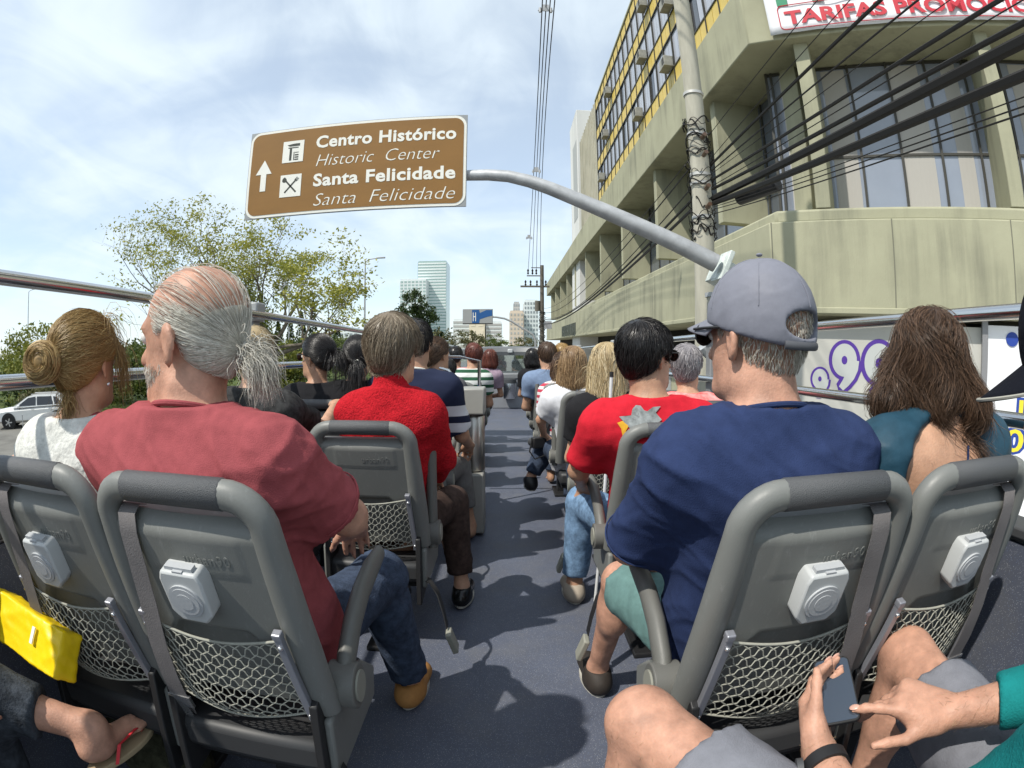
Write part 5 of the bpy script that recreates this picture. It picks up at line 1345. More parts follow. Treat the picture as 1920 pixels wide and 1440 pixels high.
HL_WOM = ((-0.13, -0.085), (-0.085, -0.085), (-0.05, -0.062), (-0.028, -0.03), (-0.012, 0.005), (0.015, 0.0), (0.03, 0.0), (0.05, 0.04), (0.075, 0.068), (0.10, 0.078))
def cap_sdf(th=0.010, hl=HL_MAN, extra=None):
    S = Sdf(); S.ell(CR_C, CR_R+th, None, 0.02)
    S.ell(CR_C+V3(0, -0.012, -0.045), V3(0.062, 0.078, 0.075)+th*0.7, None, 0.02)
    if extra: extra(S)
    S.func(lambda P: hairline(P, hl)*0.75, (-1, -1, -1), (1, 1, 1), 0.006, 'i'); return S
def to_scene(P, H): R, t, s = H; return (P*s)@R.T+t
def hair_obj(parent, H, S, strands, m, h=0.006, rad=0.0007, seed=0, base_tint=0.35, shell=True, tint=None, name='hair', loosen=0.0):
    rng = np.random.default_rng(seed)
    nodes = []
    V, F = S.mesh(h) if shell else (None, None)
    o = None
    if shell:
        me = np_mesh(name, to_scene(relax(V, F, 2), H), F); at = me.attributes.new('tint', 'FLOAT', 'POINT')
        at.data.foreach_set('value', np.full(len(V), base_tint, np.float32)); o = link_mesh(name, me, m, parent)
    if strands is not None:
        n = len(strands); t = rng.beta(2, 2, n) if tint is None else tint
        me = strand_mesh('strands', to_scene(strands, H), rad*rng.uniform(0.7, 1.3, n)*H[2], t)
        k = link_mesh('strands' if shell else name, me, m, o if o is not None else parent); k['kind'] = 'stuff' if shell else k.get('kind', 'stuff')
        if o is None: o = k
    return o
# styles -------------------------------------------------------------------------------------------
def crown_field(c=V3(0.01, -0.06, 0.11), swirl=0.35, down=0.3):
    def f(P):
        d = P-c; d /= np.linalg.norm(d, axis=1, keepdims=True)+1e-9
        t = np.cross(d, [0, 0, 1.0]); return d+t*swirl+V3(0, 0, -down)
    return f
def to_point(c, z=0.0):
    def f(P):
        d = c-P; return d/(np.linalg.norm(d, axis=1, keepdims=True)+1e-9)+V3(0, 0, z)
    return f
def hair_short(parent, H, m, n=2600, rad=0.0008, hl=HL_MAN, th=0.012, length=0.05, seed=1, h=0.006, bt=0.3):
    S = cap_sdf(th, hl); rng = np.random.default_rng(seed); V, F = S.mesh(h); P0 = sample(V, F, n, rng)
    st = comb(S, P0, crown_field(), 6, length/6, rng, 0.001, 0.009, 0.22)
    return hair_obj(parent, H, S, st, m, h, rad, seed, bt)
def hair_buzz(parent, H, m, n=5000, rad=0.00055, hl=HL_MAN, th=0.0025, seed=1, keep=None):
    S = cap_sdf(th, hl); rng = np.random.default_rng(seed); V, F = S.mesh(0.006); P0 = sample(V, F, n, rng, keep)
    st = comb(S, P0-0.003*S.grad(P0), crown_field(down=0.8), 3, 0.006, rng, 0.001, 0.007, 0.35, 0.35)
    return hair_obj(parent, H, S, st, m, 0.006, rad, seed, 0.4, shell=False)
def hair_long(parent, H, m, length=0.30, n=2600, rad=0.0009, width=0.085, back=0.07, seed=2, h=0.007, wave=0.010, part=0.0, flare=0.0, th=0.016, bt=0.25, side=True, mess=0.012):
    """loose hair falling over neck and shoulders"""
    S = Sdf(); S.ell(CR_C, CR_R+th, None, 0.02); zb = 0.11-length
    rng = np.random.default_rng(seed)
    S.ell(V3(0, -0.055, -0.03), V3(0.078, 0.062, 0.10), None, 0.03)
    S.cone(V3(0, -back-0.005, -0.06), V3(0, -back-0.035, zb+0.06), 0.055, 0.045, 0.04)
    for q in (-1, 1):
        S.cone(V3(q*0.045, -back+0.02, -0.02), V3(q*(width-0.03+flare), -back-0.015, zb+0.05), 0.048, 0.040, 0.035)
        if side: S.cone(V3(q*0.072, 0.0, 0.0), V3(q*(width-0.005+flare), -0.02, zb+0.07), 0.024, 0.026, 0.03)
    S.func(lambda P: np.where(P[..., 1] > 0.03, np.maximum(0.055-P[..., 2], (P[..., 1]-0.075)), zb-P[..., 2]), (-1, -1, -1), (1, 1, 1), 0.01, 'i')
    V, F = S.mesh(h); P0 = sample(V, F, n, rng, lambda q: np.clip((q[:, 2]-zb)/0.3, 0.15, 1))
    ph = rng.uniform(0, 6, n)
    def f(P):
        d = np.stack([np.sign(P[:, 0]-part)*np.clip((P[:, 2]-0.06)*9, 0, 1)*0.8, -np.clip((P[:, 2]-0.02)*6, 0, 1)*0.9, np.full(len(P), -1.0)], 1)
        d[:, 0] += wave*18*np.sin(P[:, 2]*38+P[:, 0]*30+ph*0.35); d[:, 1] += wave*10*np.sin(P[:, 2]*31+ph*0.5); return d
    st = comb(S, P0, f, 14, 0.020, rng, 0.002, mess, 0.10+mess*4, 0.25)
    return hair_obj(parent, H, S, st, m, h, rad, seed, bt)

# ---- the figure ----------------------------------------------------------------------------------
def person(label, head, yaw=0.0, tilt=0.0, roll=0.0, s=1.0, sw=0.37, seat=None, hip=None, lean=None, skin=None, h=0.012, hs=None, fem=False,
           arms=None, legs=None, shirt=None, sleeve=0.62, neckr=0.068, trousers=None, trlen=1.0, collar=None, wr=0.004, wseed=1, knit=False, hem=0.0, shoe=None,
           bare_back=False, eyes=True, chest=1.0, belly=1.0, group=None, sh_drop=0.0, sh_yaw=0.0, turtleneck=False, handspec=None, bar=True, neck=0.160, nby=0.0, nails=False, backhole=None):
    """seated figure; head = centre of the head; hip = (x, y); limbs in deck coordinates"""
    t = thing('person', label, 'person', (0, 0, 0), group='passengers on the open deck', bus=True)
    hc = np.array(head, float); hs = hs or s
    R = rotz(math.radians(yaw))@rotx(math.radians(-tilt))@roty(math.radians(roll)); H = (R, hc, hs)
    hx, hy = hip; hp = V3(hx, hy, 0.55)
    nb = V3(hc[0]*0.8+hx*0.2, hc[1]-0.040*s+nby, hc[2]-neck*hs); shz = nb[2]-0.082*s-sh_drop
    ax = rotz(math.radians(sh_yaw))@V3(1, 0, 0)
    ct = V3((nb[0]+hx)/2*0.6+nb[0]*0.4, nb[1]-0.01, shz-0.15*s)       # chest
    shc = V3(nb[0], nb[1]-0.005, shz)
    sh = {q: shc+ax*q*(sw/2-0.035*s) for q in (-1, 1)}
    if arms is None: arms = {}
    A = {}
    for q in (-1, 1):
        if q in arms: e, w = arms[q]
        else: e = sh[q]+V3(q*0.05, 0.06, -0.27*s); w = V3(hx+q*0.09, hy+0.30, 0.64)
        A[q] = (np.asarray(e, float), np.asarray(w, float))
    Lg = {}
    for q in (-1, 1):
        if legs and q in legs: kn, an = legs[q]
        else: kn = V3(hx+q*0.10, hy+0.45, 0.52); an = V3(hx+q*0.10, hy+0.44, 0.10)
        Lg[q] = (np.asarray(kn, float), np.asarray(an, float))
    Rt = rotz(math.radians(sh_yaw))
    z0 = hp[2]-0.115; z1 = nb[2]+0.004
    tk = np.array([0.0, 0.10, 0.30, 0.50, 0.64, 0.75, 0.83, 0.89, 0.945, 0.985, 1.02])
    fw = 0.93 if fem else 1.0
    wk = np.array([0.150, 0.176*max(1, belly*0.93), 0.158*fw*belly, 0.152*fw*(chest+belly)/2, 0.160*fw*chest, sw*0.440, sw*0.425, sw*0.375, sw*0.275, 0.105*s, 0.070*s]); wk[:5] *= s
    dk = np.array([0.10, 0.130, 0.128*belly, 0.116*(chest+belly)/2, 0.116*chest, 0.108*chest, 0.095*chest, 0.080, 0.068, 0.060, 0.056])*s
    tt = np.linspace(-0.02, 1.06, 160); ker = np.hanning(15); ker /= ker.sum()
    def smo(y): v = np.interp(tt, tk, y); p_ = np.pad(v, 7, mode='edge'); return np.convolve(p_, ker, 'valid')
    wS, dS = smo(wk), smo(dk)
    # spine: hip, belly a little forward, chest, neck
    sy = np.interp(tt, [0, 0.35, 0.75, 1.0], [hp[1]+0.02, hp[1]*0.6+ct[1]*0.4+0.025, ct[1], nb[1]-0.004]); sxx = np.interp(tt, [0, 0.3, 0.85, 1.0], [hp[0], hp[0]*0.7+nb[0]*0.3, nb[0], nb[0]])
    sy = np.convolve(np.pad(sy, 7, mode='edge'), ker, 'valid'); sxx = np.convolve(np.pad(sxx, 7, mode='edge'), ker, 'valid')
    def torso(S, e=0.0, arms_to=None, k=0.05):
        def f(P):
            t_ = np.clip((P[..., 2]-z0)/(z1-z0), -0.02, 1.2); t_ = np.clip((P[..., 2]-e*1.4*np.clip(t_, 0, 1)-z0)/(z1-z0), -0.02, 1.06)
            w = np.interp(t_, tt, wS)+e; d = np.interp(t_, tt, dS)+e; q = P[..., :2]-np.stack([np.interp(t_, tt, sxx), np.interp(t_, tt, sy)], -1)
            q = q@Rt[:2, :2]
            n_ = 2.35; m_ = (np.abs(q[..., 0]/w)**n_+np.abs(q[..., 1]/d)**n_)**(1/n_)
            dd = (m_-1)*np.minimum(w, d)*0.85
            return np.maximum(dd, np.maximum(z0-e-P[..., 2], P[..., 2]-z1-e))
        S.func(f, V3(nb[0]-0.4, nb[1]-0.35, z0-e), V3(nb[0]+0.4, nb[1]+0.35, z1+e), 0.03, 'u')
        for q in (-1, 1):
            S.cone(sh[q]+V3(0, 0, -0.004*s), shc*0.4+sh[q]*0.6+V3(0, 0, -0.01), 0.054*s+e, 0.055*s+e, 0.08)
    TIPS.clear(); B = Sdf(); torso(B)
    B.cone(nb+V3(0, -0.004, -0.05*s), hc+R@V3(0, -0.018, -0.055)*hs, 0.068*s if not fem else 0.056*s, 0.062*s if not fem else 0.049*s, 0.045)
    for q in (-1, 1):
        e, w = A[q]; B.cone(sh[q], e, 0.054*s*(0.88 if fem else 1), 0.042*s*(0.88 if fem else 1), 0.05); B.cone(e, w, 0.042*s*(0.88 if fem else 1), 0.028*s*(0.9 if fem else 1), 0.02)
        hsp = (handspec or {}).get(q)
        if hsp: hand_ops(B, w, hsp[0], hsp[1], hsp[2], s, **hsp[3])
        else: dd = w-e; dd = dd/np.linalg.norm(dd); hand_ops(B, w, dd*0.6+V3(-q*0.2, 0.5, -0.5), V3(0, -0.3, 1), -q, s, 0.45)
        kn, an = Lg[q]; hj = hp+V3(q*0.085*s, 0.03, -0.01)
        B.cone(hj, kn, 0.084*s, 0.060*s, 0.05); B.cone(kn, an, 0.056*s, 0.036*s, 0.03); mid = kn*0.72+an*0.28; B.ell(mid+V3(0, -0.018, 0), V3(0.052, 0.056, 0.10)*s, None, 0.04)
        foot_ops(B, an, V3(q*0.12, 1, 0), s)
    head_ops(B, H)
    V, F = B.mesh(h); V = relax(V, F, 1, 0.4); VF = (V, F)
    body = make_mesh('body', V, F, skin, t)
    if nails:
        for p_, f_, u_, r_ in TIPS:
            g = MB(); g.ball((0, 0, 0), (r_*0.70, r_*0.95, r_*0.28), 10, 6); x_ = np.cross(f_, u_); Mn = Matrix(((x_[0], f_[0], u_[0], 0), (x_[1], f_[1], u_[1], 0), (x_[2], f_[2], u_[2], 0), (0, 0, 0, 1))); g.v = [Mn @ v + Vector(p_+u_*r_*0.62-f_*r_*0.05) for v in g.v]; g.build('fingernail', M_nail, body, smooth=True)
    if eyes:
        for q in (-1, 1):
            c = to_scene(V3(q*0.031, 0.079, 0.002), H); g = MB(); g.ball(c, 0.0125*hs, 12, 8); eo = g.build('eye', M_eye, body, smooth=True)
            c2 = to_scene(V3(q*0.031, 0.0875, 0.002), H); g = MB(); g.ball(c2, 0.0055*hs, 8, 6); g.build('iris', M_iris, eo, smooth=True)
    if shirt is not None:
        S = Sdf(); e0 = 0.014*s; torso(S, e0)
        if turtleneck: S.cone(nb+V3(0, -0.004, -0.03), nb+V3(0, 0.0, 0.045), 0.075*s, 0.068*s, 0.03)
        for q in (-1, 1):
            e, w = A[q]; d = e-sh[q]; L = np.linalg.norm(d); d = d/L
            if sleeve <= 1.0:
                end = sh[q]+d*L*sleeve; S.cone(sh[q], end+d*0.03, 0.060*s+e0*0.3, 0.060*s+e0, 0.07, cut=(end, d))
            elif sleeve > 1.0:
                S.cone(sh[q], e, 0.062*s+e0*0.3, 0.052*s+e0*0.3, 0.05); d2 = w-e; L2 = np.linalg.norm(d2); d2 = d2/L2; end = e+d2*L2*(sleeve-1); S.cone(e, end+d2*0.03, 0.052*s, 0.044*s, 0.03, cut=(end, d2))
        if not turtleneck:
            nd = R@V3(0, 0.25, 0.97); S.cone(nb+V3(0, 0.016, 0.052), nb+V3(0, 0.06, 0.24), neckr*s, neckr*s*1.6, 0.010, 's')
        if backhole: S.ell(ct+V3(*backhole[0]), V3(*backhole[1]), None, 0.012, 's')
        S.func(lambda P: hem-P[..., 2]+0.50, (-3, -3, -3), (3, 3, 3), 0.01, 'i')
        V, F = S.mesh(max(h*0.75, 0.0070)); N = normals(V, F)
        V = folds(V, N, wseed, wr); V = relax(V, F, 1, 0.2)
        so = make_mesh('shirt' if not knit else 'sweater', V, F, shirt, t)
        if sleeve <= 1.0 and h < 0.0125:
            for q in (-1, 1):
                e, w = A[q]; d = e-sh[q]; L = np.linalg.norm(d); d = d/L; c_ = sh[q]+d*(L*sleeve-0.016); u_ = np.cross(d, [0.3, 0.5, 0.8]); u_ /= np.linalg.norm(u_); w_ = np.cross(d, u_); rr_ = 0.0600*s+e0*1.05
                g = MB(); g.tube([Vector(c_+rr_*(u_*math.cos(a)+w_*math.sin(a))) for a in np.linspace(0, 2*PI, 33)[:-1]], 0.0022, 6, closed=True); g.build('sleeve_hem', shirt, so, smooth=True)
        if collar:
            pts = []
            for i in range(25):
                a = 2*PI*i/24; pts.append(nb+V3(neckr*1.02*s*math.cos(a), 0.004+neckr*0.98*s*math.sin(a), 0.006-0.020*math.sin(a)*s))
            g = MB(); g.tube([Vector(p) for p in pts[:-1]], 0.0062*s, 8, closed=True); g.build('collar', collar, so, smooth=True)
    if trousers is not None:
        S = Sdf(); e0 = 0.013*s; S.ell(hp+V3(0, 0.02, -0.012), V3(0.178*s+e0, 0.138*s+e0, 0.115*s+e0), None, 0.05)
        for q in (-1, 1):
            kn, an = Lg[q]; hj = hp+V3(q*0.085*s, 0.03, -0.01); d = kn-hj; L = np.linalg.norm(d); d /= L
            if trlen <= 1.0: end = hj+d*L*trlen; S.cone(hj, end+d*0.03, 0.092*s+e0, 0.082*s+e0, 0.05, cut=(end, d))
            else:
                S.cone(hj, kn, 0.092*s+e0*0.5, 0.074*s+e0*0.5, 0.05); d2 = an-kn; L2 = np.linalg.norm(d2); d2 /= L2; end = kn+d2*L2*(trlen-1); S.cone(kn, end+d2*0.03, 0.075*s+e0*0.5, 0.064*s, 0.03, cut=(end, d2)); S.ell(kn*0.72+an*0.28+V3(0, -0.018, 0), V3(0.064, 0.068, 0.11)*s, None, 0.04)
        S.func(lambda P: P[..., 2]-0.72, (-3, -3, -3), (3, 3, 3), 0.01, 'i')
        V, F = S.mesh(max(h*1.15, 0.0115)); N = normals(V, F); V = folds(V, N, wseed+5, wr*0.8); make_mesh('trousers' if trlen > 1 else 'shorts', V, F, trousers, t)
    if shoe is not None:
        for q in (-1, 1):
            an = Lg[q][1]; S = Sdf(); d = V3(q*0.12, 1, 0)/math.hypot(0.12, 1); b = an+V3(0, 0, -0.055)
            S.cone(b-d*0.045, b+d*0.15+V3(0, 0, -0.008), 0.046*s, 0.040*s, 0.03); S.cone(an+V3(0, 0, -0.02), b, 0.048*s, 0.046*s, 0.04); S.func(lambda P, z0=an[2]-0.094: z0-P[..., 2], (-3, -3, -3), (3, 3, 3), 0.004, 'i'); S.func(lambda P, z0=an[2]+0.0: P[..., 2]-z0, (-3, -3, -3), (3, 3, 3), 0.008, 'i')
            V, F = S.mesh(0.009); so = make_mesh('shoe', V, F, shoe, t)
            g = MB(); n = 20; path = [Vector(b+d*0.05+d*0.125*math.cos(2*PI*i/n)+np.cross(d, [0, 0, 1.])*0.047*math.sin(2*PI*i/n)+V3(0, 0, -0.034)) for i in range(n)]; g.prism([(p.x, p.y) for p in path], an[2]-0.100, an[2]-0.082); g.build('sole', mat('shoe_sole', (0.45, 0.43, 0.38), 0.8), so)
    return t, H, dict(nb=nb, sh=sh, arms=A, legs=Lg, hp=hp, ct=ct, body=body, B=B, VF=VF)
# ------------------------------------------------------------------ the passengers
HM_white = hairmat('hair_white_grey', (0.30, 0.28, 0.23), (0.58, 0.555, 0.48), (0.82, 0.80, 0.73)); HM_blond = hairmat('hair_dark_blond', (0.14, 0.075, 0.022), (0.36, 0.23, 0.085), (0.60, 0.45, 0.21))
HM_brown = hairmat('hair_dark_brown', (0.022, 0.012, 0.007), (0.080, 0.045, 0.026), (0.22, 0.13, 0.08)); HM_black = hairmat('hair_black', (0.006, 0.005, 0.005), (0.013, 0.011, 0.011), (0.05, 0.045, 0.045), 0.35)
HM_ash = hairmat('hair_ash_brown', (0.075, 0.055, 0.036), (0.20, 0.155, 0.105), (0.42, 0.36, 0.27)); HM_salt = hairmat('hair_salt_stubble', (0.20, 0.17, 0.13), (0.45, 0.41, 0.34), (0.72, 0.70, 0.64))
HM_lightb = hairmat('hair_light_brown', (0.09, 0.05, 0.024), (0.27, 0.17, 0.085), (0.48, 0.34, 0.19)); HM_platin = hairmat('hair_pale_blond', (0.20, 0.135, 0.06), (0.50, 0.39, 0.22), (0.74, 0.65, 0.45))
HM_red = hairmat('hair_red_brown', (0.05, 0.012, 0.008), (0.13, 0.035, 0.022), (0.28, 0.09, 0.06)); HM_curl = hairmat('hair_grey_curls', (0.12, 0.11, 0.12), (0.30, 0.28, 0.29), (0.55, 0.53, 0.53))
def free_strands(p0, v0, n, steps, dl, rng, grav=0.35, curl=0.0, spread=0.35, freq=0.9):
    P = np.repeat(np.asarray(p0, float)[None], n, 0)+rng.normal(size=(n, 3))*0.006; v = np.asarray(v0, float)[None]+rng.normal(size=(n, 3))*spread; v /= np.linalg.norm(v, axis=1, keepdims=True)
    out = [P.copy()]; ph = rng.uniform(0, 6, n); cdir = rng.normal(size=(n, 3)); L = dl*rng.uniform(0.6, 1.25, (n, 1))
    for k in range(steps):
        v = v+V3(0, 0, -grav)+curl*cdir*np.cos(ph+k*freq)[:, None]+curl*np.cross(cdir, v)*np.sin(ph+k*freq)[:, None]; v /= np.linalg.norm(v, axis=1, keepdims=True); P = P+v*L; out.append(P.copy())
    return np.stack(out, 1)
def glasses(t, H, tint=M_lens, frame=M_blackp):
    g = MB()
    def p(*a): return Vector(to_scene(np.array(a), H))
    for q in (-1, 1):
        g.tube([p(q*0.082, -0.015, 0.0), p(q*0.083, 0.0, 0.012), p(q*0.080, 0.06, 0.012), p(q*0.066, 0.10, 0.012)], 0.0028*H[2], 6)
        g.tube([p(q*0.037+0.029*math.cos(a), 0.108-0.012*abs(math.cos(a)+q)*0.5, 0.002+0.020*math.sin(a)) for a in np.linspace(0, 2*PI, 17)[:-1]], 0.0022*H[2], 5, closed=True)
    g.tube([p(-0.012, 0.11, 0.008), p(0, 0.113, 0.010), p(0.012, 0.11, 0.008)], 0.0025*H[2], 6)
    go = g.build('sunglasses', frame, t, smooth=True)
    for q in (-1, 1):
        g = MB(); c = p(q*0.037, 0.105, 0.002); V = [c]+[p(q*0.037+0.028*math.cos(a), 0.106-0.010*abs(math.cos(a)+q)*0.5, 0.002+0.019*math.sin(a)) for a in np.linspace(0, 2*PI, 17)[:-1]]
        g.add(V, [(0, i+1, (i+1) % 16+1) for i in range(16)]); g.build('lens', tint, go)
def bun_obj(t, H, c, r, m, n=420, seed=3, rad=0.0008, axis=(0.3, -1, 0.2)):
    rng = np.random.default_rng(seed); ax = np.array(axis, float); ax /= np.linalg.norm(ax); u = np.cross(ax, [0, 0, 1.0]); u /= np.linalg.norm(u); w = np.cross(ax, u)
    k = 16; P = []
    a0 = rng.uniform(0, 2*PI, n); phi = rng.uniform(-1.5, 1.5, n); sp = rng.uniform(1.2, 4.2, n); dr = rng.normal(size=n)*0.0045
    for i in range(k):
        a = a0+sp*i/(k-1); ph = phi+0.5*i/(k-1); R_ = (r*0.52+(r*0.50+dr)*np.cos(ph)); P.append(c+u*(R_*np.cos(a))[:, None]+w*(R_*np.sin(a)*0.95)[:, None]+ax*((r*0.62+dr)*np.sin(ph))[:, None])
    P = np.stack(P, 1)
    S = Sdf(); S.ell(c, V3(r, r, r)*0.74, None, 0.01)
    return hair_obj(t, H, S, P, m, 0.006, rad, seed, 0.3, name='hair_bun')

# --- bald man with ponytail -----------------------------------------------------------------------
M_dusty = cloth('dusty_red_jersey', (0.31, 0.072, 0.080), bscale=700)
M_jeans = cloth('dark_blue_denim', (0.045, 0.062, 0.10), 0.25, 0.5, 300); M_denim = cloth('mid_blue_denim', (0.16, 0.26, 0.40), 0.25, 0.4, 300)
t, H, J = person('heavy bald man with grey ponytail in a dusty red shirt, arm around his neighbour', (-0.675, 1.0, 1.310), yaw=86, tilt=2, s=1.06, hs=1.25, sw=0.47, hip=(-0.62, 1.13), skin=SK_fair, h=0.0095,
    arms={1: ((-0.365, 1.13, 0.90), (-0.44, 1.42, 0.78)), -1: ((-1.06, 1.0, 1.06), (-1.335, 0.99, 0.99))}, neck=0.128, legs={1: (V3(-0.42, 1.58, 0.55), V3(-0.36, 1.66, 0.10)), -1: (V3(-0.72, 1.55, 0.55), V3(-0.74, 1.6, 0.10))},
    shirt=M_dusty, sleeve=0.80, neckr=0.070, trousers=M_jeans, trlen=1.95, wr=0.0085, wseed=4, chest=1.12, belly=1.28, shoe=mat('tan_suede', (0.42, 0.20, 0.06), 0.8, noise=0.2, nscale=20), collar=M_dusty, sh_drop=0.0)
tie = V3(0.0, -0.118, -0.036); rng = np.random.default_rng(4)
S = cap_sdf(0.004, HL_MAN); V, F = S.mesh(0.006)
keep = lambda q: np.clip(np.interp(q[:, 2], [-0.08, 0.010, 0.035, 0.06, 0.125], [1, 0.85, 0.25, 0.045, 0.012]), 0, 1)
P0 = sample(V, F, 5200, rng, keep); st = comb(S, P0, to_point(tie, 0.10), 13, 0.0125, rng, 0.0012, 0.0025, 0.05, stop=(tie, 0.014))
S2 = cap_sdf(0.0022, HL_MAN); S2.func(lambda P: P[..., 2]-0.008-0.45*np.clip(-P[..., 1]-0.01, 0, 0.1), (-1, -1, -1), (1, 1, 1), 0.02, 'i')
hair_obj(t, H, S2, st, HM_white, 0.006, 0.00052, 4, 0.42)
ht = free_strands(tie, (0.10, -0.85, 0.0), 1200, 14, 0.0058, rng, 0.20, 0.26, 0.30, 0.7)
hair_obj(t, H, None, ht, HM_white, rad=0.0005, seed=5, shell=False, name='ponytail')
g = MB(); c = to_scene(tie+V3(0, -0.006, 0), H); g.lathe([(0.013, -0.006), (0.016, 0), (0.013, 0.006)], 14, M=Matrix.Translation(c) @ Matrix.Rotation(PI/2, 4, 'X') @ Matrix.Rotation(math.radians(0), 4, 'Z')); g.build('hair_tie', mat('hair_tie_red', (0.35, 0.07, 0.03), 0.7), t, smooth=True)
SJ = Sdf(); SJ.ell(V3(0, 0.030, -0.045), V3(0.061, 0.066, 0.074), None, 0.02); SJ.ell(V3(0, 0.072, -0.098), V3(0.028, 0.024, 0.020), None, 0.02)
V, F = SJ.mesh(0.006); P0 = sample(V, F, 1500, rng, lambda q: ((q[:, 2] < -0.045) & (q[:, 1] > 0.0)).astype(float)); st = comb(SJ, P0, lambda P: np.tile(V3(0, 0.3, -1), (len(P), 1)), 3, 0.004, rng, 0.001, 0.006, 0.3, 0.4)
hair_obj(t, H, None, st, HM_white, rad=0.0005, seed=6, shell=False, name='stubble_beard')
# --- woman with bun --------------------------------------------------------------------------------
M_lace = cloth('white_lace', (0.62, 0.62, 0.58), 0.15, 0.8, 160)
t, H, J = person('woman with a messy blond bun in a white lace top at the left', (-1.01, 1.0, 1.262), yaw=4, tilt=2, s=0.92, hs=0.90, sw=0.34, hip=(-1.05, 1.10), skin=SK_light, h=0.0105, fem=True, shirt=M_lace, sleeve=0.5, neckr=0.085, trousers=M_jeans, trlen=1.9, wseed=8)
bc = V3(-0.035, -0.128, -0.005); rng = np.random.default_rng(9); S = cap_sdf(0.016, HL_WOM); V, F = S.mesh(0.006)
P0 = sample(V, F, 4300, rng); st = comb(S, P0, to_point(bc, 0.15), 13, 0.0125, rng, 0.0015, 0.010, 0.20, stop=(bc, 0.03)); hair_obj(t, H, S, st, HM_blond, 0.006, 0.0006, 9, 0.35)
bun_obj(t, H, bc+V3(0, -0.018, 0), 0.050, HM_blond, 950, 10, 0.0009)
ws = free_strands(V3(0.062, 0.045, 0.06), (0.5, 0.3, -0.4), 160, 12, 0.013, rng, 0.35, 0.12, 0.22); ws2 = free_strands(V3(0.0, -0.08, -0.08), (0.1, -0.4, -0.7), 240, 10, 0.009, rng, 0.3, 0.3, 0.5); ws3 = free_strands(V3(0.045, 0.03, 0.115), (0.6, 0.3, 0.25), 40, 12, 0.011, rng, 0.30, 0.15, 0.4)
hair_obj(t, H, None, np.concatenate([np.pad(a, ((0, 0), (0, 13-a.shape[1]), (0, 0)), mode='edge') if a.shape[1] < 13 else a for a in (ws, ws2, ws3)]), HM_blond, rad=0.0006, seed=11, shell=False, name='loose_wisps')
g = MB(); g.ball(to_scene(V3(0.085, -0.002, -0.062), H), 0.005, 8, 6); g.build('earring', M_screw, t)
# --- man in the grey cap ---------------------------------------------------------------------------
M_navy = cloth('navy_jersey', (0.023, 0.037, 0.098), bscale=700)
t, H, J = person('man in a grey baseball cap and navy shirt on the right', (0.500, 1.0, 1.305), yaw=24, tilt=0, s=1.02, hs=1.10, sw=0.425, hip=(0.585, 1.12), skin=SK_fair, h=0.0095,
    arms={-1: ((0.285, 1.16, 0.82), (0.37, 1.40, 0.70)), 1: ((0.80, 1.12, 0.80), (0.72, 1.38, 0.70))}, neck=0.142, legs={-1: (V3(0.36, 1.56, 0.55), V3(0.335, 1.74, 0.10)), 1: (V3(0.70, 1.55, 0.55), V3(0.70, 1.6, 0.10))},
    shirt=M_navy, sleeve=0.92, neckr=0.072, trousers=cloth('sea_green_cotton', (0.12, 0.215, 0.205), 0.1), trlen=0.88, wr=0.0075, wseed=12, chest=1.1, belly=1.2, shoe=mat('dark_canvas_shoe', (0.028, 0.022, 0.018), 0.7, noise=0.2, nscale=30), collar=M_navy)
hair_buzz(t, H, HM_salt, 4500, 0.0006, HL_MAN, 0.0015, 13)
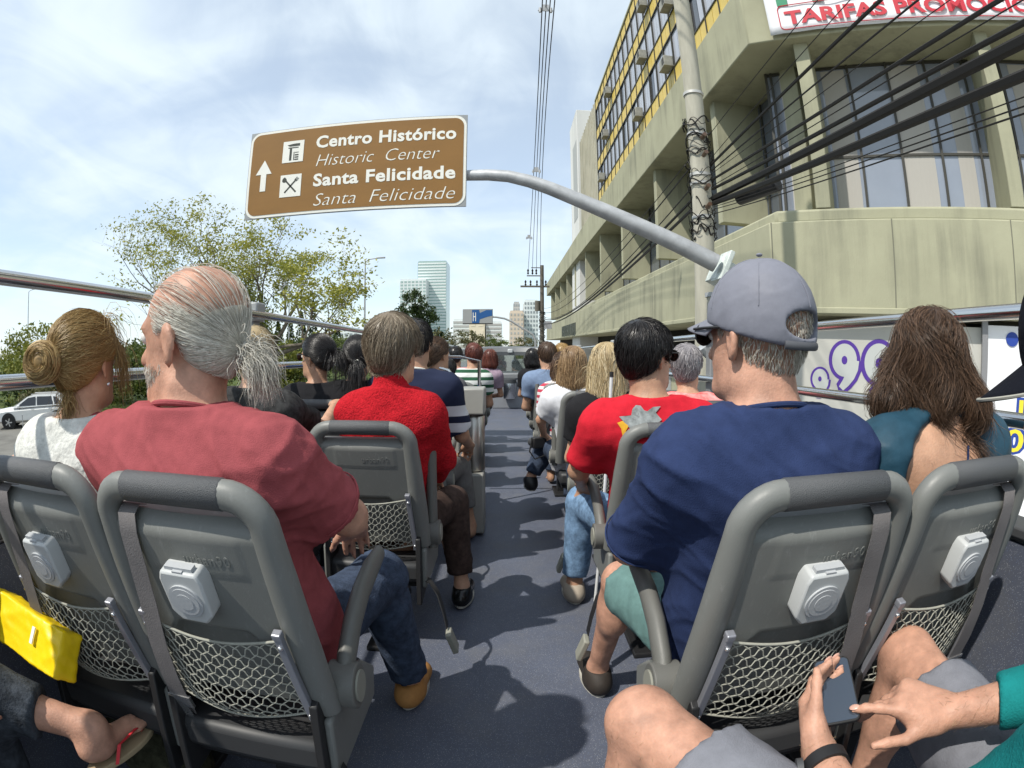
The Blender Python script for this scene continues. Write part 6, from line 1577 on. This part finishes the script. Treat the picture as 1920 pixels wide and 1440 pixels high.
def ball_cap(t, H, M_cap, M_str, seed=31, back_open=True, edge=None):
    S = Sdf(); S.ell(CR_C+V3(0, 0.0, 0.010), CR_R+V3(0.0095, 0.011, 0.013), None, 0.02); S.ell(CR_C+V3(0, 0.0, -0.012), CR_R+V3(0.009, 0.011, 0.0), None, 0.02); S.ell(CR_C+V3(0, -0.006, -0.034), V3(0.079, 0.102, 0.078), None, 0.02)
    if back_open: S.ell(V3(0, -0.125, 0.016), V3(0.050, 0.060, 0.024), None, 0.004, 's')
    S.func(lambda P: (0.004+0.26*np.clip(P[..., 1], -0.2, 0.2)-P[..., 2])*0.95, (-1, -1, -1), (1, 1, 1), 0.006, 'i')
    V, F = S.mesh(0.005); N = normals(V, F); V = folds(V, N, seed, 0.0022, 60); cp = make_mesh('cap', to_scene(relax(V, F, 1, 0.4), H), F, M_cap, t)
    if back_open:
        g = MB(); g.tube([Vector(to_scene(V3(0.083*math.sin(a), -0.018-0.1065*math.cos(a), -0.021+0.012*(1-math.cos(a))), H)) for a in np.linspace(-0.62, 0.62, 15)], 0.0042, 8, ref=tuple(H[0]@V3(0, 0, 1)), sx=1.9); g.build('strap', M_str, cp, smooth=True)
    for a in np.linspace(0, 2*PI, 7)[:-1]+0.52:
        pp = []
        for e_ in np.linspace(0.15, 1.55, 14):
            p_ = CR_C+V3(0, 0, 0.014)+V3(0.11*math.sin(e_)*math.cos(a), 0.13*math.sin(e_)*math.sin(a), 0.12*math.cos(e_)); q_ = p_[None]
            for _ in range(4): q_ = q_-S.grad(q_)*S.at(q_)[:, None]
            if np.linalg.norm(q_[0]-p_) < 0.05 and q_[0][2] > 0.012+0.26*q_[0][1]: pp.append(Vector(to_scene(q_[0], H)))
        if len(pp) > 2: g = MB(); g.tube(pp, 0.0013, 5); g.build('seam', M_cap, cp, smooth=True)
    V = []; F = []; nb_, nr = 18, 5
    for i in range(nb_+1):
        a = -1.15+2.3*i/nb_
        for j in range(nr+1):
            r = j/nr; x = (0.084+0.004*r)*math.sin(a); y = -0.014+(0.106+0.078*r*math.cos(a*0.8))*math.cos(a*0.95); z = 0.040-0.020*r-0.026*abs(math.sin(a))**2; V.append(Vector(to_scene(V3(x, y, z), H)))
    for i in range(nb_):
        for j in range(nr): a = i*(nr+1)+j; F.append((a, a+1, a+nr+2, a+nr+1))
    g = MB(); g.add(V, F); bo = g.build('brim', M_cap, cp, smooth=True); sm = bo.modifiers.new('thick', 'SOLIDIFY'); sm.thickness = 0.004
    if edge: g = MB(); g.tube([V[i*(nr+1)+nr] for i in range(nb_+1)], 0.0022, 6); g.build('brim_piping', edge, bo, smooth=True)
    g = MB(); g.ball(to_scene(CR_C+V3(0, 0.0, 0.1165), H), (0.007, 0.007, 0.004), 10, 6); g.build('button', M_cap, cp, smooth=True)
    return cp
M_cap = cloth('grey_cap_nylon', (0.185, 0.19, 0.225), 0.05, 0.15, 90, 0.55)
ball_cap(t, H, M_cap, mat('cap_strap', (0.075, 0.078, 0.088), 0.6))
glasses(t, H)
# --- long-haired woman ------------------------------------------------------------------------------
M_teal2 = cloth('petrol_blue_silk', (0.018, 0.055, 0.085), 0.1, 0.1, 200, 0.5)
t, H, J = person('woman with long brown hair and a bare back in a petrol blue top', (1.00, 1.0, 1.268), yaw=-30, tilt=2, s=1.0, hs=0.88, sw=0.43, hip=(1.03, 1.12), skin=SK_light, h=0.0105, fem=True, neck=0.150, shirt=M_teal2, sleeve=0.42, neckr=0.088, wr=0.004, wseed=15, backhole=((-0.055, -0.130, 0.065), (0.150, 0.125, 0.23)))
hair_long(t, H, HM_brown, 0.285, 4600, 0.0007, 0.135, 0.06, 14, 0.007, 0.036, 0.01, 0.018, 0.022, 0.22, mess=0.030)
from mathutils.bvhtree import BVHTree
ctp = J['ct']; bb = J['body'].data; bvb = BVHTree.FromPolygons([v.co.copy() for v in bb.vertices], [tuple(p.vertices) for p in bb.polygons])
def onback(q, z, d=0.004):
    hit = bvb.ray_cast(Vector((ctp[0]+q, ctp[1]-0.5, z)), Vector((0, 1, 0)))[0]; return Vector((ctp[0]+q, (hit.y if hit else ctp[1]-0.12)-d, z))
g = MB(); g.tube([onback(0.02-0.055*k/8, ctp[2]+0.17-0.28*k/8) for k in range(9)], 0.0032, 6); g.build('halter_strap', M_navy, t)
g = MB(); g.add(*ribbon([onback(0.10-0.13*k/8, ctp[2]+0.16-0.24*k/8) for k in range(9)], (0.75, 0.0, 0.42), 0.022, 0.003)); g.build('bag_strap', mat('brown_leather', (0.10, 0.045, 0.03), 0.5), t)
# --- second row and beyond ---------------------------------------------------------------------------
M_redknit = mat('red_knit', (0.44, 0.014, 0.022), 0.95, 0.1, noise=0.35, nscale=110, bump=1.0, bscale=160, bdist=0.006)
t, H, J = person('woman with short ash-brown hair in a bright red knitted sweater', (-0.455, 2.09, 1.285), yaw=-20, tilt=0, s=0.96, hs=1.12, sw=0.36, hip=(-0.50, 2.18), skin=SK_light, h=0.013, fem=False, shirt=M_redknit, sleeve=1.9, turtleneck=True, knit=True, trousers=cloth('brown_pinstripe', (0.055, 0.036, 0.03), 0.25, 0.2), trlen=1.85, wseed=17, chest=1.0, belly=1.1, neck=0.15, wr=0.006,
    arms={1: ((-0.275, 2.20, 0.83), (-0.34, 2.50, 0.68)), -1: ((-0.665, 2.20, 0.83), (-0.6, 2.5, 0.68))}, legs={1: (V3(-0.28, 2.56, 0.54), V3(-0.235, 2.50, 0.11)), -1: (V3(-0.56, 2.6, 0.54), V3(-0.56, 2.55, 0.1))}, shoe=mat('black_patent', (0.01, 0.01, 0.01), 0.25))
hair_short(t, H, HM_ash, 3600, 0.00075, HL_WOM, 0.018, 0.095, 18, bt=0.35)
t, H, J = person('grey-blond woman mostly hidden by the ponytail, gripping the seat ahead', (-1.06, 2.06, 1.27), yaw=10, s=0.92, sw=0.37, hip=(-1.06, 2.18), skin=SK_light, h=0.013, fem=True, shirt=cloth('black_white_print', (0.03, 0.03, 0.03), 0.9, col2=(0.012, 0.012, 0.012)), sleeve=0.6, trousers=M_jeans, trlen=1.9, arms={1: ((-0.86, 2.36, 0.93), (-0.925, 2.74, 1.005))},
    handspec={1: (V3(-0.05, 0.9, 0.15), V3(0, -0.2, 1), -1, dict(curl=0.75))})
hair_short(t, H, HM_platin, 1300, 0.0011, HL_WOM, 0.018, 0.08, 20, 0.009)
t, H, J = person('woman with black hair in a claw clip and sunglasses, dark top', (-1.12, 2.99, 1.262), yaw=68, s=1.0, hs=1.04, sw=0.38, hip=(-1.07, 3.08), skin=SK_tan, h=0.016, fem=True, shirt=cloth('black_cotton', (0.016, 0.016, 0.018)), sleeve=0.6, neckr=0.085, trousers=M_jeans, trlen=1.9)
rng = np.random.default_rng(22); S = cap_sdf(0.014, HL_WOM); V, F = S.mesh(0.008); cl = V3(0, -0.13, 0.0); P0 = sample(V, F, 1500, rng); hair_obj(t, H, S, comb(S, P0, to_point(cl, 0.1), 10, 0.015, rng, 0.001, 0.003, 0.05, stop=(cl, 0.02)), HM_black, 0.008, 0.001, 22, 0.3)
hair_obj(t, H, None, free_strands(cl, (0, -0.5, 0.4), 300, 12, 0.014, rng, 0.3, 0.15, 0.3), HM_black, rad=0.0011, seed=23, shell=False, name='hair_tail')
g = MB(); c = Vector(to_scene(V3(0, -0.145, 0.01), H))
for k in range(5): g.tube([c+Vector((0.0, -0.01, 0.03-0.014*k)), c+Vector((0.015, -0.022, 0.034-0.014*k)), c+Vector((0.035, -0.012, 0.03-0.014*k))], 0.004, 5)
g.build('claw_clip', M_blackp, t, smooth=True); glasses(t, H)
t, H, J = person('black-haired girl with a low ponytail seen straight from behind', (-0.875, 3.02, 1.26), yaw=14, s=0.95, hs=0.98, sw=0.34, hip=(-0.92, 3.08), skin=SK_tan, h=0.016, fem=True, shirt=cloth('black_cotton', (0.016, 0.016, 0.018)), sleeve=0.6, trousers=M_jeans, trlen=1.9)
rng = np.random.default_rng(24); S = cap_sdf(0.014, HL_WOM); V, F = S.mesh(0.008); cl = V3(0, -0.125, -0.03); P0 = sample(V, F, 1400, rng); hair_obj(t, H, S, comb(S, P0, to_point(cl, 0.1), 10, 0.015, rng, 0.001, 0.003, 0.05, stop=(cl, 0.02)), HM_black, 0.008, 0.001, 24, 0.3)
hair_obj(t, H, None, free_strands(cl, (0, -0.6, 0.1), 350, 12, 0.017, rng, 0.4, 0.1, 0.2), HM_black, rad=0.0011, seed=25, shell=False, name='hair_tail')
g = MB(); g.ball(to_scene(cl+V3(0, -0.01, 0), H), 0.014, 10, 6); g.build('hair_band', M_swhite, t)
# striped polo
M_polo = mat('navy_polo_banded', (0.02, 0.026, 0.055), 0.9, 0.15, bump=0.3, bscale=500, bdist=0.002)
def polo_bands(m, bands, white=(0.62, 0.63, 0.66)):
    nt = m.node_tree; N, L = nt.nodes, nt.links; b = N['Principled BSDF']; tcn = N.new('ShaderNodeTexCoord'); sx = N.new('ShaderNodeSeparateXYZ'); L.new(tcn.outputs['Object'], sx.inputs[0]); tot = None
    for ax_, a, c_ in bands:
        g1 = N.new('ShaderNodeMath'); g1.operation = 'COMPARE'; g1.inputs[1].default_value = (a+c_)/2; g1.inputs[2].default_value = (c_-a)/2; L.new(sx.outputs[ax_], g1.inputs[0])
        if tot is None: tot = g1.outputs[0]
        else: mx = N.new('ShaderNodeMath'); mx.operation = 'MAXIMUM'; L.new(tot, mx.inputs[0]); L.new(g1.outputs[0], mx.inputs[1]); tot = mx.outputs[0]
    mc = N.new('ShaderNodeMix'); mc.data_type = 'RGBA'; L.new(tot, mc.inputs['Factor']); mc.inputs[6].default_value = b.inputs['Base Color'].default_value; mc.inputs[7].default_value = (*white, 1); L.new(mc.outputs[2], b.inputs['Base Color'])
polo_bands(M_polo, ((2, 0.925, 0.985), (2, 0.83, 0.885)))
t, H, J = person('man in a navy polo shirt with white sleeve bands behind the red sweater', (-0.52, 2.99, 1.335), yaw=-10, s=1.04, sw=0.44, hip=(-0.55, 3.08), skin=SK_tan, h=0.016, shirt=M_polo, sleeve=0.85, neckr=0.07, trousers=cloth('grey_jogger', (0.16, 0.155, 0.15)), trlen=1.7, wseed=26, arms={1: ((-0.27, 3.06, 0.80), (-0.25, 3.34, 0.70))}, legs={1: (V3(-0.34, 3.48, 0.54), V3(-0.26, 3.5, 0.11)), -1: (V3(-0.6, 3.5, 0.54), V3(-0.6, 3.45, 0.1))}, collar=M_swhite)
hair_short(t, H, HM_black, 1500, 0.0011, HL_MAN, 0.012, 0.04, 27, 0.008)
t, H, J = person('woman with dark hair pinned in a low knot near the aisle', (-0.53, 3.95, 1.268), yaw=-38, s=1.0, hs=1.04, sw=0.38, hip=(-0.58, 4.04), skin=SK_tan, h=0.016, fem=True, shirt=cloth('grey_marl', (0.10, 0.10, 0.11)), sleeve=0.7, trousers=M_jeans, trlen=1.8)
rng = np.random.default_rng(28); S = cap_sdf(0.015, HL_WOM); V, F = S.mesh(0.009); cl = V3(0, -0.118, -0.055); P0 = sample(V, F, 1300, rng); hair_obj(t, H, S, comb(S, P0, to_point(cl, 0.1), 10, 0.015, rng, 0.001, 0.003, 0.05, stop=(cl, 0.02)), HM_brown, 0.009, 0.0012, 28, 0.3); bun_obj(t, H, cl, 0.034, HM_brown, 160, 29, 0.0012)
def far(label, head, hm, style, shirt, s=1.0, yaw=0, hip=None, fem=True, n=480, sleeve=0.6, length=0.26, skin=SK_tan, **k):
    t, H, J = person(label, head, yaw=yaw, s=s, sw=(0.37 if fem else 0.43)*s, hip=hip or ((math.copysign(0.52, head[0]) if head[1] > 4.4 else head[0]*0.95+0.05*np.sign(head[0])), head[1]+0.09), skin=skin, h=0.018, fem=fem, shirt=shirt, sleeve=sleeve, trousers=M_jeans, trlen=1.9, **k)
    sd = int(abs(head[1])*100)
    if style == 'short': hair_short(t, H, hm, n, 0.0014, HL_WOM if fem else HL_MAN, 0.014, 0.05, sd, 0.010)
    else: hair_long(t, H, hm, length, n, 0.0015, 0.09, 0.06, sd, 0.010)
    return t, H, J
M_stripe = mat('green_white_stripes', (0.62, 0.63, 0.60), 0.9, 0.1); polo_bands(M_stripe, tuple((2, 0.6+0.08*i, 0.635+0.08*i) for i in range(8)), (0.03, 0.09, 0.05))
M_rstripe = mat('red_white_stripes', (0.65, 0.62, 0.62), 0.9, 0.1); polo_bands(M_rstripe, tuple((2, 0.6+0.05*i, 0.625+0.05*i) for i in range(12)), (0.45, 0.05, 0.08))
far('child in a bright blue top beyond the stairwell rail', (-0.55, 4.85, 1.13), HM_black, 'short', cloth('bright_blue', (0.02, 0.11, 0.42)), 0.86, 0)
far('dark-haired passenger in pink behind the grab rail', (-0.66, 6.65, 1.255), HM_black, 'short', cloth('pale_pink', (0.55, 0.28, 0.30)), 1.0)
far('red-haired passenger in a green and white striped shirt', (-0.375, 5.75, 1.268), HM_red, 'short', M_stripe, 1.03, 20, fem=True)
far('red-brown haired passenger in lilac at the front left of the aisle', (-0.25, 7.45, 1.225), HM_red, 'long', cloth('lilac_check', (0.32, 0.24, 0.30)), 1.0, -10)
t, H, J = person('dark-haired man in a red shirt with sunglasses on the right', (0.53, 1.99, 1.262), yaw=-60, s=1.03, hs=1.06, sw=0.45, hip=(0.60, 2.08), skin=SK_tan, h=0.013, shirt=cloth('bright_red_cotton', (0.52, 0.016, 0.03), bscale=600), sleeve=0.8, neckr=0.068, trousers=M_denim, trlen=1.9, wseed=33, arms={-1: ((0.285, 2.10, 0.80), (0.34, 2.38, 0.68))}, legs={-1: (V3(0.37, 2.54, 0.54), V3(0.34, 2.56, 0.10)), 1: (V3(0.7, 2.5, 0.54), V3(0.7, 2.5, 0.1))}, sh_yaw=-8, shoe=mat('beige_shoe', (0.35, 0.30, 0.24), 0.8))
hair_short(t, H, HM_black, 2200, 0.001, HL_MAN, 0.017, 0.055, 34, 0.007, 0.25); glasses(t, H)
# print on the back of the red shirt: grey aeroplane shape with a yellow burst
sh_o = [c for c in t.children if c.name.startswith('shirt')][0]
bvh = BVHTree.FromPolygons([v.co.copy() for v in sh_o.data.vertices], [tuple(p.vertices) for p in sh_o.data.polygons])
def backprint(poly, m_, d, n=10):
    """flat print laid on the back of the shirt: small grid clipped to the outline"""
    cx_ = sum(p[0] for p in poly)/len(poly); cz_ = sum(p[1] for p in poly)/len(poly); g = MB(); V = []; F = []; m = len(poly)
    for k in range(n+1):
        for p in poly:
            x = cx_+(p[0]-cx_)*k/n; z = cz_+(p[1]-cz_)*k/n; hit = bvh.ray_cast(Vector((x, 1.2, z)), Vector((0, 1, 0)))[0]
            V.append((x, (hit.y if hit else 1.95)-d, z))
    for k in range(n):
        for i in range(m): F.append((k*m+i, k*m+(i+1) % m, (k+1)*m+(i+1) % m, (k+1)*m+i))
    g.add(V, F); g.build('shirt_print', m_, sh_o, smooth=True)
ox, oz = 0.455, 1.035
backprint([(ox+x*0.8, oz+z*0.8) for x, z in [(-0.075, 0.012), (-0.02, 0.018), (-0.012, 0.045), (0.005, 0.062), (0.025, 0.06), (0.04, 0.04), (0.055, 0.035), (0.08, 0.055), (0.115, 0.058), (0.09, 0.03), (0.115, 0.0), (0.04, -0.06), (-0.02, -0.05)]], mat('print_grey', (0.24, 0.26, 0.26), 0.8, noise=0.5, nscale=40), 0.005)
backprint([(ox+x*0.8, oz+z*0.8) for x, z in [(-0.085, -0.015), (-0.055, -0.005), (-0.03, -0.02), (-0.045, -0.045), (-0.06, -0.08), (-0.068, -0.04)]], mat('print_yellow', (0.62, 0.33, 0.02), 0.8), 0.004)
M_floral = mat('floral_print', (0.62, 0.30, 0.28), 0.9, 0.1, noise=0.9, nscale=16, col2=(0.62, 0.05, 0.05))
far('lady with grey curls in a floral red and white top', (0.985, 2.83, 1.205), HM_curl, 'short', M_floral, 0.98, -30, n=1500, skin=SK_light)
t, H, J = far('blond woman in a black top with pale straight hair', (0.545, 2.90, 1.205), HM_platin, 'long', cloth('black_cotton', (0.016, 0.016, 0.018)), 1.0, -12, n=1300, length=0.33, skin=SK_light)
t, H, J = far('girl with light brown hair in a white shirt', (0.455, 3.74, 1.20), HM_lightb, 'long', cloth('white_cotton', (0.66, 0.67, 0.70)), 1.0, -5, n=1000, length=0.31, sleeve=0.7, skin=SK_light, shoe=M_blackp, arms={-1: (V3(0.235, 3.80, 0.80), V3(0.27, 4.02, 0.66))}, legs={-1: (V3(0.30, 4.2, 0.55), V3(0.18, 4.15, 0.30)), 1: (V3(0.52, 4.2, 0.54), V3(0.5, 4.1, 0.1))})
far('dark curly-haired passenger in a red and white striped shirt', (0.47, 4.62, 1.175), HM_brown, 'long', M_rstripe, 0.95, 0, n=700)
far('man in a grey-blue shirt on the right of the aisle', (0.40, 5.53, 1.27), HM_brown, 'short', cloth('grey_blue', (0.17, 0.23, 0.34)), 1.06, 10, fem=False)
far('blond passenger beside the man in grey-blue', (0.56, 5.58, 1.262), HM_blond, 'short', cloth('pale_grey', (0.4, 0.4, 0.42)), 1.03, 0)
far('black-haired passenger at the far right front', (0.33, 7.32, 1.235), HM_black, 'long', cloth('black_cotton', (0.016, 0.016, 0.018)), 1.0, 0)

# --- the man with the phone, nearest on the right -------------------------------------------------------
M_teal = cloth('teal_cotton', (0.010, 0.20, 0.20), 0.08, 0.3, 500); M_greysh = cloth('grey_twill', (0.185, 0.19, 0.215), 0.08, 0.3, 600)
pu = V3(0.035, 0.13, 0.055); pu /= np.linalg.norm(pu); pn = V3(-0.30, -0.42, 0.86); pn -= pu*(pn@pu); pn /= np.linalg.norm(pn); pr_ = np.cross(pu, pn)
pc = V3(0.524, 0.615, 0.735)
wl_w = pc-pu*0.105-pr_*0.040-pn*0.012; wr_w = V3(0.672, 0.480, 0.728)
ti = pc-pu*0.02+pr_*0.034+pn*0.012
t, H, J = person('man in teal shirt and grey shorts tapping a phone at the lower right', (0.660, 0.325, 1.262), yaw=28, tilt=22, s=1.04, hs=1.04, sw=0.42, nby=-0.16, nails=True, hip=(0.66, 0.06), skin=SK_fair, h=0.0072, neck=0.19,
    arms={-1: (V3(0.44, 0.32, 0.66), wl_w), 1: (V3(0.80, 0.35, 0.80), wr_w)}, legs={-1: (V3(0.235, 0.76, 0.625), V3(0.24, 0.72, 0.12)), 1: (V3(0.86, 0.79, 0.63), V3(0.83, 0.75, 0.12))},
    handspec={-1: (pu, -pr_*0.85-pn*0.5, 1, dict(curl=0.55, thumb=0.35, spread=0.05)), 1: (V3(-0.70, 0.62, 0.20), V3(-0.1, -0.25, 1), -1, dict(fcurl=(0.22, 0.85, 1.0, 1.05), thumb=0.75, spread=0.10))},
    shirt=M_teal, sleeve=1.55, trousers=M_greysh, trlen=0.80, wr=0.006, wseed=41, chest=1.08, belly=1.15, shoe=M_blackp)
hair_short(t, H, HM_salt, 900, 0.001, HL_MAN, 0.006, 0.02, 42, 0.008)
ball_cap(t, H, cloth('black_cap_cotton', (0.006, 0.007, 0.012), 0.05, 0.3, 300), M_blackp, 43, False, mat('pale_piping', (0.32, 0.31, 0.27), 0.7))
g = MB(); wx = np.cross(pu, V3(0, 0, 1)); c = wl_w-(wl_w-V3(0.44, 0.32, 0.66))*0.13; dd = Vector(wl_w-V3(0.44, 0.32, 0.66)).normalized(); Mw = Matrix.Translation(c) @ dd.to_track_quat('Z', 'Y').to_matrix().to_4x4()
g.lathe([(0.0325, -0.012), (0.0365, -0.011), (0.0365, 0.011), (0.0325, 0.012)], 26, M=Mw)
wt = thing('wrist_watch', 'black sports watch on the wrist holding the phone', 'watch', (0, 0, 0), bus=True); g.build('band', M_blackp, wt, smooth=True, sharp=40)
g = MB(); g.cyl(c-pn*0.0-pr_*0.036, c-pr_*0.046, 0.018, 20); g.build('case', M_bodyd, wt, smooth=True, sharp=40)
ph = thing('mobile_phone', 'black smartphone held in both hands at the lower right', 'phone', tuple(pc), bus=True)
Rp = Matrix(((pr_[0], pu[0], pn[0]), (pr_[1], pu[1], pn[1]), (pr_[2], pu[2], pn[2]))).to_4x4(); ph.rotation_euler = Rp.to_euler()
g = MB(); g.prism(rrect(0.064, 0.132, 0.011, 5), -0.0045, 0.0040); g.build('body', M_blackp, ph, bevel=0.0018)
g = MB(); g.prism(rrect(0.058, 0.124, 0.008, 5), 0.0041, 0.0046); g.build('screen', mat('phone_glass', (0.05, 0.065, 0.09), 0.02, 1.0, metal=0.35), ph)
V, F = J['VF']; rng = np.random.default_rng(77)
def kp(q): return ((q[:, 2] < 0.66) & (q[:, 1] > 0.5) & ((q[:, 0] < 0.42) | (q[:, 0] > 0.72))).astype(float)+2.5*((np.linalg.norm(q-(wr_w*0.6+V3(0.80, 0.35, 0.80)*0.4), axis=1) < 0.09)|(np.linalg.norm(q-(wl_w*0.75+V3(0.44, 0.32, 0.66)*0.25), axis=1) < 0.08))
P0 = sample(V, F, 1500, rng, kp); st = comb(J['B'], P0, lambda P: np.tile(V3(0.1, 0.2, -1), (len(P), 1)), 3, 0.0045, rng, 0.0008, 0.0045, 0.45, 0.3)
k_ = link_mesh('body_hair', strand_mesh('body_hair', st, np.full(len(st), 0.00022), rng.uniform(0, 1, len(st))), HM_lightb, J['body']); k_['kind'] = 'stuff'
# --- the man at the left edge with the yellow bag --------------------------------------------------------
t, H, J = person('man in dark jeans and flip-flops cut by the lower left corner', (-1.12, 0.02, 1.29), yaw=0, s=1.0, sw=0.43, hip=(-1.12, 0.13), skin=SK_fair, h=0.012, legs={1: (V3(-1.22, 0.56, 0.56), V3(-0.915, 0.70, 0.47)), -1: (V3(-1.2, 0.56, 0.50), V3(-1.2, 0.56, 0.1))}, shirt=cloth('slate_cotton', (0.10, 0.12, 0.15)), sleeve=0.7, trousers=cloth('charcoal_denim', (0.050, 0.058, 0.070), 0.35, 0.6, 260), trlen=1.62, wr=0.005, wseed=45)
hair_short(t, H, HM_brown, 700, 0.0012, HL_MAN, 0.010, 0.03, 46, 0.009)
fd = V3(0.12, 1, 0)/math.hypot(0.12, 1); fa = V3(-0.915, 0.70, 0.47); fl = np.cross(fd, [0, 0, 1.0])
ff = thing('flip_flop', 'beige flip-flop with red strap on the bare foot at lower left', 'sandal', (0, 0, 0), bus=True)
g = MB(); pts = [fa+fd*(0.06+0.125*math.cos(a))+fl*((0.042+0.008*math.cos(a))*math.sin(a)) for a in np.linspace(0, 2*PI, 25)[:-1]]; g.prism([(p[0], p[1]) for p in pts], fa[2]-0.108, fa[2]-0.092); g.build('sole', mat('tan_rubber', (0.36, 0.28, 0.17), 0.8), ff, bevel=0.003)
g = MB(); tb = fa+fd*0.135+fl*0.014+V3(0, 0, -0.088)
for q in (-1, 1): g.add(*ribbon([tb, tb-fd*0.03+fl*q*0.018+V3(0, 0, 0.032), fa+fd*0.03+fl*q*0.043+V3(0, 0, -0.052), fa+fd*0.0+fl*q*0.044+V3(0, 0, -0.092)], tuple(fd*0.6+fl*q*0.4), 0.013, 0.003))
g.build('strap', mat('red_rubber', (0.55, 0.03, 0.04), 0.6), ff, smooth=True)
# yellow bag
yb = thing('paper_bag', 'bright yellow carrier bag with white tag at the left edge', 'bag', (-1.13, 0.77, 0.63), math.radians(-8), bus=True); yb.rotation_euler = (math.radians(-34), math.radians(4), math.radians(-8))
V = []; F = []; nx, ny = 22, 12
rng = np.random.default_rng(61)
S = Sdf(); S.box(V3(0, 0, 0), V3(0.165, 0.036, 0.062), None, 0.005, 0.01); V, F = S.mesh(0.007); N = normals(V, F); V = folds(V, N, 62, 0.006, 34); V = folds(V, N, 63, 0.004, 70)
make_mesh('bag_body', V, F, mat('yellow_plastic', (0.80, 0.56, 0.005), 0.35, 0.5, bump=0.3, bscale=14, bdist=0.01), yb)
g = MB(); g.bounds((0.055, -0.044, -0.012), (0.066, -0.040, 0.03)); g.build('tag', M_swhite, yb)
# dark bag on the floor
S = Sdf(); S.ell(V3(-1.02, 1.02, 0.13), V3(0.17, 0.12, 0.12), None, 0.05); S.ell(V3(-0.93, 0.95, 0.08), V3(0.11, 0.10, 0.08), None, 0.05); S.ell(V3(-1.1, 1.0, 0.2), V3(0.09, 0.09, 0.08), None, 0.05)
V, F = S.mesh(0.011); N = normals(V, F); V = folds(V, N, 64, 0.010, 26); o = make_mesh('cloth_bag', V, F, cloth('olive_canvas', (0.045, 0.045, 0.028), 0.4), None); tag(o, 'dark olive soft bag on the floor by the bare foot', 'bag', bus=True)
# white folding stick in front of the red shirt
g = MB(); g.cyl((0, 0, 0), (0.012, 0, 0.30), 0.0085, 10); st_ = thing('walking_stick', 'white stick with black top standing before the man in the red shirt', 'stick', (0.482, 2.52, 0.86), bus=True); g.build('shaft', mat('white_lacquer', (0.65, 0.66, 0.66), 0.4), st_, smooth=True)
g = MB(); g.cyl((0.012, 0, 0.30), (0.0135, 0, 0.325), 0.0105, 10); g.build('top', M_blackp, st_, smooth=True)
g = MB(); g.cyl((-0.034, 0, -0.86), (-0.0, 0, -0.001), 0.0085, 10); g.build('lower_shaft', mat('white_lacquer', (0.65, 0.66, 0.66), 0.4), st_, smooth=True)

# compact camera in the hand of the girl in white
ca = thing('camera', 'black camera held beside the aisle by the girl in white', 'camera', (0.235, 4.02, 0.60), 0.4, bus=True)
g = MB(); g.box((0, 0, 0), (0.12, 0.06, 0.085)); g.build('body', M_blackp, ca, bevel=0.01)
g = MB(); g.cyl((-0.01, 0.03, 0), (-0.01, 0.11, -0.01), 0.036, 18); g.build('lens', M_bodyd, ca, smooth=True, sharp=40)
g = MB(); g.tube([(-0.06, 0, 0.03), (-0.09, -0.02, -0.06), (-0.05, -0.03, -0.12), (0.03, -0.03, -0.10), (0.06, 0, 0.03)], 0.006, 6); g.build('strap', M_blackp, ca, smooth=True)
# ------------------------------------------------------------------ the bus stands nose-down by a degree: carry everything on it along
bpy.context.view_layer.update()
for o in BUS:
    if o.parent is None:
        o.matrix_world = BUS_M @ o.matrix_basis
